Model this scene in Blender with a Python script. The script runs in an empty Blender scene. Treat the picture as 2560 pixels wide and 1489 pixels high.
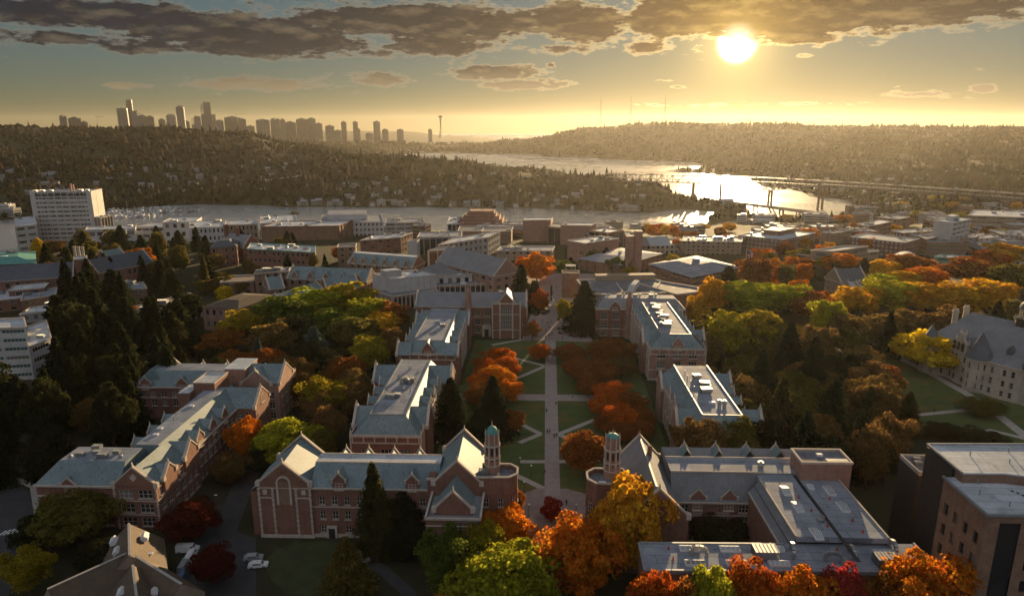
import bpy, math, random
import numpy as np
from mathutils import Vector, Matrix
random.seed(7)
R = math.radians
SC = bpy.context.scene
COL = SC.collection
# ------------------------------------------------------------------ camera
H = 100.0; LENS = 24.0; PITCH = R(14.09); YAW = R(3.0)
FPX = LENS / 36 * 2560; CXP, CYP = 1280.0, 744.5
cam = bpy.data.cameras.new('camera'); camo = bpy.data.objects.new('camera', cam); COL.objects.link(camo)
cam.lens = LENS; cam.sensor_width = 36; cam.clip_start = 1; cam.clip_end = 60000
camo.location = (0, 0, H); camo.rotation_euler = (R(90) - PITCH, 0, YAW)
SC.camera = camo
def ray(px, py):
    a = (px - CXP) / FPX; b = (CYP - py) / FPX
    f = math.cos(PITCH) + b * math.sin(PITCH); u = b * math.cos(PITCH) - math.sin(PITCH)
    return a * math.cos(YAW) - f * math.sin(YAW), a * math.sin(YAW) + f * math.cos(YAW), u
def un(px, py, z=0.0):
    x, y, u = ray(px, py); t = (z - H) / u
    return x * t, y * t
def at_r(px, py, r):
    x, y, u = ray(px, py); t = r / math.hypot(x, y)
    return x * t, y * t, H + u * t
def azel(px, py):
    x, y, u = ray(px, py)
    return math.atan2(x, y), math.atan2(u, math.hypot(x, y))
# ------------------------------------------------------------------ light
SUN_AZ, SUN_EL = azel(1843, 108)
SC.view_settings.view_transform = 'Standard'; SC.view_settings.look = 'None'
SC.view_settings.gamma = 1.0; SC.view_settings.exposure = 1.36
SC.cycles.use_denoising = True
SC.cycles.max_bounces = 5; SC.cycles.diffuse_bounces = 2; SC.cycles.glossy_bounces = 2
SC.cycles.transmission_bounces = 3; SC.cycles.volume_bounces = 0; SC.cycles.transparent_max_bounces = 4
SC.cycles.sample_clamp_indirect = 4.0
SC.cycles.caustics_reflective = False; SC.cycles.caustics_refractive = False
sd = Vector((math.sin(SUN_AZ) * math.cos(SUN_EL), math.cos(SUN_AZ) * math.cos(SUN_EL), math.sin(SUN_EL)))
sl = bpy.data.lights.new('sun', 'SUN'); sl.energy = 5.0; sl.angle = R(0.53); sl.color = (1.0, 0.70, 0.36)
so = bpy.data.objects.new('sun', sl); COL.objects.link(so)
so.rotation_euler = sd.to_track_quat('Z', 'Y').to_euler(); so.location = (300, 900, 400)

class NT:
    """tiny node helper"""
    def __init__(s, tree): s.t = tree; s.n = tree.nodes; s.l = tree.links
    def new(s, typ, **kw):
        n = s.n.new(typ)
        for k, v in kw.items(): setattr(n, k, v)
        return n
    def put(s, sock, v):
        if hasattr(v, 'is_linked') or isinstance(v, bpy.types.NodeSocket): s.l.new(v, sock)
        elif v is not None:
            if isinstance(v, (tuple, list)) and len(v) == 3 and sock.type == 'RGBA': v = (*v, 1)
            sock.default_value = v
    def m(s, op, a, b=None, c=None, clamp=False):
        n = s.new('ShaderNodeMath', operation=op); n.use_clamp = clamp
        s.put(n.inputs[0], a)
        if b is not None: s.put(n.inputs[1], b)
        if c is not None: s.put(n.inputs[2], c)
        return n.outputs[0]
    def mix(s, f, a, b, blend='MIX'):
        n = s.new('ShaderNodeMix', data_type='RGBA', blend_type=blend)
        s.put(n.inputs[0], f); s.put(n.inputs[6], a); s.put(n.inputs[7], b)
        return n.outputs[2]
    def sstep(s, v, a, b):
        n = s.new('ShaderNodeMapRange', interpolation_type='SMOOTHSTEP')
        s.put(n.inputs[0], v); s.put(n.inputs[1], a); s.put(n.inputs[2], b)
        return n.outputs[0]
    def noise(s, vec, scale, detail=3, rough=.55, dist=0):
        n = s.new('ShaderNodeTexNoise'); s.put(n.inputs['Vector'], vec)
        n.inputs['Scale'].default_value = scale; n.inputs['Detail'].default_value = detail
        n.inputs['Roughness'].default_value = rough; n.inputs['Distortion'].default_value = dist
        return n.outputs[0]
    def comb(s, x, y, z):
        n = s.new('ShaderNodeCombineXYZ'); s.put(n.inputs[0], x); s.put(n.inputs[1], y); s.put(n.inputs[2], z)
        return n.outputs[0]

# ------------------------------------------------------------------ sky: Nishita + backlit clouds + the sun
W = bpy.data.worlds.new('World'); SC.world = W; W.use_nodes = True
k = NT(W.node_tree); k.n.clear()
sky = k.new('ShaderNodeTexSky', sky_type='NISHITA'); sky.sun_disc = False
sky.sun_elevation = SUN_EL; sky.sun_rotation = SUN_AZ; sky.altitude = 150
sky.air_density = 1.15; sky.dust_density = 0.35; sky.ozone_density = 3.0
tc = k.new('ShaderNodeTexCoord'); sep = k.new('ShaderNodeSeparateXYZ'); k.l.new(tc.outputs['Generated'], sep.inputs[0])
dx, dy, dz = sep.outputs
az = k.m('ARCTAN2', dx, dy); el = k.m('ARCSINE', dz)
dot = k.m('ADD', k.m('ADD', k.m('MULTIPLY', dx, sd.x), k.m('MULTIPLY', dy, sd.y)), k.m('MULTIPLY', dz, sd.z))
ang = k.m('ARCCOSINE', k.m('MINIMUM', dot, 0.999999))
# clouds (centre px, centre py, half width, half height, weight) measured as directions
CL = [(240, 38, 420, 34, 1.0), (640, 92, 270, 46, 1.05), (560, 120, 230, 22, .75), (150, 98, 190, 24, .72), (330, 122, 90, 14, .6), (420, 35, 60, 40, .7),
      (1060, 55, 300, 42, 1.1), (1100, 108, 150, 36, .85), (1450, 58, 130, 46, 1.1), (2080, 22, 560, 58, 1.3), (1700, 40, 150, 50, 1.2),
      (1420, 122, 120, 14, .6), (1610, 118, 60, 17, .72), (1960, 98, 170, 22, .6), (950, 136, 50, 17, .66), (790, 143, 70, 10, .55),
      (640, 212, 200, 20, .74), (790, 195, 30, 14, .6), (960, 200, 66, 19, .8), (1240, 182, 120, 20, .8), (1320, 212, 110, 15, .74),
      (310, 214, 60, 9, .66), (2280, 237, 110, 12, .58), (2460, 222, 36, 11, .8), (1660, 202, 30, 6, .5), (1690, 218, 24, 5, .5), (1378, 162, 14, 9, .6),
      (2010, 140, 28, 8, .55), (1850, 262, 330, 6, .42)]
M = None
for (cx_, cy_, hw, hh, wt) in CL:
    a0, e0 = azel(cx_, cy_); a1, _ = azel(cx_ + hw, cy_); _, e1 = azel(cx_, cy_ - hh)
    u = k.m('DIVIDE', k.m('SUBTRACT', az, a0), abs(a1 - a0)); v = k.m('DIVIDE', k.m('SUBTRACT', el, e0), abs(e1 - e0))
    q = k.m('ADD', k.m('MULTIPLY', u, u), k.m('MULTIPLY', v, v))
    g = k.m('MULTIPLY', k.m('POWER', 2.71828, k.m('MULTIPLY', q, -0.75)), wt)
    M = g if M is None else k.m('MAXIMUM', M, g)
# unseen broken cloud further up and round the sky, spread wider for ambient light
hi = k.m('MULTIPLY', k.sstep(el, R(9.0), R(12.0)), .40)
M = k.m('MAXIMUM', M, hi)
vec = k.comb(k.m('MULTIPLY', az, 7.0), k.m('MULTIPLY', el, 21.0), 0.0)
n1 = k.noise(vec, 2.3, 6, .58, .15)
n2 = k.noise(vec, 7.0, 8, .62)
fb = k.m('ADD', k.m('MULTIPLY', k.m('SUBTRACT', n1, .5), 1.25), k.m('MULTIPLY', k.m('SUBTRACT', n2, .5), 1.0))
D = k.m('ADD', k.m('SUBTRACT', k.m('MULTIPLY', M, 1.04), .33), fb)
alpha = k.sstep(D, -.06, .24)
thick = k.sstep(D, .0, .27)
# undersides facing the low sun catch gold
vec2 = k.comb(k.m('MULTIPLY', az, 7.0), k.m('MULTIPLY', k.m('SUBTRACT', el, .0075), 21.0), 0.0)
n1b = k.noise(vec2, 2.3, 4, .58, .15)
under = k.m('MULTIPLY', k.m('SUBTRACT', n1, n1b), 4.5, clamp=True)
bil = k.noise(vec, 4.2, 7, .7)
near = k.m('POWER', 2.71828, k.m('MULTIPLY', ang, -6.5))
lowv = k.sstep(el, R(5.0), R(2.6))
front = k.sstep(ang, R(50), R(110))      # unseen clouds opposite the sun, coloured bright as front-lit to lift ambient light
gm_n = k.new('ShaderNodeGamma'); k.l.new(sky.outputs[0], gm_n.inputs[0]); gm_n.inputs[1].default_value = .42
hsv = k.new('ShaderNodeHueSaturation'); hsv.inputs['Saturation'].default_value = 1.55; k.l.new(gm_n.outputs[0], hsv.inputs['Color'])
skyc = k.mix(1.0, hsv.outputs[0], (0.0278, 0.0332, 0.0352, 1), 'MULTIPLY')
core = k.mix(near, (.0036, .0056, .0100, 1), (.080, .044, .011, 1))
core = k.mix(1.0, core, k.mix(bil, (.0, .0, .0, 1), (2.4, 2.3, 2.2, 1)), 'MULTIPLY')
core = k.mix(k.m('MULTIPLY', under, .4), core, k.mix(near, (.10, .082, .05, 1), (.45, .29, .09, 1)))
edge = k.mix(near, (.080, .078, .066, 1), (1.15, .80, .32, 1))
core = k.mix(k.m('MULTIPLY', lowv, .7), core, (.115, .092, .055, 1))
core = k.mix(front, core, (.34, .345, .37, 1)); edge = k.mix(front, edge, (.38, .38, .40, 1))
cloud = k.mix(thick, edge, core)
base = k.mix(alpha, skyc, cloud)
# the sun itself, blown out through thin cloud, and its aureole
open_ = k.m('SUBTRACT', 1.0, k.m('MULTIPLY', thick, .85))
disc = k.m('MULTIPLY', k.sstep(ang, R(1.7), R(.1)), open_)
halo = k.m('POWER', 2.71828, k.m('MULTIPLY', ang, -36.0))
halo2 = k.m('POWER', 2.71828, k.m('MULTIPLY', ang, -9.0))
thin = k.m('SUBTRACT', 1.0, k.m('MULTIPLY', thick, .55))
glow = k.mix(1.0, k.mix(disc, (0, 0, 0, 1), (3.0, 2.75, 2.1, 1)),
             k.mix(1.0, k.mix(k.m('MULTIPLY', halo, thin), (0, 0, 0, 1), (.72, .48, .13, 1)), k.mix(k.m('MULTIPLY', halo2, thin), (0, 0, 0, 1), (.035, .020, .002, 1)), 'ADD'), 'ADD')
fin = k.mix(1.0, base, glow, 'ADD')
bg = k.new('ShaderNodeBackground'); k.l.new(fin, bg.inputs[0]); bg.inputs[1].default_value = 1.0
wo = k.new('ShaderNodeOutputWorld'); k.l.new(bg.outputs[0], wo.inputs[0])
W.cycles.sampling_method = 'MANUAL'; W.cycles.sample_map_resolution = 512

# ------------------------------------------------------------------ materials
MATS = {}
def mat(name, c1, c2=None, scale=.6, rough=.85, metal=0.0, streak=0.0, bump=0.0, spec=.3, detail=4, c3=None):
    """base colour mottled between c1 and c2 (object space); streak adds vertical weathering"""
    if name in MATS: return MATS[name]
    m = bpy.data.materials.new(name); m.use_nodes = True; t = NT(m.node_tree)
    b = t.n['Principled BSDF']; b.inputs['Roughness'].default_value = rough; b.inputs['Metallic'].default_value = metal
    b.inputs['Specular IOR Level'].default_value = spec
    if c2 is None: c2 = tuple(x * .72 for x in c1)
    g = t.new('ShaderNodeNewGeometry')
    n = t.noise(g.outputs['Position'], scale, detail, .6)
    f = t.sstep(n, .33, .67)
    c = t.mix(f, (*c1, 1), (*c2, 1))
    nf = t.noise(g.outputs['Position'], scale * 9, 2, .6)
    c = t.mix(t.m('MULTIPLY', t.sstep(nf, .35, .7), .35), c, (*(x * .55 for x in c1), 1))
    if streak:
        mp = t.new('ShaderNodeMapping'); mp.inputs['Scale'].default_value = (1.6, 1.6, .10)
        t.l.new(g.outputs['Position'], mp.inputs['Vector'])
        ns = t.noise(mp.outputs[0], 1.0, 3, .65)
        c = t.mix(t.m('MULTIPLY', t.sstep(ns, .48, .72), streak), c, (*(c3 or tuple(x * .35 for x in c1)), 1))
    t.l.new(c, b.inputs['Base Color'])
    if bump:
        bp = t.new('ShaderNodeBump'); bp.inputs['Strength'].default_value = bump; bp.inputs['Distance'].default_value = .3
        t.l.new(nf, bp.inputs['Height']); t.l.new(bp.outputs[0], b.inputs['Normal'])
    MATS[name] = m; return m
def seams(m, w=2.6, h=9.0, puddle=.5):
    """roof felt: lap seams, patch repairs and damp stains"""
    t = NT(m.node_tree); b = t.n['Principled BSDF']; src = b.inputs['Base Color'].links[0].from_socket; g = t.new('ShaderNodeNewGeometry')
    br = t.new('ShaderNodeTexBrick'); t.l.new(g.outputs['Position'], br.inputs['Vector']); br.inputs['Scale'].default_value = 1.0; br.inputs['Brick Width'].default_value = h; br.inputs['Row Height'].default_value = w; br.inputs['Mortar Size'].default_value = .07
    br.inputs['Color1'].default_value = (.88, .88, .88, 1); br.inputs['Color2'].default_value = (1.1, 1.1, 1.1, 1); br.inputs['Mortar'].default_value = (.55, .55, .56, 1)
    c = t.mix(1.0, src, br.outputs['Color'], 'MULTIPLY')
    st = t.sstep(t.noise(g.outputs['Position'], .22, 5, .6, .6), .56, .66); c = t.mix(t.m('MULTIPLY', st, puddle), c, (.62, .62, .64, 1), 'MULTIPLY'); t.l.new(c, b.inputs['Base Color'])
    t.l.new(t.m('SUBTRACT', b.inputs['Roughness'].default_value, t.m('MULTIPLY', st, .12)), b.inputs['Roughness'])
    return m
def brickmat(name, c1, c2, mortar=(.3, .25, .21)):
    m = mat(name, c1, c2, .35, .9, streak=.35)
    t = NT(m.node_tree); b = t.n['Principled BSDF']; src = b.inputs['Base Color'].links[0].from_socket
    tcn = t.new('ShaderNodeNewGeometry')
    sp = t.new('ShaderNodeSeparateXYZ'); t.l.new(tcn.outputs['Position'], sp.inputs[0])
    vec_ = t.comb(t.m('ADD', sp.outputs[0], sp.outputs[1]), sp.outputs[2], 0.0)
    br = t.new('ShaderNodeTexBrick'); t.l.new(vec_, br.inputs['Vector']); br.inputs['Scale'].default_value = 1.0
    br.inputs['Brick Width'].default_value = .42; br.inputs['Row Height'].default_value = .16; br.inputs['Mortar Size'].default_value = .018
    br.inputs['Color1'].default_value = (.8, .8, .8, 1); br.inputs['Color2'].default_value = (1.15, 1.1, 1.05, 1); br.inputs['Mortar'].default_value = (1.5, 1.5, 1.5, 1)
    c = t.mix(1.0, src, br.outputs['Color'], 'MULTIPLY'); t.l.new(c, b.inputs['Base Color'])
    return m
brick = brickmat('brick', (.215, .105, .077), (.165, .082, .061))
brick_pale = brickmat('brick_pale', (.31, .185, .145), (.25, .145, .115))
brick_brown = brickmat('brick_brown', (.23, .145, .10), (.18, .11, .078))
stone = mat('stone', (.52, .44, .37), (.42, .35, .30), .5, .85, streak=.3)
stone_cream = mat('stone_cream', (.47, .42, .34), (.36, .31, .25), .25, .9, streak=.25)
slate = mat('slate', (.175, .235, .25), (.125, .175, .19), .18, .62, streak=.55, c3=(.05, .065, .06), spec=.45)
slate_dark = mat('slate_dark', (.085, .097, .12), (.065, .074, .095), .3, .6, streak=.4, spec=.45)
slate_grey = mat('slate_grey', (.21, .215, .235), (.165, .17, .185), .2, .65, streak=.35, spec=.4)
shingle = mat('shingle', (.125, .09, .062), (.095, .068, .048), .5, .85, streak=.3)
membrane = mat('membrane', (.29, .31, .355), (.22, .24, .28), .12, .8, spec=.06)
membrane_dark = mat('membrane_dark', (.19, .20, .225), (.145, .152, .17), .15, .8, spec=.06)
membrane_pale = mat('membrane_pale', (.52, .55, .59), (.42, .455, .50), .1, .7, spec=.10)
for _m in (membrane, membrane_dark, membrane_pale): seams(_m)
copper = mat('copper', (.10, .31, .27), (.075, .23, .20), .4, .7, streak=.3)
concrete = mat('concrete', (.40, .375, .35), (.31, .29, .275), .2, .85, streak=.3)
white_conc = mat('white_conc', (.52, .50, .48), (.42, .405, .395), .12, .8, streak=.2)
tan_conc = mat('tan_conc', (.31, .235, .17), (.25, .185, .135), .2, .85, streak=.3)
metal = mat('metal', (.42, .44, .46), (.32, .34, .36), 1.0, .38, metal=.75)
house_white = mat('house_white', (.30, .285, .265), (.24, .225, .21), .1, .85)
house_grey = mat('house_grey', (.20, .19, .18), (.15, .145, .14), .1, .85)
white_paint = mat('white_paint', (.72, .72, .72), (.6, .6, .61), .8, .5)
dark_metal = mat('dark_metal', (.05, .05, .052), None, 1.0, .5, metal=.4)
lead = mat('lead', (.30, .32, .34), (.22, .24, .26), .8, .5, metal=.2)
bark = mat('bark', (.075, .055, .042), (.05, .037, .03), 2.0, .95)
asphalt = mat('asphalt', (.055, .055, .06), (.04, .04, .045), .3, .9)
paving = mat('paving', (.36, .30, .28), (.30, .245, .225), .5, .85)
plaza_mat = mat('plaza', (.30, .235, .22), (.24, .185, .17), .3, .85)
path_pale = mat('path_pale', (.42, .375, .34), (.35, .31, .28), .6, .9)
grass = mat('grass', (.075, .105, .03), (.055, .082, .025), .25, 1.0, detail=6)
def litter(m):
    t = NT(m.node_tree); b = t.n['Principled BSDF']; src = b.inputs['Base Color'].links[0].from_socket; g = t.new('ShaderNodeNewGeometry')
    f = t.m('MULTIPLY', t.sstep(t.noise(g.outputs['Position'], .09, 4, .6), .48, .66), t.sstep(t.noise(g.outputs['Position'], 1.6, 3, .7), .42, .6))
    t.l.new(t.mix(t.m('MULTIPLY', f, .75), src, (.20, .095, .03, 1)), b.inputs['Base Color'])
litter(grass)
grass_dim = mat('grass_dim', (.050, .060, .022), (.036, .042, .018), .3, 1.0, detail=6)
kerb_m = mat('kerb', (.36, .35, .34), None, 1.0, .85)
paint_line = mat('paint_line', (.68, .68, .66), (.5, .5, .5), 1.5, .8)
yellow_line = mat('yellow_line', (.45, .30, .06), None, 1.5, .8)
red_paint = mat('red_paint', (.45, .05, .03), None, 1, .6)
rubber = mat('rubber', (.02, .02, .02), None, 1, .8)
skin = mat('skin', (.42, .26, .19), None, 3, .6)
def glassmat(name, col, rough=.12, spec=.7):
    m = bpy.data.materials.new(name); m.use_nodes = True; b = m.node_tree.nodes['Principled BSDF']
    b.inputs['Base Color'].default_value = (*col, 1); b.inputs['Roughness'].default_value = rough; b.inputs['Specular IOR Level'].default_value = spec
    t = NT(m.node_tree); oi = t.new('ShaderNodeObjectInfo')
    c = t.mix(t.sstep(oi.outputs['Random'], .55, .95), (*col, 1), (.16, .15, .14, 1)); t.l.new(c, b.inputs['Base Color'])
    MATS[name] = m; return m
glass = glassmat('glass', (.02, .024, .03))
glass_teal = glassmat('glass_teal', (.05, .12, .12), .08, .9)
glass_sky = glassmat('glass_sky', (.30, .33, .36), .15, .8)

# ------------------------------------------------------------------ object helpers
def link(o, parent=None):
    COL.objects.link(o)
    if parent is not None: o.parent = parent
    return o
def tag(o, label=None, cat=None, group=None, kind=None):
    if label: o['label'] = label
    if cat: o['category'] = cat
    if group: o['group'] = group
    if kind: o['kind'] = kind
    return o
def site(name, label, cat, pivot, rz=0.0, group=None):
    """a thing whose parts are written in map coordinates; the whole is turned by rz about its pivot"""
    o = thing(name, label, cat, pivot, rz, group); PV[o.name] = Matrix.Translation(-Vector(pivot)); return o
def thing(name, label, cat, loc=(0, 0, 0), rz=0.0, group=None):
    o = bpy.data.objects.new(name, None); o.empty_display_size = .5; link(o)
    o.location = loc; o.rotation_euler = (0, 0, rz)
    return tag(o, label, cat, group)
PV = {}
def part(name, me, parent, loc=(0, 0, 0), rz=0.0, scale=None):
    o = bpy.data.objects.new(name, me); link(o, parent); o.location = loc; o.rotation_euler = (0, 0, rz)
    if parent is not None and parent.name in PV: o.matrix_parent_inverse = PV[parent.name]
    if scale: o.scale = scale
    return o
def copy_tree(o, parent=None):
    c = o.copy(); link(c, parent)
    if parent is not None: c.parent = parent
    for ch in list(o.children): copy_tree(ch, c)
    return c
def nth(i):
    w_ = ['zeroth', 'first', 'second', 'third', 'fourth', 'fifth', 'sixth', 'seventh', 'eighth', 'ninth', 'tenth', 'eleventh', 'twelfth', 'thirteenth', 'fourteenth', 'fifteenth', 'sixteenth', 'seventeenth', 'eighteenth', 'nineteenth', 'twentieth']
    return w_[i] if i <= 20 else '%d%s' % (i, {1: 'st', 2: 'nd', 3: 'rd'}.get(i % 10, 'th'))
class MB:
    def __init__(s): s.v = []; s.f = []; s.m = []
    def face(s, pts, mi=0):
        b = len(s.v); s.v += [tuple(p) for p in pts]; s.f.append(tuple(range(b, b + len(pts)))); s.m.append(mi)
    def box(s, x0, x1, y0, y1, z0, z1, mi=0, bot=False, top=None):
        b = len(s.v); s.v += [(x0, y0, z0), (x1, y0, z0), (x1, y1, z0), (x0, y1, z0), (x0, y0, z1), (x1, y0, z1), (x1, y1, z1), (x0, y1, z1)]
        fs = [(0, 1, 5, 4), (1, 2, 6, 5), (2, 3, 7, 6), (3, 0, 4, 7), (4, 5, 6, 7)] + ([(3, 2, 1, 0)] if bot else [])
        for i, f in enumerate(fs): s.f.append(tuple(b + q for q in f)); s.m.append(top if (top is not None and i == 4) else mi)
        return s
    def prism(s, poly, z0, z1, mi=0, top=None, cap=True):
        n = len(poly)
        for i in range(n):
            a, c = poly[i], poly[(i + 1) % n]
            s.face([(a[0], a[1], z0), (c[0], c[1], z0), (c[0], c[1], z1), (a[0], a[1], z1)], mi)
        if cap: s.face([(p[0], p[1], z1) for p in poly], mi if top is None else top)
        return s
    def cyl(s, cx, cy, z0, z1, r0, r1=None, n=10, mi=0, cap=True, ph=0.0):
        r1 = r0 if r1 is None else r1; b = len(s.v)
        for z, r in ((z0, r0), (z1, r1)):
            for i in range(n): a = 2 * math.pi * i / n + ph; s.v.append((cx + r * math.cos(a), cy + r * math.sin(a), z))
        for i in range(n): j = (i + 1) % n; s.f.append((b + i, b + j, b + n + j, b + n + i)); s.m.append(mi)
        if cap: s.f.append(tuple(b + n + i for i in range(n))); s.m.append(mi)
        return s
    def bar(s, p, q, w, mi=0, h=None):
        p, q = Vector(p), Vector(q); d = (q - p).normalized(); h = w if h is None else h
        up = Vector((0, 0, 1)) if abs(d.z) < .95 else Vector((1, 0, 0))
        r = d.cross(up).normalized() * w / 2; u = r.cross(d).normalized() * h / 2; b = len(s.v)
        for c in (p, q):
            for e in (-r - u, r - u, r + u, -r + u): s.v.append(tuple(c + e))
        for f in ((0, 1, 5, 4), (1, 2, 6, 5), (2, 3, 7, 6), (3, 0, 4, 7), (3, 2, 1, 0), (4, 5, 6, 7)): s.f.append(tuple(b + i for i in f)); s.m.append(mi)
        return s
    def ext(s, prof, axis, a0, a1, mi=0):
        """profile in (u,z) extruded along axis 'x' (u=y) or 'y' (u=x)"""
        def P(u, z, a): return (a, u, z) if axis == 'x' else (u, a, z)
        n = len(prof)
        for i in range(n):
            (u0, z0), (u1, z1) = prof[i], prof[(i + 1) % n]
            s.face([P(u0, z0, a0), P(u1, z1, a0), P(u1, z1, a1), P(u0, z0, a1)], mi)
        s.face([P(u, z, a0) for u, z in prof], mi); s.face([P(u, z, a1) for u, z in reversed(prof)], mi)
        return s
    def facade(s, p0, p1, z0, z1, holes=(), mi=0, depth=.3):
        dx_, dy_ = p1[0] - p0[0], p1[1] - p0[1]; L = math.hypot(dx_, dy_); dx_ /= L; dy_ /= L; nx, ny = dy_, -dx_
        P = lambda u, z, o=0.0: (p0[0] + dx_ * u - nx * o, p0[1] + dy_ * u - ny * o, z)
        us = sorted({0.0, L, *[h[0] for h in holes], *[h[1] for h in holes]}); ws = sorted({z0, z1, *[h[2] for h in holes], *[h[3] for h in holes]})
        for j in range(len(ws) - 1):
            zc = (ws[j] + ws[j + 1]) / 2; i = 0
            inh = lambda uc: any(h[0] < uc < h[1] and h[2] < zc < h[3] for h in holes)
            while i < len(us) - 1:
                if inh((us[i] + us[i + 1]) / 2): i += 1; continue
                k_ = i
                while k_ + 1 < len(us) - 1 and not inh((us[k_ + 1] + us[k_ + 2]) / 2): k_ += 1
                s.face([P(us[i], ws[j]), P(us[k_ + 1], ws[j]), P(us[k_ + 1], ws[j + 1]), P(us[i], ws[j + 1])], mi); i = k_ + 1
        for (a, b, c, d) in holes:
            s.face([P(a, c), P(b, c), P(b, c, depth), P(a, c, depth)], mi); s.face([P(a, d, depth), P(b, d, depth), P(b, d), P(a, d)], mi)
            s.face([P(a, c, depth), P(a, d, depth), P(a, d), P(a, c)], mi); s.face([P(b, c), P(b, d), P(b, d, depth), P(b, c, depth)], mi)
        return s
    def mesh(s, name, mats):
        me = bpy.data.meshes.new(name); me.from_pydata(s.v, [], s.f)
        for m_ in (mats if isinstance(mats, (list, tuple)) else [mats]): me.materials.append(m_)
        if any(s.m): me.polygons.foreach_set('material_index', s.m)
        me.update(); return me
    def build(s, name, mats, parent=None, loc=(0, 0, 0), rz=0.0):
        return part(name, s.mesh(name, mats), parent, loc, rz)

_W = {}
def window_meshes(w, h, nx, nz, fm, gm, sill, near):
    key = (round(w, 2), round(h, 2), nx, nz, fm.name, gm.name, sill, near)
    if key in _W: return _W[key]
    f = MB(); t = .14 if h > 1.2 else .1
    f.box(-w / 2, w / 2, -.02, .1, 0, t, bot=True); f.box(-w / 2, w / 2, -.02, .1, h - t, h, bot=True)
    f.box(-w / 2, -w / 2 + t, -.02, .1, t, h - t); f.box(w / 2 - t, w / 2, -.02, .1, t, h - t)
    for i in range(1, nx): x = -w / 2 + w * i / nx; f.box(x - .07, x + .07, -.01, .09, t, h - t)
    for j in range(1, nz): z = h * j / nz; f.box(-w / 2 + t, w / 2 - t, 0, .08, z - .06, z + .06)
    if sill: f.box(-w / 2 - .15, w / 2 + .15, -.45, .0, -.18, 0, bot=True)
    g = MB() if near else f
    g.face([(-w / 2 + .02, .06, .02), (w / 2 - .02, .06, .02), (w / 2 - .02, .06, h - .02), (-w / 2 + .02, .06, h - .02)], 0 if near else 1)
    r = (f.mesh('window', [fm] if near else [fm, gm]), g.mesh('pane', [gm]) if near else None)
    _W[key] = r; return r
def windows(parent, wall, p0, p1, z0, z1, rows, cols, nx=2, nz=2, fm=None, gm=None, near=True, sill=True, mi=0, depth=.3, skip=()):
    """cut the openings of a regular grid into a wall and hang one window in each"""
    fm = fm or stone; gm = gm or glass
    dx_, dy_ = p1[0] - p0[0], p1[1] - p0[1]; L = math.hypot(dx_, dy_); dx_ /= L; dy_ /= L; rz = math.atan2(dy_, dx_)
    holes = []
    for i, (u, w) in enumerate(cols):
        for j, (zs, h) in enumerate(rows):
            if (i, j) in skip: continue
            if u - w / 2 < .05 or u + w / 2 > L - .05: continue
            holes.append((u - w / 2, u + w / 2, zs, zs + h))
            wm, gm_ = window_meshes(w, h, nx, nz, fm, gm, sill, near)
            o = part('window', wm, parent, (p0[0] + dx_ * u - dy_ * depth * .7, p0[1] + dy_ * u + dx_ * depth * .7, zs), rz)
            if near: part('pane', gm_, o)
    wall.facade(p0, p1, z0, z1, holes, mi, depth)
def ucols(L, n, w, m=1.0): return [(m + (L - 2 * m) * (i + .5) / n, w) for i in range(n)]
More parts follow.
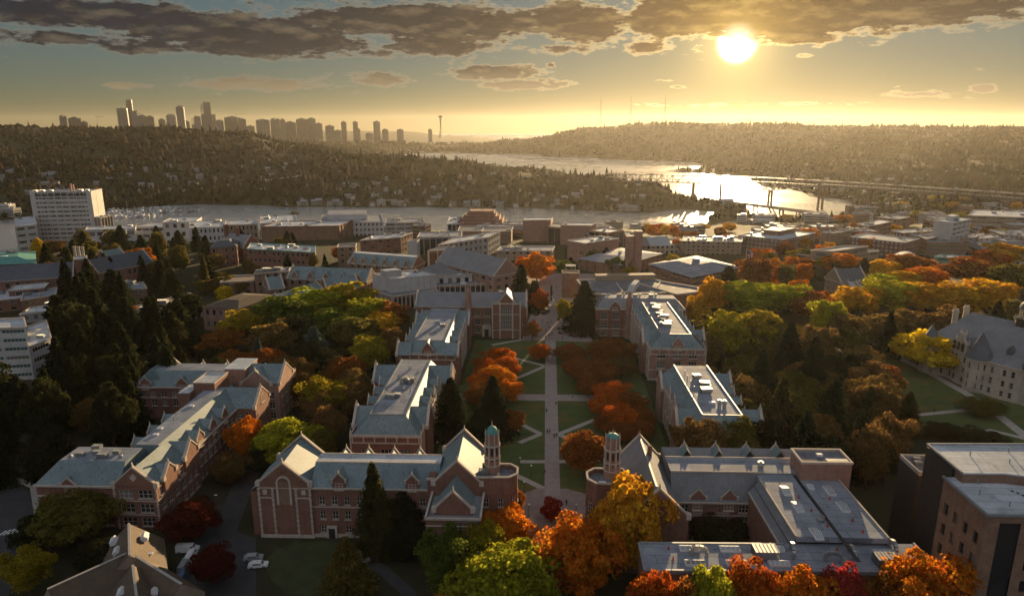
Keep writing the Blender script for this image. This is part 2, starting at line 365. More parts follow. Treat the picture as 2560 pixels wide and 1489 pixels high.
# ------------------------------------------------------------------ terrain (one sheet to the horizon), water, haze
WL = -54.0
PROF = {
 -700: [(500, 0), (900, -20), (1300, -40), (1800, -25), (2600, 70), (3200, 100), (5000, 60), (15600, 20)],
 0: [(500, 0), (750, -12), (1000, -45), (1090, -60), (1400, -60), (1460, -50), (1700, -25), (2300, 40), (3000, 96), (3500, 80), (5000, 0), (8000, -60), (15600, -60)],
 400: [(500, 0), (700, -10), (950, -40), (1110, -60), (1500, -60), (1540, -50), (1900, -10), (2400, 44), (3000, 92), (3400, 75), (5000, -20), (8000, -60), (15600, -60)],
 600: [(500, 0), (700, -10), (950, -40), (1120, -60), (1460, -60), (1500, -50), (1800, -20), (2300, 34), (2900, 74), (3300, 50), (5000, -20), (7000, 0), (8500, 20), (9500, -60), (15600, -60)],
 740: [(500, 0), (700, -8), (950, -38), (1120, -60), (1390, -60), (1430, -50), (1700, -22), (2200, 16), (2700, 34), (3100, 0), (5000, -25), (7500, 40), (8500, 60), (9500, -60), (15600, -60)],
 1000: [(500, 0), (700, -8), (950, -40), (1120, -60), (1330, -60), (1370, -50), (1700, -22), (2200, 4), (2500, -25), (2700, -60), (4050, -60), (4150, -50), (5500, -25), (7500, 30), (8500, 52), (9500, -60), (15600, -60)],
 1150: [(500, 0), (700, -8), (950, -42), (1110, -60), (1310, -60), (1350, -50), (1650, -24), (2050, 0), (2300, -30), (2500, -60), (4050, -60), (4150, -50), (5500, -40), (8000, 4), (9000, -60), (15600, -60)],
 1300: [(500, 0), (700, -8), (950, -42), (1100, -60), (1300, -60), (1340, -50), (1600, -24), (1900, -10), (2200, -45), (2300, -60), (3950, -60), (4050, -50), (4700, 20), (5400, -30), (7000, -60), (15600, -60)],
 1500: [(500, 0), (700, -8), (950, -42), (1130, -60), (1270, -60), (1310, -50), (1500, -28), (1680, -18), (1800, -45), (1860, -60), (3500, -60), (3650, -45), (4100, 40), (4700, 92), (5400, 60), (7000, -60), (15600, -60)],
 1600: [(500, 0), (700, -8), (950, -40), (1130, -60), (1240, -60), (1300, -50), (1480, -34), (1600, -28), (1700, -48), (1760, -60), (3250, -60), (3400, -45), (4000, 50), (4600, 118), (5400, 80), (7000, -60), (15600, -60)],
 1720: [(500, 0), (700, -8), (950, -38), (1110, -60), (1300, -60), (1350, -50), (1490, -47), (1540, -60), (2400, -60), (2460, -50), (2620, -50), (2680, -60), (3200, -60), (3350, -45), (4000, 45), (4600, 120), (5400, 80), (7000, -60), (15600, -60)],
 1850: [(500, 0), (700, -6), (950, -34), (1120, -44), (1250, -49), (1470, -50), (1520, -60), (2300, -60), (2380, -50), (3000, -38), (3600, 20), (4600, 116), (5400, 80), (7000, 0), (9000, 40), (11000, 20), (15600, -60)],
 1960: [(500, 0), (700, -6), (950, -32), (1150, -46), (1280, -60), (1850, -60), (1950, -50), (2600, -34), (3500, 20), (4700, 108), (5400, 80), (7000, 0), (9500, 60), (11000, 20), (15600, -60)],
 2100: [(500, 0), (700, -5), (950, -28), (1180, -45), (1330, -60), (1620, -60), (1700, -50), (2300, -34), (3300, 10), (4800, 102), (5500, 70), (9500, 70), (11000, 20), (15600, -60)],
 2190: [(500, 0), (700, -5), (950, -25), (1200, -42), (1400, -49), (1650, -48), (2300, -32), (3300, 8), (4800, 98), (5500, 70), (9500, 75), (15600, -20)],
 2560: [(500, 0), (900, -12), (1200, -24), (1800, -26), (2400, -8), (3500, 25), (4900, 92), (5600, 70), (9500, 90), (15600, 0)],
 3300: [(500, 0), (900, -8), (1500, -16), (2400, 0), (3500, 25), (4900, 92), (9500, 90), (15600, 20)]}
_pk = sorted(PROF); _pa = np.array([azel(p, 316)[0] for p in _pk])
_rg = np.concatenate([np.array([0, 150, 300, 420, 470]), np.arange(500, 1700, 18), np.arange(1700, 3200, 32), np.geomspace(3200, 15600, 70)])
_pz = np.array([np.interp(_rg, [0] + [q[0] for q in PROF[p]], [0] + [q[1] for q in PROF[p]]) for p in _pk])
_ker = np.array([1, 2, 3, 2, 1.]) / 9
_pz = np.array([np.convolve(np.pad(r_, 2, mode='edge'), _ker, 'valid') for r_ in _pz])
def _wob(x, y):
    return (np.sin(x * .011 + 1.3 * np.sin(y * .007)) + np.sin(y * .013 + 1.7 * np.sin(x * .009)) + .6 * np.sin((x + y) * .027)) * 1.0
def ground(x, y):
    r = math.hypot(x, y); a = math.atan2(x, y)
    i = int(np.clip(np.searchsorted(_pa, a) - 1, 0, len(_pa) - 2)); t = min(1, max(0, (a - _pa[i]) / (_pa[i + 1] - _pa[i])))
    t = t * t * (3 - 2 * t)
    z = float(np.interp(r, _rg, _pz[i]) * (1 - t) + np.interp(r, _rg, _pz[i + 1]) * t)
    wgt = min(1, max(0, (r - 600) / 500))
    return z + wgt * float(_wob(x, y)) * (1.0 if z < -40 else 2.0)
def hit(px, py, dz=0.0):
    """where the sight line of a pixel meets the terrain (raised by dz)"""
    x, y, u = ray(px, py); n = math.hypot(x, y); x /= n; y /= n; u /= n
    r = 60.0; last = 60.0
    while r < 15000:
        if H + u * r <= ground(x * r, y * r) + dz: break
        last = r; r *= 1.01
    for _ in range(12):
        m = (last + r) / 2
        if H + u * m <= ground(x * m, y * m) + dz: r = m
        else: last = m
    return x * r, y * r
def build_terrain():
    angs = np.concatenate([np.radians(np.arange(-64, 64.01, .5)), np.radians(np.arange(70, 291, 10.))])
    na, nr = len(angs), len(_rg); v = []; f = []
    for r in _rg[1:]:
        for a in angs: x, y = r * math.sin(a), r * math.cos(a); v.append((x, y, ground(x, y)))
    nr -= 1; c = len(v); v.append((0, 0, 0))
    for j in range(nr - 1):
        for i in range(na): k_ = (i + 1) % na; f.append((j * na + i, (j + 1) * na + i, (j + 1) * na + k_, j * na + k_))
    for i in range(na): f.append((c, i, (i + 1) % na))
    me = bpy.data.meshes.new('ground'); me.from_pydata(v, [], [tuple(reversed(q)) for q in f]); me.update()
    me.polygons.foreach_set('use_smooth', [True] * len(me.polygons))
    m = bpy.data.materials.new('earth'); m.use_nodes = True; t = NT(m.node_tree); b = t.n['Principled BSDF']; b.inputs['Roughness'].default_value = 1; b.inputs['Specular IOR Level'].default_value = .1
    g = t.new('ShaderNodeNewGeometry')
    n1_ = t.noise(g.outputs['Position'], .012, 6, .65); n2_ = t.noise(g.outputs['Position'], .16, 5, .6); n3_ = t.noise(g.outputs['Position'], .05, 3, .6)
    c_ = t.mix(t.sstep(n2_, .35, .65), (.030, .034, .015, 1), (.042, .037, .022, 1))
    c_ = t.mix(t.sstep(n1_, .5, .7), c_, (.050, .040, .028, 1))
    c_ = t.mix(t.m('MULTIPLY', t.sstep(n3_, .62, .7), .6), c_, (.075, .066, .058, 1))
    t.l.new(c_, b.inputs['Base Color']); me.materials.append(m)
    tag(part('ground', me, None), 'dark earth and rough grass running from the campus to the far hills', kind='structure')
build_terrain()
def build_water():
    mb = MB(); mb.face([(-15500 * .99, 600, WL), (15500 * .99, 600, WL), (15400, 15500, WL), (-15400, 15500, WL)])
    m = bpy.data.materials.new('lake_water'); m.use_nodes = True; t = NT(m.node_tree); b = t.n['Principled BSDF']
    b.inputs['Base Color'].default_value = (.20, .205, .21, 1); b.inputs['Roughness'].default_value = .16; b.inputs['Specular IOR Level'].default_value = 1.0; b.inputs['IOR'].default_value = 3.2
    g = t.new('ShaderNodeNewGeometry'); mp = t.new('ShaderNodeMapping'); mp.inputs['Scale'].default_value = (.02, .09, .02); t.l.new(g.outputs['Position'], mp.inputs[0])
    bp = t.new('ShaderNodeBump'); bp.inputs['Strength'].default_value = .12; bp.inputs['Distance'].default_value = .2
    t.l.new(t.noise(mp.outputs[0], 3.0, 4, .6), bp.inputs['Height']); t.l.new(bp.outputs[0], b.inputs['Normal'])
    r_ = t.sstep(t.noise(g.outputs['Position'], .004, 3, .5), .35, .7); t.l.new(t.m('ADD', t.m('MULTIPLY', r_, .10), .24), b.inputs['Roughness'])
    tag(mb.build('lake', m), 'pale lake and bay water catching the low sun', kind='structure')
build_water()
def build_haze():
    mb = MB(); mb.box(-16500, 16500, -15900, 16500, -62.5, 330, bot=True)
    m = bpy.data.materials.new('haze_air'); m.use_nodes = True; t = NT(m.node_tree); t.n.remove(t.n['Principled BSDF'])
    v = t.new('ShaderNodeVolumePrincipled'); v.inputs['Color'].default_value = (.97, .93, .86, 1); v.inputs['Density'].default_value = .0000140; v.inputs['Anisotropy'].default_value = .60
    t.l.new(v.outputs[0], t.n['Material Output'].inputs['Volume'])
    tag(mb.build('haze', m), 'thin golden evening haze over the city', kind='stuff')
build_haze()

# ------------------------------------------------------------------ paths, lawns, roads on the plateau (sheets a few mm apart)
def sheet(name, poly, z, m, label):
    mb = MB(); mb.face([(p[0], p[1], z) for p in poly]); o = mb.build(name, m); return tag(o, label, kind='structure')
def strip(name, pts, w, z, m, label):
    mb = MB(); n = len(pts); L = []; Rr = []
    for i in range(n):
        a = Vector(pts[max(0, i - 1)]); b = Vector(pts[min(n - 1, i + 1)]); d = (b - a).normalized(); p = Vector(pts[i]); nn = Vector((-d.y, d.x)) * w / 2
        L.append(p + nn); Rr.append(p - nn)
    for i in range(n - 1): mb.face([(*Rr[i], z), (*Rr[i + 1], z), (*L[i + 1], z), (*L[i], z)])
    return tag(mb.build(name, m), label, kind='structure')
sheet('lawn', [(-34, 163), (39, 163), (40, 314), (-34, 314)], .004, grass, 'mown green lawn of the long quadrangle')
sheet('lawn', [un(2050, 1000), un(2560, 1130), (230, 215), (150, 300), un(2100, 840)], .004, grass, 'mown lawn before the pale stone hall on the right')
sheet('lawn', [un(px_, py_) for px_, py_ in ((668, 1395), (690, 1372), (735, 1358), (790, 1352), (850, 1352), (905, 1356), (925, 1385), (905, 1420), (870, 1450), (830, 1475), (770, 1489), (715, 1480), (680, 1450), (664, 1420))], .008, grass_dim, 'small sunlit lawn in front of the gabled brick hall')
sheet('plaza', [(-9, 146), (17, 146), (19, 170), (6.6, 176), (-1.8, 176), (-12, 168)], .012, plaza_mat, 'brick paved forecourt between the two domed turrets')
sheet('path', [(.1, 172), (4.5, 172), (4.6, 316), (-.4, 316)], .016, paving, 'broad central walk down the middle of the quadrangle')
sheet('path', [(-34, 239.4), (38, 241.0), (38, 247.2), (-34, 245.6)], .012, paving, 'cross walk over the middle of the quadrangle')
for k_, (a_, b_, lab) in enumerate([
        ((1270, 1043), (1352, 1084), 'left upper arm of the diagonal lawn walks near the turrets'), ((1352, 1084), (1298, 1106), 'left lower arm of the diagonal lawn walks near the turrets'),
        ((1398, 1084), (1500, 1043), 'right upper arm of the diagonal lawn walks near the turrets'), ((1398, 1084), (1460, 1124), 'right lower arm of the diagonal lawn walks near the turrets'),
        ((1275, 952), (1360, 916), 'pale diagonal walk from the cross walk to the red tree'), ((1270, 890), (1362, 914), 'far pale diagonal walk left of the central walk'),
        ((1290, 1187), (1362, 1222), 'short walk from the left turret to the forecourt'), ((1300, 1153), (1362, 1153), 'narrow walk crossing the left lawn by the turret'),
        ((1396, 1153), (1500, 1153), 'narrow walk crossing the right lawn by the turret'), ((1230, 862), (1362, 838), 'walk along the far end of the quadrangle lawn')]):
    strip('path', [un(*a_), un(*b_)], 2.0, .008 + .0006 * k_, path_pale, lab)
sheet('plaza', [(-12, 314), (22, 314), (26, 372), (40, 376), (40, 470), (-24, 470), (-20, 376), (-8, 372)], .02, plaza_mat, 'wide brick square beyond the quadrangle')
strip('path', [un(2120, 828), un(2185, 858), un(2270, 905), un(2340, 940), un(2420, 985), un(2500, 1040), un(2590, 1110)], 3.6, .016, path_pale, 'long pale walk past the stone hall')
strip('path', [un(2180, 1040), un(2300, 1036), un(2440, 1022), un(2475, 1010)], 2.2, .012, path_pale, 'narrow walk joining the long pale walk')
strip('path', [un(2380, 1105), un(2480, 1075), un(2560, 1095)], 2.6, .010, path_pale, 'walk through the lawn below the stone hall')
strip('road', [un(-260, 1190), un(-40, 1205), un(40, 1250), un(48, 1330), un(20, 1400), un(-30, 1480), un(-90, 1600)], 9.0, .012, asphalt, 'dark curving road in the lower left corner')
strip('path', [un(20, 1190), un(85, 1215), un(98, 1290), un(75, 1345)], 2.0, .02, path_pale, 'pale footway along the curving road')
for k_ in range(6):
    p = un(6 + k_ * 11, 1332 - k_ * 2.2); strip('crossing_stripe', [(p[0] - .1, p[1] - 1.2), (p[0] + .1, p[1] + 1.2)], .45, .02, paint_line, 'white bar of the zebra crossing on the curving road, %s from the left' % nth(k_ + 1))
sheet('road', [un(520, 1300), un(640, 1345), un(640, 1489), un(600, 1560), un(430, 1560), un(455, 1400)], .010, asphalt, 'dark service yard with parked vehicles')
strip('road', [un(560, 1330), un(600, 1230), un(640, 1150)], 6.0, .014, asphalt, 'narrow drive between the two brick halls')
strip('path', [un(880, 1380), un(960, 1425), un(1020, 1480), un(1060, 1560)], 3.0, .012, asphalt, 'dim footpath among the trees at the bottom')
# ------------------------------------------------------------------ collegiate brick halls
def ring(mb, x0, x1, y0, y1, z0, z1, w, mi=0):
    """a band running round a rectangle, w wide, outside it"""
    mb.box(x0 - w, x1 + w, y0 - w, y0, z0, z1, mi, True); mb.box(x0 - w, x1 + w, y1, y1 + w, z0, z1, mi, True)
    mb.box(x0 - w, x0, y0, y1, z0, z1, mi, True); mb.box(x1, x1 + w, y0, y1, z0, z1, mi, True)
def trunc(slope, deck, x0, x1, y0, y1, ze, zt, l, r, f, b):
    lo = [(x0, y0), (x1, y0), (x1, y1), (x0, y1)]; up = [(x0 + l, y0 + f), (x1 - r, y0 + f), (x1 - r, y1 - b), (x0 + l, y1 - b)]
    for i in range(4):
        j = (i + 1) % 4; A, B_, C_, D_ = lo[i], lo[j], up[j], up[i]
        pts = [(*A, ze), (*B_, ze), (*C_, zt), (*D_, zt)]
        if math.dist(C_, D_) < .02: pts = pts[:3]
        if not (A == D_ and B_ == C_): slope.face(pts)
        else: slope.face(pts)
    if (x1 - r) - (x0 + l) > .1 and (y1 - b) - (y0 + f) > .1 and deck is not None: deck.face([(*p, zt) for p in up])
def gable_wall(T, axis, pos, a0, a1, z0, ze, zp, th=.6, wallm=None, shoulders=True):
    wallm = wallm or brick; mid = (a0 + a1) / 2
    MB().ext([(a0, z0), (a1, z0), (a1, ze), (mid, zp), (a0, ze)], axis, pos - th / 2, pos + th / 2).build('gable_wall', wallm, T)
    c = MB(); c.ext([(a0 - .25, ze - .1), (mid, zp + .0), (a1 + .25, ze - .1), (a1 + .25, ze + .4), (mid, zp + .55), (a0 - .25, ze + .4)], axis, pos - th / 2 - .12, pos + th / 2 + .12)
    if shoulders:
        for a in (a0, a1): c.ext([(a - .55, ze - .5), (a + .55, ze - .5), (a + .55, ze + .75), (a, ze + 1.0), (a - .55, ze + .75)], axis, pos - th / 2 - .2, pos + th / 2 + .2)
    c.ext([(mid - .2, zp + .4), (mid + .2, zp + .4), (mid, zp + 1.5)], axis, pos - .2, pos + .2)
    c.build('coping', stone, T)
_DM = {}
def dormer(T, x, y, z, w, h, rise, back, face, slopem=None, wallm=None, nx=3):
    """wall dormer; face = direction it looks: S N E W"""
    slopem = slopem or slate; wallm = wallm or brick
    key = (w, h, rise, back, slopem.name, wallm.name)
    if key not in _DM:
        m = MB(); hw = w / 2
        m.face([(-hw, 0, 0), (hw, 0, 0), (hw, 0, h), (0, 0, h + rise), (-hw, 0, h)], 0)
        m.face([(-hw, back, 0), (-hw, 0, 0), (-hw, 0, h), (-hw, back, h)], 0); m.face([(hw, 0, 0), (hw, back, 0), (hw, back, h), (hw, 0, h)], 0)
        m.face([(-hw - .1, .05, h - .05), (0, .05, h + rise), (0, back, h + rise), (-hw - .1, back, h - .05)], 1); m.face([(0, .05, h + rise), (hw + .1, .05, h - .05), (hw + .1, back, h - .05), (0, back, h + rise)], 1)
        m.ext([(-hw - .2, h - .1), (0, h + rise), (hw + .2, h - .1), (hw + .2, h + .25), (0, h + rise + .42), (-hw - .2, h + .25)], 'y', -.14, .22, 2)
        m.ext([(-.16, h + rise + .3), (.16, h + rise + .3), (0, h + rise + 1.1)], 'y', -.12, .12, 2)
        for sx in (-hw, hw): m.box(sx - .25, sx + .25, -.2, .25, h - .35, h + .7, 2)
        _DM[key] = m.mesh('dormer', [wallm, slopem, stone])
    rz = {'S': 0, 'E': R(90), 'N': R(180), 'W': R(270)}[face]
    d = part('dormer', _DM[key], T, (x, y, z), rz)
    wm, gm_ = window_meshes(w * .58, min(1.7, h * .8), nx, 2, stone, glass, True, True)
    o = part('window', wm, d, (0, -.04, max(.3, h * .15))); return d
def finials(T, pts, h=1.8, r=.28, m=None):
    me = MB(); me.box(-r, r, -r, r, -.2, h * .45); me.cyl(0, 0, h * .45, h, r * 1.1, .03, 4, ph=R(45)); me = me.mesh('pinnacle', m or stone)
    for p in pts: part('pinnacle', me, T, p)
def rooftop(T, x, y, z, kind, s=1.0, rz=0.0):
    """mechanical units standing on a flat roof"""
    m = MB()
    if kind == 'box':
        m.box(-1.2 * s, 1.2 * s, -.8 * s, .8 * s, .25, .4 + .85 * s); [m.box(-1.2 * s + .4 * s * i, -1.15 * s + .4 * s * i, -.84 * s, .84 * s, .3, .45 + .86 * s) for i in range(7)]; m.box(-1.0 * s, 1.0 * s, -.6 * s, .6 * s, 0, .25); m.box(-.7 * s, .7 * s, -.85 * s, -.8 * s, .5, .3 + .8 * s)
        return m.build('air_handler', metal, T, (x, y, z), rz)
    if kind == 'fan':
        m.cyl(0, 0, 0, .5 * s, .5 * s, .5 * s, 10); m.cyl(0, 0, .5 * s, 1.0 * s, .7 * s, .55 * s, 10); m.cyl(0, 0, 1.0 * s, 1.2 * s, .3 * s, .3 * s, 8)
        return m.build('exhaust_fan', metal, T, (x, y, z), rz)
    if kind == 'pipe':
        m.cyl(0, 0, 0, 1.3 * s, .12, .12, 6); m.cyl(0, 0, 1.3 * s, 1.45 * s, .2, .2, 6)
        return m.build('vent_pipe', lead, T, (x, y, z), rz)
    if kind == 'duct':
        m.cyl(0, 0, 0, 1.2, .38, .38, 10)
        for i in range(6):
            a0, a1 = R(180 - 30 * i), R(180 - 30 * (i + 1)); m.bar((1.5 + 1.5 * math.cos(a0), 0, 1.2 + .8 * math.sin(a0)), (1.5 + 1.5 * math.cos(a1), 0, 1.2 + .8 * math.sin(a1)), .7)
        m.cyl(3, 0, 0, 1.2, .38, .38, 10)
        return m.build('duct', metal, T, (x, y, z), rz)
    if kind == 'hatch':
        m.box(-.9 * s, .9 * s, -.6 * s, .6 * s, 0, .35); m.box(-.8 * s, .8 * s, -.5 * s, .5 * s, .35, .42)
        return m.build('roof_hatch', white_paint, T, (x, y, z), rz)
_SK = {}
def skylight(T, x, y, z, w, d, rz=0.0):
    k_ = (w, d)
    if k_ not in _SK:
        m = MB(); m.box(-w / 2, w / 2, -d / 2, d / 2, 0, .45, 0); n = max(3, int(max(w, d) / .9))
        m.ext([(-d / 2 + .1, .45), (d / 2 - .1, .45), (0, .85)], 'x', -w / 2 + .1, w / 2 - .1, 1)
        for i in range(n + 1): q = -w / 2 + .1 + (w - .2) * i / n; m.ext([(-d / 2 + .08, .45), (d / 2 - .08, .45), (0, .93)], 'x', q - .04, q + .04, 0)
        _SK[k_] = m.mesh('skylight', [white_paint, glass_sky])
    return part('skylight', _SK[k_], T, (x, y, z), rz)
def turret(T, cx, cy, z0, zs, zd, zt, r):
    """octagonal lantern turret with arched openings and a green copper dome"""
    n = 8; ph = R(22.5); m = MB()
    m.cyl(cx, cy, z0 - 16, z0 + 1.6, r * 1.12, r * 1.08, n, ph=ph)
    m.cyl(cx, cy, z0 + 1.6, zs, r * 1.05, r * .94, n, ph=ph); m.build('shaft', brick_pale, T)
    b = MB()
    for z, h in ((z0 + 1.5, .25), ((z0 + zs) / 2, .22), (zs - .35, .35)): b.cyl(cx, cy, z, z + h, r * 1.16, r * 1.16, n, ph=ph)
    for i in range(n):
        a = 2 * math.pi * i / n + ph
        b.bar((cx + r * 1.06 * math.cos(a), cy + r * 1.06 * math.sin(a), z0 + 1.6), (cx + r * .97 * math.cos(a), cy + r * .97 * math.sin(a), zs + .5), .26)
        b.bar((cx + r * .95 * math.cos(a), cy + r * .95 * math.sin(a), zs), (cx + r * .9 * math.cos(a), cy + r * .9 * math.sin(a), zd + .2), .24)
        b.cyl(cx + r * .98 * math.cos(a), cy + r * .98 * math.sin(a), zd, zd + .9, .14, .02, 4)
    b.build('stone_ribs', stone, T)
    m = MB(); m.cyl(cx, cy, zs, zd, r * .86, r * .8, n, ph=ph); m.build('lantern', brick_pale, T)
    lm = MB(); lm.box(-.30, .30, -.06, .1, 0, 2.1); lm.ext([(-.30, 2.1), (.30, 2.1), (0, 2.65)], 'y', -.06, .1); lm = lm.mesh('louvre', dark_metal)
    for i in range(n):
        a = 2 * math.pi * i / n; rr = r * .96 * math.cos(R(22.5)); part('louvre', lm, T, (cx + rr * math.cos(a), cy + rr * math.sin(a), (z0 + zs) / 2 + .45), a + R(90))
        part('louvre', lm, T, (cx + rr * 1.03 * math.cos(a), cy + rr * 1.03 * math.sin(a), z0 + 1.9), a + R(90), (.8, 1, .6))
    d = MB(); hs = zt - 1.6 - zd
    pr = [(1.0, 0), (.97, .22), (.86, .5), (.66, .76), (.36, .94), (.12, 1.0)]
    for (ra, ha), (rb, hb) in zip(pr, pr[1:]): d.cyl(cx, cy, zd + hs * ha, zd + hs * hb, r * .82 * ra, r * .82 * rb, 16, cap=False)
    dm = d.build('dome', copper, T); f = MB(); f.cyl(cx, cy, zt - 1.65, zt - .9, .2, .16, 8); f.cyl(cx, cy, zt - .9, zt, .12, .02, 6); f.build('finial', stone, T)

# ---- front left gabled hall
def front_left_hall():
    T = site('brick_hall', 'gabled red brick hall with green slate roof and dark blind arch, front left of quadrangle', 'building', (-40, 150, 0), R(1.2))
    w = MB()
    # west cross wing
    gable_wall(T, 'y', 149.4, -70.6, -57.6, 0, 14.6, 20.2); gable_wall(T, 'y', 163.8, -70.6, -57.6, 0, 14.6, 20.6)
    windows(T, w, (-70.6, 163.5), (-70.6, 149.7), 0, 14.6, [(3, 2), (7, 2), (11, 1.8)], ucols(13.8, 3, 1.8), 2, 2)
    s = MB(); trunc(s, None, -70.6, -57.6, 149.7, 163.5, 14.6, 20.0, 6.5, 6.5, 0, 0)
    # lean-to on the outer side
    w.box(-73, -70.6, 150, 163, 0, 12.2); s.face([(-73, 150, 12.2), (-70.6, 150, 14.2), (-70.6, 163, 14.2), (-73, 163, 12.2)])
    # main range
    cols = ucols(30.2, 9, 1.5, 1.0)
    windows(T, w, (-57.6, 149.6), (-27.4, 149.6), 0, 13.6, [(1.2, 1.9), (5.0, 2.3), (9.0, 2.2)], cols, 2, 2, skip={(1, 0)})
    windows(T, w, (-27.4, 163.6), (-57.6, 163.6), 0, 13.6, [(5, 2.3), (9, 2.2)], ucols(30.2, 8, 1.6), 2, 2)
    deck = MB(); trunc(s, deck, -57.6, -26, 149.5, 163.7, 13.7, 18.0, 0, 0, 5.0, 4.6)
    # eaves, string courses, plinth
    b = MB(); b.box(-57.6, -27.4, 149.2, 149.6, 13.35, 13.75, bot=True); b.box(-57.6, -27.4, 163.6, 164.0, 13.35, 13.75, bot=True); b.box(-57.6, -27.4, 149.42, 149.6, 8.3, 8.55, bot=True); b.box(-57.6, -27.4, 149.35, 149.6, .0, .9)
    b.box(-70.9, -57.3, 148.85, 149.1, 0, .8); b.box(-70.6, -67.2, 148.95, 149.1, 10.9, 11.15, bot=True); b.box(-61.0, -57.6, 148.95, 149.1, 10.9, 11.15, bot=True); b.box(-70.6, -57.6, 148.95, 149.1, 13.6, 13.8, bot=True)
    b.box(-57.3, -26, 154.4, 154.75, 17.95, 18.25, bot=True); b.box(-57.3, -26, 158.9, 159.2, 17.95, 18.25, bot=True)
    for x in (-70.5, -67.0, -61.2, -57.7):
        for i in range(18): b.box(x - .22 - .1 * (i % 2), x + .22 + .1 * (i % 2), 148.93, 149.1, .9 + i * .72, .9 + i * .72 + .5)
    # blind arch on the gable
    a = MB()
    for sx in (-65.7, -62.5): a.box(sx - .25, sx + .25, 148.8, 149.1, 9.2, 15.2, bot=True)
    for i in range(8):
        t0, t1 = R(180 - 22.5 * i), R(180 - 22.5 * (i + 1)); a.bar((-64.1 + 1.6 * math.cos(t0), 148.92, 15.2 + 1.6 * math.sin(t0)), (-64.1 + 1.6 * math.cos(t1), 148.92, 15.2 + 1.6 * math.sin(t1)), .42)
    a.build('blind_arch', stone, T); MB().box(-65.5, -62.7, 148.98, 149.1, 9.4, 15.4).build('arch_panel', brick_brown, T)
    for x in (-68.9, -59.3):
        MB().box(x - .5, x + .5, 148.9, 149.1, 12.0, 13.2, bot=True).build('carved_panel', stone, T)
    # ground arch door
    d = MB(); d.box(-54.2, -51.6, 149.0, 149.62, 0, 3.2); d.build('porch', stone, T); MB().box(-53.7, -52.1, 148.94, 149.05, 0, 2.7).build('door', dark_metal, T)
    for x in (-50.5, -32.4):
        dormer(T, x, 149.55, 12.9, 3.4, 2.6, 2.0, 5.2, 'S', nx=2)
    for x in (-52.2, -46.2, -39.4, -32.6): dormer(T, x, 163.65, 12.9, 3.0, 2.4, 2.2, 4.5, 'N', nx=2)
    # east cross wing
    gable_wall(T, 'y', 148.2, -26.9, -15.2, 0, 16.2, 22.0); gable_wall(T, 'y', 165.4, -26.4, -15.6, 0, 16.6, 22.2)
    trunc(s, None, -26.7, -15.3, 148.5, 165.1, 16.2, 21.7, 5.7, 5.7, 0, 0)
    w.facade((-15.4, 148.5), (-15.4, 165.1), 0, 16.2); w.facade((-26.6, 165.1), (-26.6, 148.5), 0, 16.2)
    w.box(-28.4, -26.6, 148.3, 152.5, 0, 17.0); b.box(-28.6, -26.4, 148.1, 148.4, 17.0, 17.5, bot=True)
    # south projection with its own gable behind a parapet
    windows(T, w, (-27.1, 136.5), (-14.7, 136.9), 0, 13.6, [(4.6, 2.4), (9.4, 3.0)], [(6.3, 4.2)], 4, 2)
    w.facade((-14.7, 136.9), (-14.7, 148.2), 0, 13.6); windows(T, w, (-27.1, 148.2), (-27.1, 136.5), 0, 13.6, [(5, 2.3), (9.4, 2.3)], ucols(11.7, 2, 1.8), 2, 2)
    b.box(-27.4, -14.4, 136.25, 136.75, 13.6, 14.1, bot=True); b.box(-27.4, -26.9, 136.5, 148.2, 13.6, 14.1, bot=True); b.box(-14.9, -14.4, 136.5, 148.2, 13.6, 14.1, bot=True); b.box(-27.1, -14.7, 136.3, 136.5, 12.0, 12.2, bot=True)
    MB().box(-26.9, -14.9, 136.7, 148.2, 12.9, 13.1).build('gutter_deck', lead, T)
    gable_wall(T, 'y', 139.6, -25.6, -16.6, 13, 14.2, 18.9)
    trunc(s, None, -25.5, -16.7, 139.8, 148.0, 13.2, 18.6, 4.4, 4.4, 0, 0)
    # flat canted block by the turret
    poly = [(-16.7, 148.0), (-8.6, 148.4), (-6.6, 150.2), (-6.6, 153.2), (-8.4, 154.6), (-15.4, 154.6), (-15.4, 165)]
    poly = [(-16.2, 148.05), (-8.6, 148.3), (-6.6, 150.2), (-6.6, 153.2), (-8.4, 155.0), (-15.5, 155.0)]
    for i in range(5):
        p, q = poly[i], poly[(i + 1) % 6]; L = math.dist(p, q)
        windows(T, w, p, q, 0, 17.9, [(5, 2.2), (10, 2.4)], ucols(L, max(1, int(L / 3.2)), 1.3, .3), 2, 2)
    MB().prism([(p[0] * .985 - .18, p[1] * .998 + .3) for p in poly], 16.7, 16.75).build('roof_deck', membrane_dark, T)
    b2 = MB()
    for i in range(5): p, q = poly[i], poly[i + 1 if i < 5 else 0]; b2.bar((*p, 18.0), (*q, 18.0), .5, h=.35)
    b2.build('parapet', stone, T)
    rooftop(T, -15.0, 152.0, 16.75, 'box', 1.0); rooftop(T, -11.2, 150.6, 16.75, 'fan', .9)
    s.build('roof_slope', slate, T); deck.build('roof_deck', membrane_pale, T); w.build('wall', brick, T); b.build('string_course', stone, T)
    turret(T, -12.9, 153.6, 17.2, 24.2, 27.0, 30.5, 1.85)
front_left_hall()

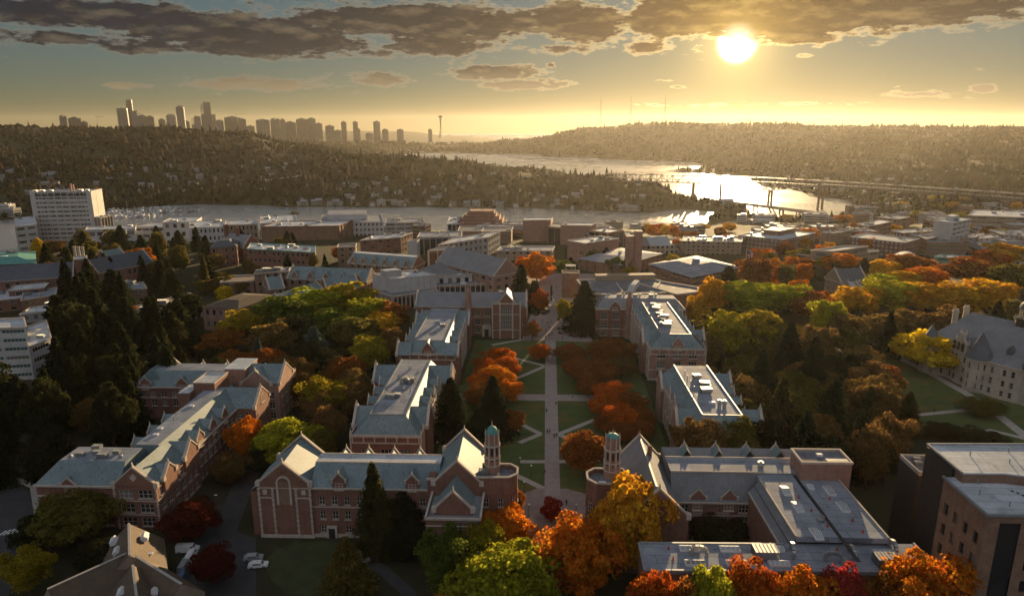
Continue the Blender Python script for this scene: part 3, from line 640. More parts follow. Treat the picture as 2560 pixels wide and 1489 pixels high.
# ---- front right hall with its U of flat roofs
def front_right_hall():
    T = site('brick_hall', 'brick hall with wide grey flat roofs and skylights around a court, front right', 'building', (45, 140, 0), R(1.2))
    w = MB(); s = MB(); deck = MB(); b = MB()
    gable_wall(T, 'y', 139.6, 19.0, 32.6, 0, 14.6, 21.4); gable_wall(T, 'y', 167, 20.2, 30.6, 0, 15.4, 21.4)
    trunc(s, None, 19.6, 31.2, 139.9, 166.7, 15.0, 21.2, 5.8, 5.8, 0, 0)
    w.facade((31.0, 140), (31.0, 166.7), 0, 15); w.facade((19.8, 166.7), (19.8, 140), 0, 15)
    MB().box(25.15, 25.65, 141, 166, 21.05, 21.3).build('ridge_cap', lead, T)
    MB().box(26.2, 27.2, 158.4, 159.4, 19, 22.6).build('chimney', brick, T)
    # canted bay by the turret
    poly = [(19.8, 147.6), (19.8, 155.2), (12.6, 155.2), (10.6, 153.2), (10.6, 150.0), (12.6, 147.8)][::-1]
    for i in range(6):
        p, q = poly[i], poly[(i + 1) % 6]; L = math.dist(p, q); windows(T, w, p, q, 0, 17.9, [(5, 2.2), (10, 2.4)], ucols(L, max(1, int(L / 3.2)), 1.3, .3), 2, 2)
    MB().prism(poly, 16.6, 16.7).build('roof_deck', membrane_dark, T)
    b2 = MB()
    for i in range(6): b2.bar((*poly[i], 18.0), (*poly[(i + 1) % 6], 18.0), .5, h=.35)
    b2.build('parapet', stone, T)
    rooftop(T, 14.2, 150.2, 16.7, 'hatch'); turret(T, 16.7, 153.6, 17.2, 24.4, 27.3, 29.8, 1.9)
    # north range: flat top with a dark steep slope to the court
    windows(T, w, (31, 150.8), (51.4, 150.8), 0, 11.9, [(1.2, 2.4), (5.2, 2.6), (9.0, 2.0)], [(3, 2.6), (6.2, 2.6), (12.8, 2.6), (17.6, 2.4)], 3, 2)
    windows(T, w, (72, 166.2), (31, 166.2), 0, 14, [(5, 2.3), (9.4, 2.2)], ucols(41, 10, 1.8), 2, 2)
    trunc(s, None, 31, 53, 150.5, 166.3, 12.0, 18.6, 0, 0, 2.6, 0)
    deck.box(31, 72, 153.0, 160.6, 17.6, 18.6); trunc(s, None, 31, 72, 160.4, 166.4, 14, 18.5, 0, 0, 6, 0)
    deck.face([(31, 160.5, 18.55), (31, 166.3, 14), (72, 166.3, 14), (72, 160.5, 18.55)])
    b.box(31, 53.4, 152.8, 153.1, 18.6, 18.95, bot=True); b.box(31, 72, 160.3, 160.6, 18.6, 18.95, bot=True); b.box(31, 51.4, 150.25, 150.8, 11.6, 12.0, bot=True); b.box(31, 51.4, 150.6, 150.8, 8.2, 8.4, bot=True)
    for x in (37.4, 44.9): dormer(T, x, 150.7, 9.2, 4.0, 3.6, 2.3, 4.4, 'S', slopem=copper, nx=3)
    for x in (37.0, 45.1, 53.0, 60.6): dormer(T, x, 166.3, 15.2, 3.2, 2.2, 2.3, 4, 'N', nx=2)
    # south parapet gable standing over the roof end
    # east range
    deck.box(51.6, 70.4, 127.0, 153.0, 17.0, 18.2)
    s.face([(49.4, 127, 15.0), (51.6, 127, 17.9), (51.6, 150.6, 17.9), (49.4, 150.6, 15.0)])
    w.facade((49.5, 150.6), (49.5, 127.2), 0, 15.0)
    windows(T, w, (70.2, 127), (70.2, 153), 0, 17, [(3, 2.2), (8, 2.2), (12.6, 2.2)], ucols(26, 7, 2.0), 2, 2)
    b.box(51.4, 51.8, 127, 150.4, 18.2, 18.5, bot=True); b.box(70.1, 70.5, 127, 153, 18.2, 18.5, bot=True); b.box(49.1, 49.5, 127, 150.5, 14.6, 15.0, bot=True)
    g = MB(); g.box(60.2, 61.0, 119, 152.8, 18.2, 18.28); g.box(50.4, 50.7, 127.1, 150.4, 16.4, 16.5, bot=True); g.build('roof_channel', dark_metal, T)
    # tall end block
    bl = MB(); bl.box(61.2, 73.0, 150.6, 157.6, 0, 22.4); bl.build('end_block', brick_pale, T); MB().box(61.6, 72.6, 151.0, 157.2, 22.4, 22.5).build('roof_deck', membrane_dark, T)
    p = MB(); ring(p, 61.5, 72.7, 150.9, 157.3, 22.4, 23.0, .5); p.build('parapet', stone, T); MB().box(67.4, 72.6, 151.2, 152.6, 22.5, 22.9).build('roof_step', lead, T); rooftop(T, 67, 155, 22.5, 'hatch', .8)
    # south range
    windows(T, w, (19.3, 117.6), (76.2, 118.8), 0, 15.6, [(3, 2.4), (7.5, 2.4), (11.6, 2.2)], ucols(56.9, 14, 2.4), 3, 2)
    windows(T, w, (49.4, 127.0), (19.5, 126.4), 0, 15.6, [(4, 2.4), (9, 2.4)], ucols(29.9, 7, 2.2), 3, 2); w.facade((76.2, 118.8), (76.2, 128), 0, 15.6); w.facade((19.5, 126.4), (19.3, 117.6), 0, 15.6); w.facade((76.2, 128), (70, 127.5), 0, 15.6)
    dk = MB(); dk.prism([(19.3, 117.6), (76.2, 118.8), (76.2, 128.2), (19.5, 126.5)], 15.6, 16.3); dk.build('roof_deck', membrane, T)
    e = MB(); e.bar((19.1, 117.5, 16.45), (76.4, 118.7, 16.45), .45, h=.4); e.bar((19.3, 126.5, 16.45), (49.3, 127.1, 16.45), .4, h=.35); e.bar((19.2, 117.6, 16.45), (19.4, 126.5, 16.45), .4, h=.35); e.bar((76.2, 118.8, 16.45), (76.2, 128.2, 16.45), .4, h=.35); e.build('parapet', lead, T)
    for x, y in ((29.4, 124.8), (37.6, 124.9), (46.6, 125.2), (29.5, 120.0), (37.7, 120.2), (46.0, 120.4), (68.5, 124.6)): skylight(T, x, y, 16.3, 4.0, 1.7)
    for x, y in ((55.8, 145.1), (56.0, 138.2), (56.0, 127.8), (65.9, 145.4), (66.0, 138.5)): skylight(T, x, y, 18.2, 1.7, 4.0)
    skylight(T, 62.2, 147, 18.2, 1.2, 2.2)
    for x, y, sc in ((43.9, 122.8, 1.9), (67, 121, 1.8)):
        rooftop(T, x, y, 16.3, 'box', sc)
    for x, y, rz in ((29.4, 123.0, -8), (49.6, 122.5, 80), (58.5, 121.5, 175), (61.3, 122.0, 85), (70.5, 124, 85)): rooftop(T, x, y, 16.3, 'duct', 1, R(rz))
    rooftop(T, 59.0, 133.0, 18.2, 'fan', 1.2); rooftop(T, 53.5, 156.0, 18.6, 'fan', 1.4); rooftop(T, 58.8, 121, 16.3, 'fan', 1.2)
    # warning cones and cable on the roof
    cm = MB(); cm.box(-.25, .25, -.25, .25, 0, .08); cm.cyl(0, 0, .08, .9, .2, .05, 8); cm = cm.mesh('safety_cone', red_paint)
    for x, y in ((57.8, 142.4), (58.6, 137.0), (59.6, 131.0), (64.6, 142.0), (65.8, 133.2), (66, 129), (25.2, 124.8), (25.4, 121.2), (39.5, 123.0), (59.4, 125.4)): part('safety_cone', cm, T, (x, y, 18.2 if y > 128 else 16.3))
    s.build('roof_slope', slate_grey, T); deck.build('roof_deck', membrane, T); w.build('wall', brick, T); b.build('string_course', stone, T)
front_right_hall()

# ---- hall on the far left of the foreground: front block, long wing, rear block
def left_hall():
    T = site('brick_hall', 'long brick hall with blue-green slate roofs and many gables at lower left', 'building', (-110, 150, 0), R(1.0))
    w = MB(); s = MB(); deck = MB(); b = MB()
    windows(T, w, (-129, 150.4), (-108.6, 150.4), 0, 11.8, [(.8, 2.0), (4.6, 2.2)], ucols(20.4, 5, 2.5), 3, 2); w.facade((-129, 166), (-129, 150.4), 0, 11.8); w.facade((-108, 166.4), (-129, 166.4), 0, 11.8)
    trunc(s, deck, -129.4, -107.5, 150.2, 166.6, 11.8, 16.6, 4.5, 0, 4.4, 4.4)
    b.box(-129.4, -108.4, 149.9, 150.35, 11.5, 11.95, bot=True); b.box(-129.2, -108.4, 150.2, 150.4, 8.6, 9.0, bot=True)
    dormer(T, -120.6, 150.35, 9.2, 4.0, 2.6, 2.0, 4.6, 'S')
    # front gabled bay
    windows(T, w, (-108.6, 149.9), (-97.6, 149.9), 0, 12.2, [(1.0, 2.3), (4.8, 2.4), (8.8, 2.3)], [(3.0, 3.6), (8.0, 3.6)], 3, 2)
    gable_wall(T, 'y', 150.2, -108.6, -97.6, 12.0, 12.3, 17.2); MB().ext([(-103.1 - .95, 14.6), (-103.1, 13.55), (-103.1 + .95, 14.6), (-103.1, 15.65)], 'y', 149.75, 149.9).build('stone_diamond', stone, T)
    windows(T, w, (-97.6, 149.9), (-97.6, 172), 0, 12, [(1, 2.2), (4.8, 2.2), (8.8, 2.2)], ucols(22, 6, 2.0), 2, 2)
    trunc(s, None, -108.6, -97.6, 150.4, 166, 12.1, 16.9, 5.5, 5.5, 0, 0)
    b.box(-108.8, -97.4, 149.7, 149.9, 8.0, 8.25, bot=True); b.box(-97.6, -97.4, 150, 172, 8.0, 8.25, bot=True); b.box(-108.7, -97.5, 149.72, 149.9, 4.1, 4.3, bot=True)
    for x in (-108.5, -97.7):
        for i in range(16): b.box(x - .2 - .12 * (i % 2), x + .2 + .12 * (i % 2), 149.74, 149.9, .2 + i * .74, .2 + i * .74 + .5)
    for y, wd in ((156.5, 6.0), (168.0, 7.5)):
        gable_wall(T, 'x', -97.6, y - wd / 2, y + wd / 2, 8, 12.3, 12.3 + wd * .5, shoulders=True)
        trunc(s, None, -106, -97.8, y - wd / 2, y + wd / 2, 12.2, 12.1 + wd * .5, 0, 0, wd / 2, wd / 2)
    # long wing
    windows(T, w, (-98.8, 172), (-98.8, 205), 0, 11.6, [(1, 2.2), (4.8, 2.2), (8.4, 2.0)], ucols(33, 10, 1.9), 2, 2); w.facade((-115.5, 206), (-115.5, 166), 0, 11.6)
    trunc(s, deck, -115.8, -98.6, 164, 206, 11.8, 16.6, 5.4, 5.6, 0, 0)
    b.box(-98.9, -98.3, 172, 205, 11.4, 11.8, bot=True); b.box(-98.7, -98.5, 172, 205, 7.6, 7.85, bot=True)
    for y in (176, 184, 192): dormer(T, -98.75, y, 10.2, 4.2, 3.0, 2.2, 5.5, 'E')
    for y in (172, 180, 188): dormer(T, -115.6, y, 11.0, 3.4, 2.0, 1.9, 4.5, 'W', nx=2)
    # cross wing at the far end
    gable_wall(T, 'x', -92.6, 199.5, 211.5, 0, 12.2, 17.2); trunc(s, None, -110, -92.8, 199.6, 211.4, 11.9, 16.9, 0, 0, 5.9, 5.9)
    windows(T, w, (-100, 199.6), (-92.6, 199.6), 0, 11.8, [(4.8, 2.2), (8.6, 2.0)], ucols(7.4, 2, 1.8), 2, 2); w.facade((-92.6, 211.4), (-112, 211.4), 0, 11.8)
    wm, gm_ = window_meshes(2.4, 2.6, 3, 2, stone, glass, True, True)
    o = part('window', wm, T, (-92.26, 205.5, 12.0), R(90)); part('pane', gm_, o)
    # penthouse
    ph_ = MB(); ph_.box(-113.6, -106.6, 203, 213, 12, 19.0); ph_.box(-117.6, -113.6, 200, 208, 10, 16.6); ph_.build('penthouse', brick, T); q = MB(); ring(q, -113.4, -106.8, 203.2, 212.8, 19.0, 19.4, .35); q.build('parapet', stone, T); MB().box(-113.4, -106.8, 203.2, 212.8, 19.0, 19.1).build('roof_deck', membrane_pale, T); MB().box(-117.4, -113.8, 200.2, 207.8, 16.6, 16.8).build('roof_deck', membrane_pale, T)
    # rear block
    windows(T, w, (-143, 217.5), (-106, 217.5), 0, 11.8, [(4.8, 2.2), (8.2, 2.0)], ucols(37, 9, 2.0), 2, 2); w.facade((-143, 233), (-143, 217.5), 0, 11.8)
    trunc(s, deck, -143.4, -104, 217.2, 233, 11.8, 16.6, 4.6, 0, 4.4, 4.4); b.box(-143.4, -106, 217.0, 217.5, 11.5, 11.9, bot=True); b.box(-143.2, -106, 217.3, 217.5, 7.6, 7.85, bot=True)
    gable_wall(T, 'y', 233, -143.0, -131.5, 8, 12.4, 17.6); trunc(s, None, -142.8, -131.7, 219, 233, 12.0, 17.2, 5.5, 5.5, 0, 0)
    for x in (-138.5, -125.5): dormer(T, x, 217.45, 10.6, 4.0, 2.4, 2.2, 5, 'S')
    for x in (-125, -116): dormer(T, x, 233.0, 11.2, 3, 2.4, 2.2, 5, 'N', nx=2)
    e = MB(); windows(T, e, (-107, 216.5), (-91, 216.5), 0, 13.4, [(1, 2.2), (4.8, 2.2), (8.4, 2.2)], ucols(16, 4, 2.0), 2, 2); windows(T, e, (-91, 216.5), (-91, 234), 0, 13.4, [(1, 2.2), (4.8, 2.2), (8.4, 2.2)], ucols(17.5, 4, 2.0), 2, 2); e.facade((-91, 234), (-107, 234), 0, 13.4); e.facade((-107, 234), (-107, 216.5), 0, 13.4); e.build('wall', brick_pale, T)
    gable_wall(T, 'x', -91, 217.5, 230.5, 13, 13.6, 19.0, wallm=brick_pale); trunc(s, None, -104, -91.2, 217.6, 230.4, 13.4, 18.6, 0, 0, 6.4, 6.4)
    gable_wall(T, 'y', 216.6, -104, -93.5, 13, 13.6, 18.4, wallm=brick_pale); trunc(s, None, -103.8, -93.7, 216.8, 226, 13.4, 18.1, 5.05, 5.05, 0, 0)
    b3 = MB(); b3.box(-110, -103, 218, 229, 13, 18.4); b3.build('penthouse', brick_pale, T); MB().box(-110.2, -102.8, 217.8, 229.2, 18.4, 18.7).build('roof_deck', membrane_pale, T)
    for x, y in ((-121, 157.0), (-117.4, 158.2), (-114.6, 156.4), (-112.2, 158.6), (-119, 161)): rooftop(T, x, y, 16.6, 'box', random.uniform(.7, 1.1))
    for x, y in ((-123, 156), (-110, 156.5), (-116, 155.4)): rooftop(T, x, y, 16.6, 'fan', .8)
    for y in (170, 174, 179, 183, 190, 195): rooftop(T, -109.2 + random.uniform(0, 3), y, 16.6, 'pipe' if y % 2 else 'hatch', .8)
    s.build('roof_slope', slate, T); deck.build('roof_deck', membrane, T); w.build('wall', brick, T); b.build('string_course', stone, T)
left_hall()

# ---- the four halls along the quadrangle
def quad_hall(lab, x0, x1, y0, y1, ze, zt, insx, front, wallm=brick, back_hip=3.0, rz=1.0, cross=(), slopem=slate, deckm=membrane, pinn=True, side='E', units=(), frontdormer=False):
    T = site('quad_hall', lab, 'building', ((x0 + x1) / 2, (y0 + y1) / 2, 0), R(rz))
    w = MB(); s = MB(); deck = MB(); b = MB(); L = x1 - x0; D_ = y1 - y0
    rows = [(1.0, 2.6), (5.2, 2.8)] + ([(9.4, 2.2)] if ze > 12.4 else [])
    windows(T, w, (x0, y0), (x1, y0), 0, ze, rows, ucols(L, 3, 3.4, 1.6), 3, 2, depth=.4)
    n = int(D_ / 4.2)
    windows(T, w, (x1, y0), (x1, y1), 0, ze, rows, ucols(D_, n, 2.2, .6), 2, 2); windows(T, w, (x0, y1), (x0, y0), 0, ze, rows, ucols(D_, n, 2.2, .6), 2, 2); w.facade((x1, y1), (x0, y1), 0, ze)
    trunc(s, deck, x0 + .3, x1 - .3, y0 + .3, y1 - .3, ze, zt, insx, insx, front, back_hip)
    ring(b, x0, x1, y0, y1, ze - .25, ze + .55, .35); ring(b, x0, x1, y0, y1, ze - 2.3, ze - 1.95, .2); ring(b, x0, x1, y0, y1, 4.4, 4.7, .15); ring(b, x0, x1, y0, y1, 0, .8, .2)
    for i in range(n + 1):   # buttresses between the long windows
        y = y0 + .3 + (D_ - .6) * i / n
        for x, q in ((x1, 1), (x0, -1)): b.box(min(x, x + q * .5), max(x, x + q * .5), y - .3, y + .3, 0, ze + .4)
    for i in range(7): x = x0 + .4 + (L - .8) * i / 6; b.box(x - .15, x + .15, y0 - .3, y0, ze - 2, ze - .25)
    if pinn: finials(T, [(x, y0 + .3 + (D_ - .6) * i / n, ze + .5) for i in range(n + 1) for x in (x0 - .15, x1 + .15)], 1.9, .26)
    for (yc, wd, ext) in cross:
        hh = zt - ze
        for xx, q in ((x1 + ext, 1), (x0 - ext, -1)):
            gable_wall(T, 'x', xx, yc - wd / 2, yc + wd / 2, 0, ze + .2, ze + .2 + hh, wallm=wallm)
            xi = (x0 + x1) / 2 + q * (L / 2 - insx)
            trunc(s, None, min(xi, xx), max(xi, xx), yc - wd / 2, yc + wd / 2, ze, zt - .06, 0, 0, wd / 2, wd / 2)
            w.facade((min(xx, xx - q * ext), yc - wd / 2), (max(xx, xx - q * ext), yc - wd / 2), 0, ze); w.facade((max(xx, xx - q * ext), yc + wd / 2), (min(xx, xx - q * ext), yc + wd / 2), 0, ze)
    for i in range(int(D_ / 8)):
        y = y0 + 6 + i * 8
        if all(abs(y - c[0]) > c[1] / 2 + 2 for c in cross):
            dormer(T, x1 - .1, y, ze - .5, 3.0, 2.2, 1.9, 4, 'E', slopem=slopem, wallm=wallm, nx=3); dormer(T, x0 + .1, y, ze - .5, 3.0, 2.2, 1.9, 4, 'W', slopem=slopem, wallm=wallm, nx=3)
    if frontdormer: dormer(T, (x0 + x1) / 2, y0 - .2, ze - .6, 4.4, 2.6, 3.0, front + 1, 'S', slopem=slopem, wallm=wallm, nx=4)
    ed = MB()
    xl, xr, yf, yb = x0 + .3 + insx, x1 - .3 - insx, y0 + .3 + front, y1 - .3 - back_hip
    ed.box(xl - .2, xl + .15, yf, yb, zt - .05, zt + .4); ed.box(xr - .15, xr + .2, yf, yb, zt - .05, zt + .4); ed.box(xl, xr, yf - .15, yf + .15, zt - .05, zt + .35); ed.build('roof_kerb', lead, T)
    for (x, y, kd, sc) in units: rooftop(T, x, y, zt, kd, sc, random.uniform(-.2, .2))
    s.build('roof_slope', slopem, T); deck.build('roof_deck', deckm, T); w.build('wall', wallm, T); b.build('stone_trim', stone, T)
    return T
def rnd_units(x0, x1, y0, y1, n, seed):
    q = random.Random(seed); return [(q.uniform(x0, x1), q.uniform(y0, y1), q.choice(['box', 'fan', 'pipe', 'box', 'hatch', 'pipe']), q.uniform(.7, 1.2)) for _ in range(n)]
quad_hall('near left quadrangle hall, pinnacled brick with sunlit slate slope and cluttered flat roof', -57.2, -36.8, 181.5, 236.5, 12.2, 17.0, 4.6, 4.2, cross=((193, 10, 1.0), (230, 11, 3.5)), back_hip=1.0,
          units=[(-49, 199, 'box', 1.2), (-47, 200, 'box', 1.0), (-46, 206, 'fan', 1.3), (-48, 211, 'duct', 1), (-45.5, 213, 'box', 1.6), (-49.5, 216, 'fan', 1.2), (-44, 222, 'fan', .8), (-47.5, 225, 'fan', .9), (-43.6, 204, 'pipe', 1), (-51, 204, 'pipe', 1)])
quad_hall('far left quadrangle hall with puddled flat roof and small front gable', -58.6, -36.2, 255.5, 312, 12.2, 16.4, 4.6, 4.4, cross=((258.6, 9.0, 1.0), (302, 9, 1.0)), back_hip=1.0, frontdormer=True, units=rnd_units(-51, -44, 264, 306, 6, 3))
quad_hall('near right quadrangle hall, brick and pale stone with bluish flat roof', 41.4, 62.8, 186.5, 236, 12.2, 16.9, 4.6, 4.0, cross=((196, 8, 2.0), (227, 9, 1.2)), wallm=brick_pale, back_hip=1.2, frontdormer=False, deckm=membrane,
          units=[(51.5, 222, 'box', 1.1), (52.5, 215, 'box', 1.3), (53.8, 213.5, 'fan', .9), (51.6, 209, 'box', 1.4), (53.6, 200, 'fan', 1.2), (51.4, 200.5, 'hatch', 1.1), (55, 199.6, 'fan', 1.2), (48, 215, 'pipe', 1.2), (48, 220, 'pipe', 1.2), (48.2, 225, 'pipe', 1.2), (48, 210, 'pipe', 1.2)])
quad_hall('far right quadrangle hall with row of bright air handlers on its roof', 41.2, 63.4, 264, 322, 13.2, 18.0, 4.8, 4.4, wallm=brick_pale, cross=((276, 9, 1.5),), back_hip=1.0, frontdormer=True, deckm=membrane,
          units=[(50.5 + (i % 2) * 1.4, 280 + i * 4.4, 'box', 1.5 - .25 * (i % 3)) for i in range(9)] + [(48.6, 282, 'fan', 1.4), (49.4, 292, 'fan', 1.2)])

def cross_hall_left():
    T = site('quad_hall', 'brick hall across the far left end of the quadrangle, tall stone-framed window bay', 'building', (-38, 326, 0), R(1.0))
    w = MB(); s = MB(); b = MB()
    windows(T, w, (-64, 321), (-26, 321), 0, 14.6, [(1.5, 2.4), (5.6, 2.8), (10.2, 2.4)], ucols(38, 8, 2.8), 3, 2, near=True); w.facade((-64, 335), (-64, 321), 0, 14.6); w.facade((-9.8, 335), (-64, 335), 0, 14.6)
    windows(T, w, (-13.0, 321), (-9.8, 321), 0, 15, [(5.6, 2.4)], [(1.6, 1.0)], 1, 2)
    w.facade((-9.8, 321), (-9.8, 335), 0, 15)
    trunc(s, None, -64.4, -10, 320.8, 335.2, 14.6, 20.4, 0, 0, 7.2, 7.2)
    gable_wall(T, 'x', -64.2, 321, 335, 0, 14.8, 20.8); gable_wall(T, 'x', -10, 321, 335, 0, 14.8, 20.8)
    # projecting bay with the tall window
    bay = MB(); windows(T, bay, (-26.2, 316.2), (-12.8, 316.2), 0, 17.6, [(4.8, 11.2)], [(6.7, 5.2)], 5, 5, depth=.5); bay.facade((-12.8, 316.2), (-12.8, 322), 0, 17.6); bay.facade((-26.2, 322), (-26.2, 316.2), 0, 17.6); bay.build('bay_wall', brick, T)
    gable_wall(T, 'y', 316.6, -23.6, -15.4, 17, 17.6, 22.4); trunc(s, None, -24.4, -14.6, 316.8, 329, 17.2, 22.6, 4.9, 4.9, 0, 0)
    b.box(-26.5, -12.5, 315.9, 316.2, 17.2, 17.9, bot=True)
    for x in (-26.2, -22.6, -16.4, -12.8): b.box(x - .3, x + .3, 315.75, 316.2, 0, 18.6)
    for z in (4.2, 12.2): b.box(-26.2, -12.8, 316.0, 316.2, z, z + .3, bot=True)
    b.box(-64, -26, 320.7, 321, 14.2, 14.7, bot=True); b.box(-64, -26, 320.8, 321, 9.2, 9.5, bot=True)
    d = MB(); d.box(-31.5, -27.2, 319.2, 321, 0, 5.6); d.build('porch', stone, T); MB().box(-30.4, -28.3, 319.1, 319.25, 0, 3.8).build('door', dark_metal, T)
    t = MB(); t.cyl(-38.2, 319.8, 0, 18.5, 1.7, 1.6, 8); t.cyl(-38.2, 319.8, 18.5, 22, 1.45, 1.35, 8); t.cyl(-38.2, 319.8, 22, 26.3, 1.3, .05, 8); t.build('stair_turret', brick_pale, T)
    rooftop(T, -22.6, 329, 19.6, 'box', 1.0)
    s.build('roof_slope', slate_grey, T); w.build('wall', brick, T); b.build('stone_trim', stone, T)
cross_hall_left()
def cross_hall_right():
    T = site('quad_hall', 'brick hall across the far right end of the quadrangle behind the big conifer', 'building', (45, 330, 0), R(1.0))
    w = MB(); s = MB(); b = MB(); deck = MB()
    windows(T, w, (24, 322), (66.5, 322), 0, 14.2, [(.8, 2.2), (4.6, 3.0), (9.0, 3.2)], ucols(42.5, 7, 3.6), 5, 2); w.facade((66.5, 322), (66.5, 338), 0, 14.2); w.facade((66.5, 338), (24, 338), 0, 14.2); w.facade((24, 338), (24, 322), 0, 14.2)
    trunc(s, deck, 23.7, 66.8, 321.7, 338.3, 14.2, 18.6, 4, 4, 4.6, 4.6)
    ring(b, 24, 66.5, 322, 338, 13.8, 14.5, .35); ring(b, 24, 66.5, 322, 338, 4.0, 4.3, .2)
    dormer(T, 33, 321.6, 13.4, 5, 2, 2.6, 6, 'S', slopem=slate_grey)
    t = MB(); t.cyl(39.6, 320.4, 0, 20, 1.6, 1.5, 8); t.cyl(39.6, 320.4, 20, 23.6, 1.4, .05, 8); t.build('stair_turret', brick_pale, T)
    for i in range(12): rooftop(T, 28 + i * 2.6, 330 + (i % 3) * 1.4, 18.6, ['box', 'fan', 'pipe'][i % 3], 1.0)
    s.build('roof_slope', slate_grey, T); deck.build('roof_deck', membrane, T); w.build('wall', brick, T); b.build('stone_trim', stone, T)
cross_hall_right()

# ---- modern brick block at the right edge
def modern_block():
    T = site('office_block', 'modern brick office block with pale blue flat roofs at the right edge', 'building', (95, 125, 0), R(0.5))
    w = MB(); d = MB(); Z = 31.5; rows = [(2.6 + 4.4 * i, 2.5) for i in range(6)]
    windows(T, w, (80.2, 128.7), (80.1, 114.8), 0, Z, rows, [(2.2, 1.5), (5.4, 1.5), (8.6, 1.5), (11.8, 1.5)], 1, 1, fm=dark_metal, sill=False, depth=.5)
    w.facade((80.1, 114.8), (82.6, 114.85), 0, Z); windows(T, w, (86.4, 114.9), (118, 115.4), 0, Z, rows, ucols(31, 9, 1.5), 1, 1, fm=dark_metal, sill=False, depth=.5)
    MB().box(82.6, 86.4, 115.1, 116, 0, Z - 1.2).build('glazed_stair', glass, T); w.box(82.4, 86.6, 114.9, 116.5, Z - 1.3, Z)
    w.facade((118, 115.4), (118, 129.5), 0, Z); w.facade((90, 128.8), (80.2, 128.7), 0, Z)
    d.prism([(80.1, 114.8), (118, 115.4), (118, 129.4), (80.2, 128.7)], Z, Z + .3)
    up = [(82.3, 126.4), (90.5, 126.6), (97, 124.9), (118, 125.4), (118, 140), (82.2, 138.6)]
    w.prism(up, 0, 33.7, cap=False); w.build('wall', brick_brown, T)
    d.prism([(p[0] - .2, p[1]) for p in up], 33.7, 34.0); d.build('roof_deck', membrane_pale, T)
    MB().box(81.7, 82.2, 128.9, 138.5, 0, 33.6).build('side_screen', dark_metal, T)
    e = MB(); e.bar((81.9, 126.2, 34.1), (81.9, 138.7, 34.1), .4, h=.45); e.bar((81.9, 138.7, 34.1), (118, 140.1, 34.1), .4, h=.45); e.bar((80.0, 128.8, 31.9), (80.0, 114.7, 31.9), .4, h=.45); e.bar((80.0, 114.7, 31.9), (118, 115.3, 31.9), .4, h=.45); e.build('parapet', lead, T)
    a = MB(); a.box(85, 91.4, 145.2, 153.8, 0, 23.2); a.build('annex', dark_metal, T); r = MB(); ring(r, 85.3, 91.1, 145.5, 153.5, 23.2, 24.2, .3); r.build('parapet', concrete, T); MB().box(85.3, 91.1, 145.5, 153.5, 23.2, 23.3).build('roof_deck', membrane_dark, T)
    for x, y in ((87.2, 150), (89.6, 148), (88, 152)): rooftop(T, x, y, 23.3, 'box', .7)
    p = MB(); p.box(95.5, 104, 120.4, 126.0, Z, 34.8)
    for i in range(12): p.box(95.5 + i * .7, 95.8 + i * .7, 120.2, 126.2, 34.8, 35.1)
    p.build('plant_screen', metal, T)
    for i in range(10): MB().box(90.0 + .5 * i, 90.4 + .5 * i, 123.4 - i * .8, 123.9 - i * .8, Z + .3, Z + .4).build('roof_tray', dark_metal, T)
    for x, y in ((85, 126), (86, 118), (83, 122), (89, 117)): rooftop(T, x, y, Z + .3, 'pipe', .7)
    for x, y in ((88, 134), (94, 131), (97, 136)): rooftop(T, x, y, 34, 'pipe', .6)
modern_block()

# ---- brown shingled house at the bottom left
def shingle_house():
    T = site('shingle_house', 'brown shingled house with steep sunlit ridges and skylights at bottom left', 'house', (-88, 125, 0), 0)
    q = lambda px, py, z: (*un(px, py, z), z)
    r = MB(); w = MB()
    def gab(p, q_, hw, zr, ze):
        p, q_ = Vector(p), Vector(q_); d = (q_ - p).normalized(); n = Vector((-d.y, d.x)) * hw
        a, b_, c, e = p + n, p - n, q_ + n, q_ - n
        r.face([(*p, zr), (*q_, zr), (*e, ze), (*b_, ze)][::-1]); r.face([(*p, zr), (*q_, zr), (*c, ze), (*a, ze)])
        w.face([(*a, ze), (*b_, ze), (*p, zr)]); w.face([(*c, ze), (*e, ze), (*q_, zr)])
        for u, v in ((a, b_), (b_, e), (e, c), (c, a)): w.face([(*u, 0), (*v, 0), (*v, ze), (*u, ze)])
        k_ = MB(); k_.bar((*p, zr + .08), (*q_, zr + .08), .5, h=.2); k_.build('ridge_cap', concrete, T)
    gab(un(322, 1308, 12), un(324, 1388, 12), 6.6, 12, 6.0)
    gab(un(320, 1372, 12), un(120, 1480, 10.5), 5.0, 11.2, 6.4)
    gab(un(332, 1412, 11.6), un(350, 1560, 11.6), 5.4, 11.6, 6.2)
    gab(un(322, 1370, 12), un(455, 1470, 10), 4.6, 11.0, 6.4)
    r.build('roof', shingle, T); w.build('wall', tan_conc, T)
    sm = MB(); sm.box(-.7, .7, -1.0, 1.0, -.3, .35); sm.ext([(-.8, .35), (.8, .35), (.8, .5), (0, 1.1), (-.8, .5)], 'y', -1.1, 1.1); sm = sm.mesh('roof_light', [white_paint])
    for px, py, z in ((362, 1342, 10.2), (285, 1352, 9.6), (293, 1378, 9.6), (304, 1480, 9), (385, 1482, 8.6)): p = un(px, py, z); part('roof_light', sm, T, (*p, z - .2), .4)
    gm = MB().box(-.6, .6, -.4, .4, 0, .2).mesh('skylight', white_paint)
    for px, py, z in ((273, 1432, 9.3), (375, 1382, 8.9), (388, 1463, 8.4)): p = un(px, py, z); part('skylight', gm, T, (*p, z - .1), .2)
shingle_house()

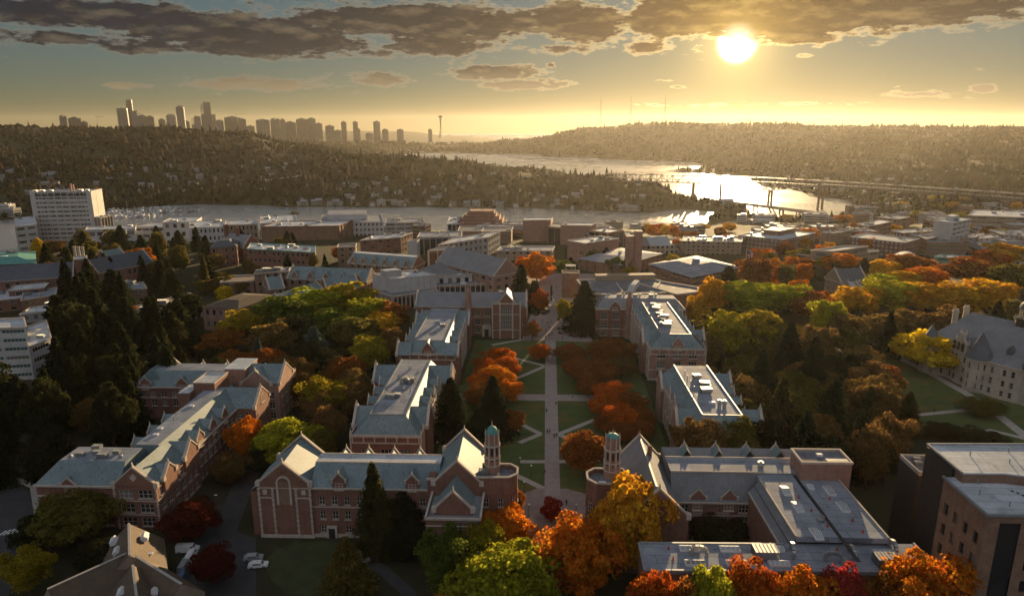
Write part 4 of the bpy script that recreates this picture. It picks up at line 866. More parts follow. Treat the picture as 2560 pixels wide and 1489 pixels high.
# ---- pale stone hall on the right with round turrets and a cupola
def stone_hall():
    T = site('stone_hall', 'pale stone hall with steep slate roofs, round turrets and chimneys at right', 'building', (185, 262, 0), 0)
    A = un(2340, 940, 0); ang_ = R(-52)
    w = MB(); s = MB(); b = MB()
    def walls(p, q, z1=13.0, n=None, rows=((1.2, 2.2), (5.0, 2.4), (9.2, 2.4))):
        L = math.dist(p, q); windows(T, w, p, q, 0, z1, rows, ucols(L, n or max(1, int(L / 3.0)), 1.3, .4), 1, 2, fm=stone_cream)
        b.bar((*p, 13.0), (*q, 13.0), .9, h=.5); b.bar((*p, 8.4), (*q, 8.4), .5, h=.35); b.bar((*p, .6), (*q, .6), .5, h=1.2)
    # footprint measured at the cornice, walked anticlockwise from the far left pavilion
    F = [(158, 283), (164.5, 274), (164.8, 268), (166, 262.5), (168.2, 256.6), (170.5, 252.0), (174.5, 247.0), (180.5, 244.5), (205, 226), (226, 246), (178, 300)]
    for i in range(8): walls(F[i], F[i + 1])
    for i in range(8, 11): w.facade(F[i], F[(i + 1) % 11], 0, 13)
    # roof: steep hips up to a long ridge
    rd = [(170.5, 281), (180, 286), (184, 271), (205, 250)]
    R1, R2 = (178.5, 286, 24.5), (207, 244, 24.5)
    # main steep roof over the deep plan
    for i in range(11):
        p, q = F[i], F[(i + 1) % 11]
        def tgt(pp):
            t = max(0, min(1, ((pp[0] - R1[0]) * (R2[0] - R1[0]) + (pp[1] - R1[1]) * (R2[1] - R1[1])) / ((R2[0] - R1[0]) ** 2 + (R2[1] - R1[1]) ** 2)))
            return tuple(R1[j] + (R2[j] - R1[j]) * t for j in range(3))
        tp, tq = tgt(p), tgt(q); pts = [(*p, 13.2), (*q, 13.2), tq] + ([tp] if math.dist(tp, tq) > .05 else []); s.face(pts)
    # round corner turret with cone roof
    tw = MB(); tw.cyl(168.0, 260.5, 0, 13.2, 4.2, 4.2, 14); tw.build('turret_wall', stone_cream, T)
    tr = MB(); tr.cyl(168.0, 260.5, 13.2, 23.5, 5.0, .1, 14); tr.build('turret_roof', slate_dark, T); rg = MB(); rg.cyl(168, 260.5, 12.7, 13.3, 4.8, 4.8, 14); rg.cyl(168, 260.5, 8.2, 8.6, 4.4, 4.4, 14); rg.build('turret_cornice', stone, T)
    for a in (200, 235, 270):
        for z, h in ((1.4, 2.2), (5.0, 2.2), (9.2, 2.4)):
            wm, gm_ = window_meshes(1.3, h, 1, 2, stone_cream, glass, True, True); o = part('window', wm, T, (168 + 4.18 * math.cos(R(a)), 260.5 + 4.18 * math.sin(R(a)), z), R(a + 90)); part('pane', gm_, o)
    tr2 = MB(); tr2.cyl(180.5, 246.5, 13.2, 22.5, 5.6, .2, 12); tr2.build('turret_roof', slate_dark, T); tw2 = MB(); tw2.cyl(180.5, 246.5, 0, 13.2, 4.8, 4.8, 12); tw2.build('turret_wall', stone_cream, T)
    # arched gable bay
    g = MB(); p, q = Vector((165.4, 272.5)), Vector((165.9, 264.6)); d = (q - p).normalized()
    rzb = math.atan2(d.y, d.x)
    gm_ = MB(); gm_.ext([(-3.9, 13), (3.9, 13), (3.9, 16.6), (1.6, 18.4), (1.2, 20.6), (-1.2, 20.6), (-1.6, 18.4), (-3.9, 16.6)], 'y', -.5, .5); c = (p + q) / 2
    gm_.build('gable_wall', stone_cream, T, (c.x - .4, c.y, 0), rzb)
    aw = MB(); aw.box(-.7, .7, -.05, .1, 0, 2.6); aw.ext([(-.7, 2.6), (.7, 2.6), (.5, 3.2), (0, 3.5), (-.5, 3.2)], 'y', -.05, .1); aw = aw.mesh('arched_window', glass)
    n = Vector((d.y, -d.x))
    for u in (-2.5, 0, 2.5): pp = c + d * u + n * 1.0; part('arched_window', aw, T, (pp.x - .4, pp.y, 13.6), rzb)
    finials(T, [(c.x + d.x * u, c.y + d.y * u, z) for u, z in ((-3.8, 16.8), (3.8, 16.8), (-1.4, 20.4), (1.4, 20.4))], 2.2, .3)
    gr = MB(); gr.ext([(-3.6, 13.2), (3.6, 13.2), (0, 18.6)], 'y', .4, 12); gr.build('gable_roof', slate_dark, T, (c.x, c.y, 0), rzb)
    # pavilion, chimneys, dormers, cupola
    pv = MB(); pv.cyl(160.5, 281, 0, 13, 3.2, 3.2, 10); pv.build('turret_wall', stone_cream, T); pr_ = MB(); pr_.cyl(160.5, 281, 13, 20.5, 3.9, .1, 10); pr_.build('turret_roof', slate_dark, T)
    cm = MB(); cm.box(-1, 1, -.6, .6, 0, 6); cm.box(-1.2, 1.2, -.8, .8, 5.2, 5.6, bot=True); cm.box(-.9, -.2, -.5, .5, 6, 6.5); cm.box(.2, .9, -.5, .5, 6, 6.5); cm = cm.mesh('chimney', stone_cream)
    for x, y in ((170.5, 284), (178, 289.5)): part('chimney', cm, T, (x, y, 20), R(-20))
    dm = MB(); dm.box(-1, 1, 0, 3, 0, 2.2); dm.ext([(-1.3, 2.1), (1.3, 2.1), (0, 3.9)], 'y', -.2, 3.4); dm = dm.mesh('roof_dormer', [slate_dark])
    for x, y in ((175.5, 255.5), (187, 247)): part('roof_dormer', dm, T, (x, y, 15.4), R(-48))
    cu = MB(); cu.cyl(189.5, 270.5, 20, 26, 3.6, 3.4, 8); cu.cyl(189.5, 270.5, 26, 26.6, 4.0, 4.0, 8); cu.build('cupola_base', dark_metal, T)
    cl = MB()
    for i in range(8): a = R(45 * i); cl.cyl(189.5 + 2.2 * math.cos(a), 270.5 + 2.2 * math.sin(a), 26.6, 30.2, .26, .26, 6); cl.cyl(189.5 + 3.4 * math.cos(a), 270.5 + 3.4 * math.sin(a), 26.6, 27.8, .2, .05, 5)
    cl.build('cupola_columns', stone_cream, T)
    cd = MB(); pr2 = [(2.8, 30.2), (2.7, 31), (2.2, 32.2), (1.3, 33.2), (.3, 33.8), (.08, 36)]
    for (ra, za), (rb, zb) in zip(pr2, pr2[1:]): cd.cyl(189.5, 270.5, za, zb, ra, rb, 12, cap=False)
    cd.build('cupola_dome', slate_dark, T)
    cp = MB(); cp.box(200, 212, 252, 262, 18, 22.5); cp.build('side_roof', copper, T)
    s.build('roof_slope', slate_grey, T); w.build('wall', stone_cream, T); b.build('cornice', stone, T)
stone_hall()
# ------------------------------------------------------------------ campus and city buildings beyond the quadrangle
def crop(x0, y0, s): return lambda x, y: (x0 + x / s, y0 + y / s)
CA, CB, CC, CD, CE, CF, CG = crop(0, 600, 5.04), crop(480, 520, 4.886), crop(900, 500, 5.04), crop(1270, 520, 4.0), crop(1700, 500, 5.86), crop(2100, 480, 5.478), crop(60, 440, 5.04)
SP = lambda x, y: (x, y)
def sidewin(T, w, p, q, z0, z1, floors, bay, style, fm, gm, far=True):
    L = math.dist(p, q); fh = (z1 - z0) / floors; n = max(1, int(L / bay))
    d = Vector((q[0] - p[0], q[1] - p[1])) / L; nrm = Vector((d.y, -d.x)); rz = math.atan2(d.y, d.x)
    if style == 'punch':
        windows(T, w, p, q, z0, z1, [(z0 + fh * i + fh * .3, fh * .5) for i in range(floors)], ucols(L, n, bay * .52, .6), 1, 1, fm, gm, near=False, sill=False, depth=.35)
        return
    if style == 'band':
        windows(T, w, p, q, z0, z1, [(z0 + fh * i + fh * .38, fh * .4) for i in range(floors)], ucols(L, max(1, int(L / 9)), 8.2 if L > 10 else L * .7, .5), 6, 1, fm, gm, near=False, sill=False, depth=.4)
        return
    w.facade(p, q, z0, z1)
    if style == 'fin':
        m = MB(); m.box(-.28, .28, -.7, .0, z0, z1); me = m.mesh('pilaster', fm)
        for i in range(n + 1): u = .3 + (L - .6) * i / n; part('pilaster', me, T, (p[0] + d.x * u, p[1] + d.y * u, 0), rz)
        g = MB(); g.box(.3, L - .3, -.12, .0, z0 + .5, z1 - 1.4); g.build('glazing', gm, T, (p[0], p[1], 0), rz)
    if style == 'panel':
        m = MB(); m.box(-L / n / 2 + .12, L / n / 2 - .12, -.25, .0, z0 + (z1 - z0) * .12, z1 - .5); me = m.mesh('facade_panel', gm)
        for i in range(n): u = L * (i + .5) / n; part('facade_panel', me, T, (p[0] + d.x * u, p[1] + d.y * u, 0), rz)
def block(name, label, cv, fl, fr, bl, zt, floors=4, bay=3.5, style='punch', wallm=None, roofm=None, fm=None, gm=None, units=3, hip=0.0, base=None, styles=None, cat='building', edge=None, visible='FLR', penth=None, sash=None):
    """prism whose roof corners (front left, front right, back left) were measured at height zt"""
    wallm = wallm or brick; roofm = roofm or membrane; fm = fm or stone; gm = gm or glass
    a, b_, c = (Vector(un(*cv(*p), zt)) for p in (fl, fr, bl)); d = b_ + c - a
    cen = (a + b_ + c + d) / 4; zg = min(ground(*p) for p in (a, b_, c, d)) if base is None else base
    T = site(name, label, cat, (cen.x, cen.y, zg)); P = [a, b_, d, c]
    if (b_ - a).x * (c - a).y - (b_ - a).y * (c - a).x < 0: P = [b_, a, c, d]
    w = MB(); zb = zg + .0; n4 = 'FRBL'
    for i in range(4):
        p, q = P[i], P[(i + 1) % 4]
        if n4[i] in visible: sidewin(T, w, p, q, zb, zt, floors, bay, (styles or {}).get(n4[i], style), fm, gm)
        else: w.facade(p, q, zb, zt)
    w.build('wall', wallm, T)
    if hip:
        ct = [p.lerp(cen, .62) for p in P]; r = MB()
        for i in range(4): j = (i + 1) % 4; o0 = cen + (P[i] - cen) * 1.04; o1 = cen + (P[j] - cen) * 1.04; r.face([(*o0, zt), (*o1, zt), (*ct[j], zt + hip), (*ct[i], zt + hip)])
        r.face([(*p, zt + hip) for p in ct]); r.build('roof', roofm, T)
    else:
        r = MB(); r.face([(*p, zt - .25) for p in P]); r.build('roof_deck', roofm, T)
        e = MB()
        for i in range(4): e.bar((*P[i], zt), (*P[(i + 1) % 4], zt), .55, h=.7)
        e.build('parapet', edge or fm, T)
    q = random.Random(label); ztop = zt + hip
    lim = .3 if hip else .8
    for _ in range(units):
        u, v = q.uniform(.5 - lim / 2, .5 + lim / 2), q.uniform(.5 - lim / 2, .5 + lim / 2); p = P[0].lerp(P[1], u) + (P[3] - P[0]) * v
        rooftop(T, p.x, p.y, ztop - .25, q.choice(['box', 'box', 'fan', 'hatch', 'pipe']), q.uniform(1.0, 2.2), q.uniform(-.3, .3))
    if penth:
        u0, u1, v0, v1, hh = penth; pp = [P[0].lerp(P[1], u) + (P[3] - P[0]) * v for u, v in ((u0, v0), (u1, v0), (u1, v1), (u0, v1))]
        m = MB(); m.prism([tuple(p) for p in pp], zt - .3, zt + hh, 0, 1); m.build('penthouse', [wallm, roofm], T)
    return T
def gablehall(name, label, cv, l, r, zr, ze, hw, wallm=None, slopem=None, rows=2, bay=4.0, dormers=0, chim=(), style='punch', cat='building', trim=True, flat=0.0):
    wallm = wallm or brick; slopem = slopem or slate
    a, b_ = Vector(un(*cv(*l), zr)), Vector(un(*cv(*r), zr)); L = (b_ - a).length; rz = math.atan2((b_ - a).y, (b_ - a).x)
    d = (b_ - a) / L; nrm = Vector((d.y, -d.x)); mid = (a + b_) / 2
    zg = min(ground(*(p + nrm * s)) for p in (a, b_) for s in (hw, -hw))
    T = thing(name, label, cat, (mid.x, mid.y, zg), rz); h = L / 2; E, Z = ze - zg, zr - zg
    w = MB()
    for p, q in (((-h, -hw), (h, -hw)), ((h, -hw), (h, hw)), ((h, hw), (-h, hw)), ((-h, hw), (-h, -hw))): sidewin(T, w, p, q, 0, E, rows, bay, style, stone, glass)
    w.build('wall', wallm, T)
    s = MB(); dk = MB(); trunc(s, dk if flat else None, -h, h, -hw - .3, hw + .3, E, Z, 0, 0, hw + .3 - flat, hw + .3 - flat); s.build('roof_slope', slopem, T)
    if flat: dk.build('roof_deck', membrane_pale, T)
    for x in (-h, h): gable_wall(T, 'x', x, -hw, hw, E - 2, E, Z + .3, wallm=wallm)
    if trim:
        b = MB(); ring(b, -h, h, -hw, hw, E - .4, E, .35); b.build('cornice', stone, T)
    for i in range(dormers): dormer(T, -h + L * (i + .5) / dormers, -hw - .05, E - 1.0, 4.2, 2.4, 3.0, hw * .8, 'S', slopem=slopem, wallm=wallm)
    for (u, v, sz, hh) in chim:
        m = MB(); m.box(-sz, sz, -sz, sz, 0, hh); m.box(-sz - .2, sz + .2, -sz - .2, sz + .2, hh - .9, hh - .5, bot=True); m.build('chimney', wallm, T, (-h + L * u, v, Z - 3))
    return T
# --- left of the quadrangle
gablehall('slate_hall', 'left half of the long brick hall with dark slate roof above the conifers', CA, (-500, 360), (930, 268), 20, 12.5, 9, slopem=slate_dark, rows=2, bay=5)
gablehall('slate_hall', 'right half of the long dark-roofed brick hall, ending in a gable with a tall window', CA, (1095, 248), (1800, 125), 20, 12.5, 9, slopem=slate_dark, rows=2, bay=3.6)
block('chimney_block', 'brick chimney block with three pale flues between the dark slate roofs', CA, (930, 245), (1095, 235), (930, 205), 22, 1, 30, 'none', brick, membrane_pale, units=0)
def flues():
    p = un(*CA(990, 205), 22); T = thing('flue_stack', 'three pale flues standing on the brick chimney block', 'chimney', (p[0], p[1], 22))
    for i in range(3): m = MB(); m.cyl(i * 2.6 - 2, 0, -.5, 6, .8, .75, 10); m.cyl(i * 2.6 - 2, 0, 5.6, 6.2, .95, .95, 10); m.build('flue', stone_cream, T)
flues()
block('teal_roof_hall', 'low hall with teal sloping roof and white roof lights at the left edge', CA, (-260, 320), (440, 290), (-200, 170), 13, 2, 4, 'punch', brick, copper, units=2, hip=2.5)
gablehall('brick_gable_house', 'small brick gabled wing peeping behind the dark slate ridge', CA, (1270, 140), (1500, 100), 19, 14, 6)
block('brick_annex', 'flat-roofed brick annex with pale raised roof at far left', CA, (105, 640), (560, 600), (180, 575), 10, 2, 6, 'punch', brick, membrane_pale, units=2)
block('brick_annex', 'lower brick annex with bluish roof at the left picture edge', CA, (-150, 770), (265, 730), (-150, 650), 7, 2, 6, 'punch', brick, membrane_pale, units=1)
block('brick_annex', 'low brick block with slanting green roof strip among the left conifers', CA, (265, 760), (700, 690), (300, 660), 8, 2, 5, 'punch', brick_brown, membrane, units=2)
block('low_pavilion', 'low pale-walled pavilion with white roof panels among the left conifers', CA, (245, 940), (640, 890), (380, 850), 5, 1, 4, 'punch', concrete, membrane_pale, units=2)
block('glass_block', 'glass office block with teal and white horizontal bands at the left edge', SP, (-70, 824), (66, 818), (-70, 800), 22, 6, 5, 'panel', white_conc, membrane_pale, gm=glass_teal, units=1, styles={'F': 'band', 'R': 'band'})
block('white_wedge', 'white angular roofed wing beside the glass office block', SP, (72, 868), (128, 846), (64, 818), 17, 4, 4, 'band', white_conc, membrane_pale, units=2)
block('finned_block', 'long low block with brownish roof and a row of pale pillars, left of centre', CA, (1760, 935), (2515, 740), (1650, 850), 10, 1, 3.2, 'fin', dark_metal, tan_conc, fm=stone, units=6)
block('dome_stage', 'round-fronted grey roofed hall behind the pointed conifers', CA, (1390, 640), (1850, 610), (1360, 560), 9, 2, 5, 'punch', brick_brown, membrane, units=5)
block('pillared_hall', 'brown hall with low hipped roof and tall paired windows at its end', CB, (125, 1205), (560, 1232), (620, 1040), 12, 2, 4.0, 'punch', brick_pale, shingle, hip=2.0, units=1)
block('louvre_hall', 'brown brick hall with slanting roof louvres left of centre', CB, (340, 905), (750, 890), (480, 825), 9, 2, 6, 'punch', brick_brown, tan_conc, units=0)
gablehall('green_gable', 'brick house with steep grey-green roof slope in the brick cluster', CB, (900, 845), (1080, 825), 14, 8, 7, brick_brown, slate, 2, 4)
block('brick_tower_block', 'taller brown brick block with roof plant in the cluster', CB, (760, 800), (1180, 770), (790, 755), 14, 3, 4.5, 'punch', brick_brown, membrane_dark, units=6)
gablehall('grey_gothic_hall', 'long brick hall with pale blue-grey slate roof and white roof boxes', CB, (1235, 705), (2190, 748), 17, 11, 8, brick_brown, slate, 2, 5, dormers=5)
gablehall('grey_gothic_wing', 'short grey-roofed wing running toward the green trees', CB, (1010, 1055), (1510, 900), 13, 8, 7, brick_brown, slate, 1, 5)
gablehall('grey_gothic_wing', 'small grey-roofed wing with two red gables beside the white panelled library', CB, (1600, 860), (1990, 815), 15, 9, 7, brick, slate, 2, 4, dormers=2)
block('lecture_pavilion', 'slate-capped brick pavilion beside the chimneyed house', CB, (215, 490), (545, 465), (270, 430), 12, 3, 4.2, 'punch', brick, slate_dark, hip=4, units=0)
gablehall('chimney_house', 'gabled brick house with three tall chimneys behind the slate pavilion', CB, (430, 300), (720, 330), 17, 8, 9, brick, slate_grey, 3, 5, chim=((.05, -2, 1.2, 10), (.3, 2, 1.1, 9), (.5, -1, 1.1, 8)))
block('teal_edged_hall', 'red brick hall edged with teal roofing and crowded with rooftop plant', CB, (670, 500), (1500, 545), (720, 425), 13, 3, 4.0, 'punch', brick, membrane_pale, units=16, edge=copper)
block('castle_tower', 'square crenellated brick tower beside the gothic gables', CB, (1770, 480), (1995, 470), (1790, 440), 16, 4, 5, 'punch', brick_brown, membrane_dark, units=0)
gablehall('gothic_row', 'brick hall with a row of gables and white plant along its roof', CB, (1990, 535), (2760, 590), 15, 9, 9, brick_brown, slate, 2, 4.5, dormers=6, flat=3.0)
block('red_brick_lab', 'long red brick laboratory with white vents along its roof', CB, (850, 230), (1790, 218), (1080, 160), 6, 3, 7, 'fin', brick, membrane_pale, fm=brick, gm=brick_brown, units=9)
block('white_lab', 'long low white laboratory along the shore, left stretch', CB, (-30, 245), (400, 228), (-30, 165), -4, 3, 4, 'punch', white_conc, membrane_pale, units=6)
block('tan_lab', 'tan laboratory block along the shore', CB, (400, 205), (800, 200), (410, 150), -4, 3, 4, 'punch', tan_conc, membrane_pale, units=4)
block('plant_house', 'white plant house crowded with pipes near the shore', CB, (830, 190), (1290, 175), (840, 95), 2, 4, 5, 'punch', white_conc, membrane_pale, units=14)
block('stepped_lab', 'big pale stepped laboratory by the bay', CB, (1570, 180), (2340, 170), (1600, 85), 4, 4, 4, 'punch', white_conc, membrane, units=6, penth=(.1, .75, .3, .9, 6))
# --- behind the quadrangle
block('brick_flat_hall', 'flat-roofed dark brick hall with pale roof plant', CC, (0, 510), (510, 470), (180, 445), 10, 3, 6, 'punch', brick, membrane_pale, units=9)
block('grey_lab', 'grey laboratory with blank end walls near the bay', CC, (320, 290), (810, 280), (330, 240), 2, 4, 6, 'band', concrete, membrane, units=6)
block('white_slab', 'grey concrete hall with glazed bays and two roof blocks', CC, (720, 470), (1270, 460), (760, 405), 12, 3, 5, 'fin', concrete, membrane, fm=concrete, units=5)
block('white_slab', 'blank pale concrete stair tower beside the glazed bays', CC, (600, 520), (715, 515), (640, 500), 12, 1, 50, 'none', white_conc, membrane, units=0)
block('white_slab', 'long grey hall with white flat roof and parapet', CC, (980, 570), (1615, 470), (1180, 480), 12, 3, 5, 'punch', concrete, membrane_pale, units=7)
block('brown_hall', 'low brown hall before the stepped brick dome', CC, (1230, 390), (1900, 400), (1260, 330), 4, 3, 5, 'band', brick_brown, membrane_dark, units=3)
block('brown_hall', 'brown hall with banded windows right of the stepped dome', CC, (1530, 400), (1905, 395), (1560, 350), 6, 4, 5, 'band', brick_brown, membrane_dark, units=3)
block('steel_lab', 'metallic laboratory with slanted fins by the water', CC, (1100, 300), (1370, 290), (1130, 210), -2, 3, 4, 'fin', metal, membrane_pale, fm=white_paint, units=4)
def ziggurat():
    x, y = un(*CC(1545, 330), -8); zg = ground(x, y); T = site('stepped_tower', 'stepped brown brick tower standing before the bay', 'building', (x, y, zg)); m = MB(); e = MB()
    zt = 100 + ray(*CC(1545, 125))[2] * (y / ray(*CC(1545, 125))[1])
    for i, (hw, f) in enumerate(((28, .42), (26, .55), (23, .68), (19.5, .8), (15.5, .9), (13.5, 1.0))):
        z1 = zg + (zt - zg) * f; c = hw * .3
        pl = [(x - hw, y - hw + c), (x - hw + c, y - hw), (x + hw - c, y - hw), (x + hw, y - hw + c), (x + hw, y + hw - c), (x + hw - c, y + hw), (x - hw + c, y + hw), (x - hw, y + hw - c)]
        m.prism(pl, zg if i == 0 else z1 - 9, z1)
        for j in range(8): e.bar((*pl[j], z1), (*pl[(j + 1) % 8], z1), .8, h=.8)
    m.build('wall', brick_pale, T); e.build('parapet', brick, T); MB().box(x - .3, x + .3, y - .3, y + .3, zt, zt + 14).build('mast', dark_metal, T)
ziggurat()
gablehall('great_library', 'library with one huge grey slate roof beyond the quadrangle', CC, (1115, 585), (1850, 742), 24, 15, 10, brick_pale, slate_grey, 3, 6)
block('glazed_stack', 'glazed library stack with tall pale ribs beside the big slate roof', CC, (860, 640), (1090, 625), (980, 598), 17, 3, 5, 'fin', brick_brown, membrane, fm=stone, units=0)
block('panelled_library', 'white panelled library block with bluish metal cladding', CC, (400, 1000), (960, 945), (155, 930), 16, 1, 3.4, 'panel', concrete, membrane_pale, gm=white_conc, units=2, styles={'F': 'panel', 'L': 'panel'}, penth=(.05, .4, .4, .7, 3.5))
block('panelled_undercroft', 'dark pillared undercroft beneath the white panelled library', CC, (410, 1215), (980, 1130), (200, 1150), 8.5, 1, 2.4, 'fin', brick_brown, membrane_dark, fm=stone, units=0)
block('grey_link', 'grey roofed link with dark hip beside the white library', CC, (960, 965), (1410, 940), (880, 880), 13, 2, 5, 'punch', white_conc, slate_grey, units=2)
block('pillar_wing', 'low library wing with a long row of slender pillars', CC, (800, 1090), (1650, 1050), (960, 1000), 9, 1, 3.0, 'fin', brick_brown, membrane_dark, fm=stone, units=3)
gablehall('library_apse', 'grey-roofed brick side wing of the great library', CC, (700, 890), (1030, 770), 17, 12, 7, brick, slate_grey, 2, 6)
block('office_low', 'low office with cluttered grey roof left of the brick boxes', CC, (1720, 640), (2420, 640), (1780, 580), 6, 2, 5, 'punch', tan_conc, membrane, units=10)
block('brick_box', 'leftmost tall brick box of the modern library', CD, (150, 122), (428, 118), (180, 96), 15, 4, 60, 'none', brick_pale, membrane_pale, units=1)
block('brick_link', 'brick link between the two tall library boxes', CD, (400, 185), (540, 195), (420, 148), 10, 3, 5, 'fin', brick_pale, membrane, fm=brick_pale, units=0)
block('brick_box', 'second tall brick box of the modern library', CD, (525, 172), (835, 175), (580, 146), 13, 4, 60, 'none', brick_pale, membrane_pale, units=1)
block('brick_box', 'broad brick box with sunlit right corner behind the brick chimney tower', CD, (1000, 248), (1155, 222), (810, 222), 10, 3, 6, 'fin', brick_brown, membrane_pale, fm=brick_pale, units=3)
block('brick_theatre_fly', 'blank brick fly tower with pale roof lights', CD, (770, 355), (1110, 305), (595, 325), 14, 3, 60, 'none', brick_pale, membrane_pale, units=8)
block('brick_theatre', 'broad brick theatre with shallow grey roof', CD, (1140, 572), (1540, 455), (710, 505), 8, 1, 7, 'fin', brick_brown, membrane, fm=brick, gm=brick_brown, units=2, hip=2.0)
def brick_shaft():
    x, y = un(*CD(1240, 690), 0); T = site('brick_shaft', 'tall twin-slab brick chimney tower in the brick square', 'tower', (x, y, 0)); m = MB()
    z1 = 100 + ray(*CD(1285, 228))[2] * (y / ray(*CD(1285, 228))[1]); z2 = 100 + ray(*CD(1205, 280))[2] * (y / ray(*CD(1205, 280))[1])
    m.box(x - 5.2, x + .6, y - 3, y + 3, 0, z2); m.box(x + .6, x + 5.4, y - 4.2, y + 3, 0, z1); m.build('shaft', brick_pale, T); MB().box(x + .3, x + .9, y - 3.3, y - 3, 0, z2).build('recess', brick_brown, T)
    e = MB(); e.box(x + .5, x + 5.5, y - 4.3, y + 3.1, z1, z1 + .3); e.box(x - 5.3, x + .5, y - 3.1, y + 3.1, z2, z2 + .3); e.build('cap', concrete, T)
brick_shaft()
block('union_hall', 'broad brown hall with hipped grey roof left of the flagpole', CD, (1840, 690), (2330, 590), (1410, 560), 10, 3, 6, 'band', brick_brown, membrane, units=2, hip=3.0)
def faceted_hall():
    pl = [un(*CD(*p), 13) for p in [(850, 850), (1000, 868), (1150, 838), (1320, 858), (1490, 850), (1600, 838), (1690, 862), (1900, 836), (1900, 792), (1560, 737), (1470, 714), (1370, 674), (850, 714), (690, 716), (760, 800)]]
    cx = sum(p[0] for p in pl) / len(pl); cy = sum(p[1] for p in pl) / len(pl)
    T = site('faceted_hall', 'wide lecture hall with faceted grey roof and bright parapets beyond the quadrangle', 'building', (cx, cy, 0))
    MB().prism(pl, 0, 12.6).build('wall', brick_brown, T); e = MB(); MB().prism([(cx + (p[0] - cx) * .995, cy + (p[1] - cy) * .995) for p in pl], 12.5, 12.7).build('roof_deck', membrane_dark, T)
    for i in range(len(pl)): e.bar((*pl[i], 12.9), (*pl[(i + 1) % len(pl)], 12.9), .7, h=.8)
    q = lambda x, y, z=13: (*un(*CD(x, y), z), z)
    for a, b_ in (((1080, 745), (1145, 832)), ((1310, 752), (1600, 838)), ((850, 722), (1370, 690)), ((1520, 740), (1495, 790))): e.bar(q(*a), q(*b_), .6, h=.9)
    e.build('parapet', stone, T)
    d = MB(); d.bar(q(1220, 860), q(1250, 790, 15), 3.4); d.bar(q(1250, 790, 15), q(1290, 745, 15.5), 3.0); d.build('duct', white_conc, T)
    u = MB(); a = q(870, 716); b_ = q(1460, 706); u.bar((a[0], a[1], 14.5), (b_[0], b_[1], 14.5), 6, h=3); u.build('penthouse', tan_conc, T)
    t = MB(); x, y = un(*CD(620, 880), 0); t.box(x - 5, x + 5, y - 4, y + 4, 0, 15); t.build('stair_tower', brick_brown, T)
    f = MB(); f.box(x - 3, x + 3, y - 2.6, y + 2.6, 18.8, 19.2)
    for sx in (-2.8, 2.8):
        for sy in (-2.4, 2.4): f.box(x + sx - .2, x + sx + .2, y + sy - .2, y + sy + .2, 15, 18.8)
    f.build('roof_frame', concrete, T); l_ = MB(); ring(l_, x - 5, x + 5, y - 4, y + 4, 15, 15.4, .3); l_.build('tower_parapet', stone, T)
faceted_hall()
# --- right, beyond the golden trees
T_ = block('solar_hall', 'low hall carrying three tilted blue solar panels', CD, (1330, 375), (1720, 365), (1350, 320), 4, 2, 4, 'punch', concrete, membrane, units=1)
for i in range(3):
    a = un(*CD(1385 + 85 * i, 335), 8); m = MB(); m.face([(-5.6, -5, -3), (5.6, -5, -3), (5.6, 5, 3), (-5.6, 5, 3)]); m.face([(-5.6, 5, 2.8), (5.6, 5, 2.8), (5.6, -5, -3.2), (-5.6, -5, -3.2)]); m.bar((-4, 4, 2.5), (-4, 4, -4), .4); m.bar((4, 4, 2.5), (4, 4, -4), .4)
    m.build('solar_panel', glass_sky, T_, (a[0], a[1] + 2, 8), R(14))
block('tan_office', 'tan office block with sparkling roof plant behind the flagpole', CD, (1730, 330), (2340, 340), (1760, 280), 8, 4, 4, 'punch', tan_conc, membrane, units=16)
block('apartment_block', 'long brick apartment block with pale window rows beyond the flagpole', CE, (1510, 580), (1985, 482), (855, 515), 9, 4, 3.4, 'punch', brick_brown, membrane_pale, fm=white_conc, gm=glass_sky, units=7, penth=(.35, .85, .35, .7, 4))
block('apartment_block', 'tan apartment block right of the long brick apartments', CE, (2215, 492), (2520, 450), (2050, 482), 7, 5, 3.4, 'punch', tan_conc, membrane, fm=tan_conc, units=4)
block('deep_eaved_hall', 'broad low hall with deep flat eaves among the golden trees', CE, (2080, 835), (2920, 745), (1650, 778), 7, 2, 6, 'band', tan_conc, membrane, units=2)
block('deep_eaved_upper', 'raised upper storey of the deep-eaved hall', CE, (2260, 750), (2760, 680), (1910, 738), 13, 1, 7, 'band', tan_conc, membrane, units=1, base=6.7)
block('apartment_block', 'left dark brick apartment slab in the right-hand cluster', CF, (880, 695), (1085, 640), (145, 612), 9, 4, 3.3, 'punch', brick, membrane, fm=white_conc, gm=glass_sky, units=6)
block('apartment_block', 'middle brick apartment slab whose long face looks right', CF, (1180, 645), (1570, 565), (1080, 600), 9, 5, 3.3, 'punch', brick, membrane, fm=white_conc, gm=glass_sky, units=4)
block('apartment_block', 'rear brick apartment slab with roof sheds in the right-hand cluster', CF, (860, 560), (1430, 525), (705, 530), 10, 3, 3.4, 'punch', brick, membrane_pale, fm=white_conc, gm=glass_sky, units=8)
block('white_tower_block', 'pale slab tower with banded windows at upper right', CF, (1550, 425), (1800, 370), (1290, 388), 22, 7, 6, 'band', white_conc, membrane_pale, fm=white_conc, units=5, styles={'L': 'none'}, penth=(.3, .6, .3, .7, 4))
block('long_slab', 'long pale slab with white roof at the upper right edge', CF, (1750, 320), (2700, 355), (1850, 245), 6, 5, 5, 'band', tan_conc, membrane_pale, units=7)
block('white_cube', 'left white cubic house beside the pale slab tower', CF, (1720, 625), (1850, 620), (1850, 570), 6, 4, 6, 'punch', white_conc, membrane_pale, units=2)
block('white_cube', 'right white cubic house with a grey recess', CF, (1900, 640), (2215, 612), (1930, 590), 6, 4, 6, 'punch', white_conc, membrane_pale, units=3)
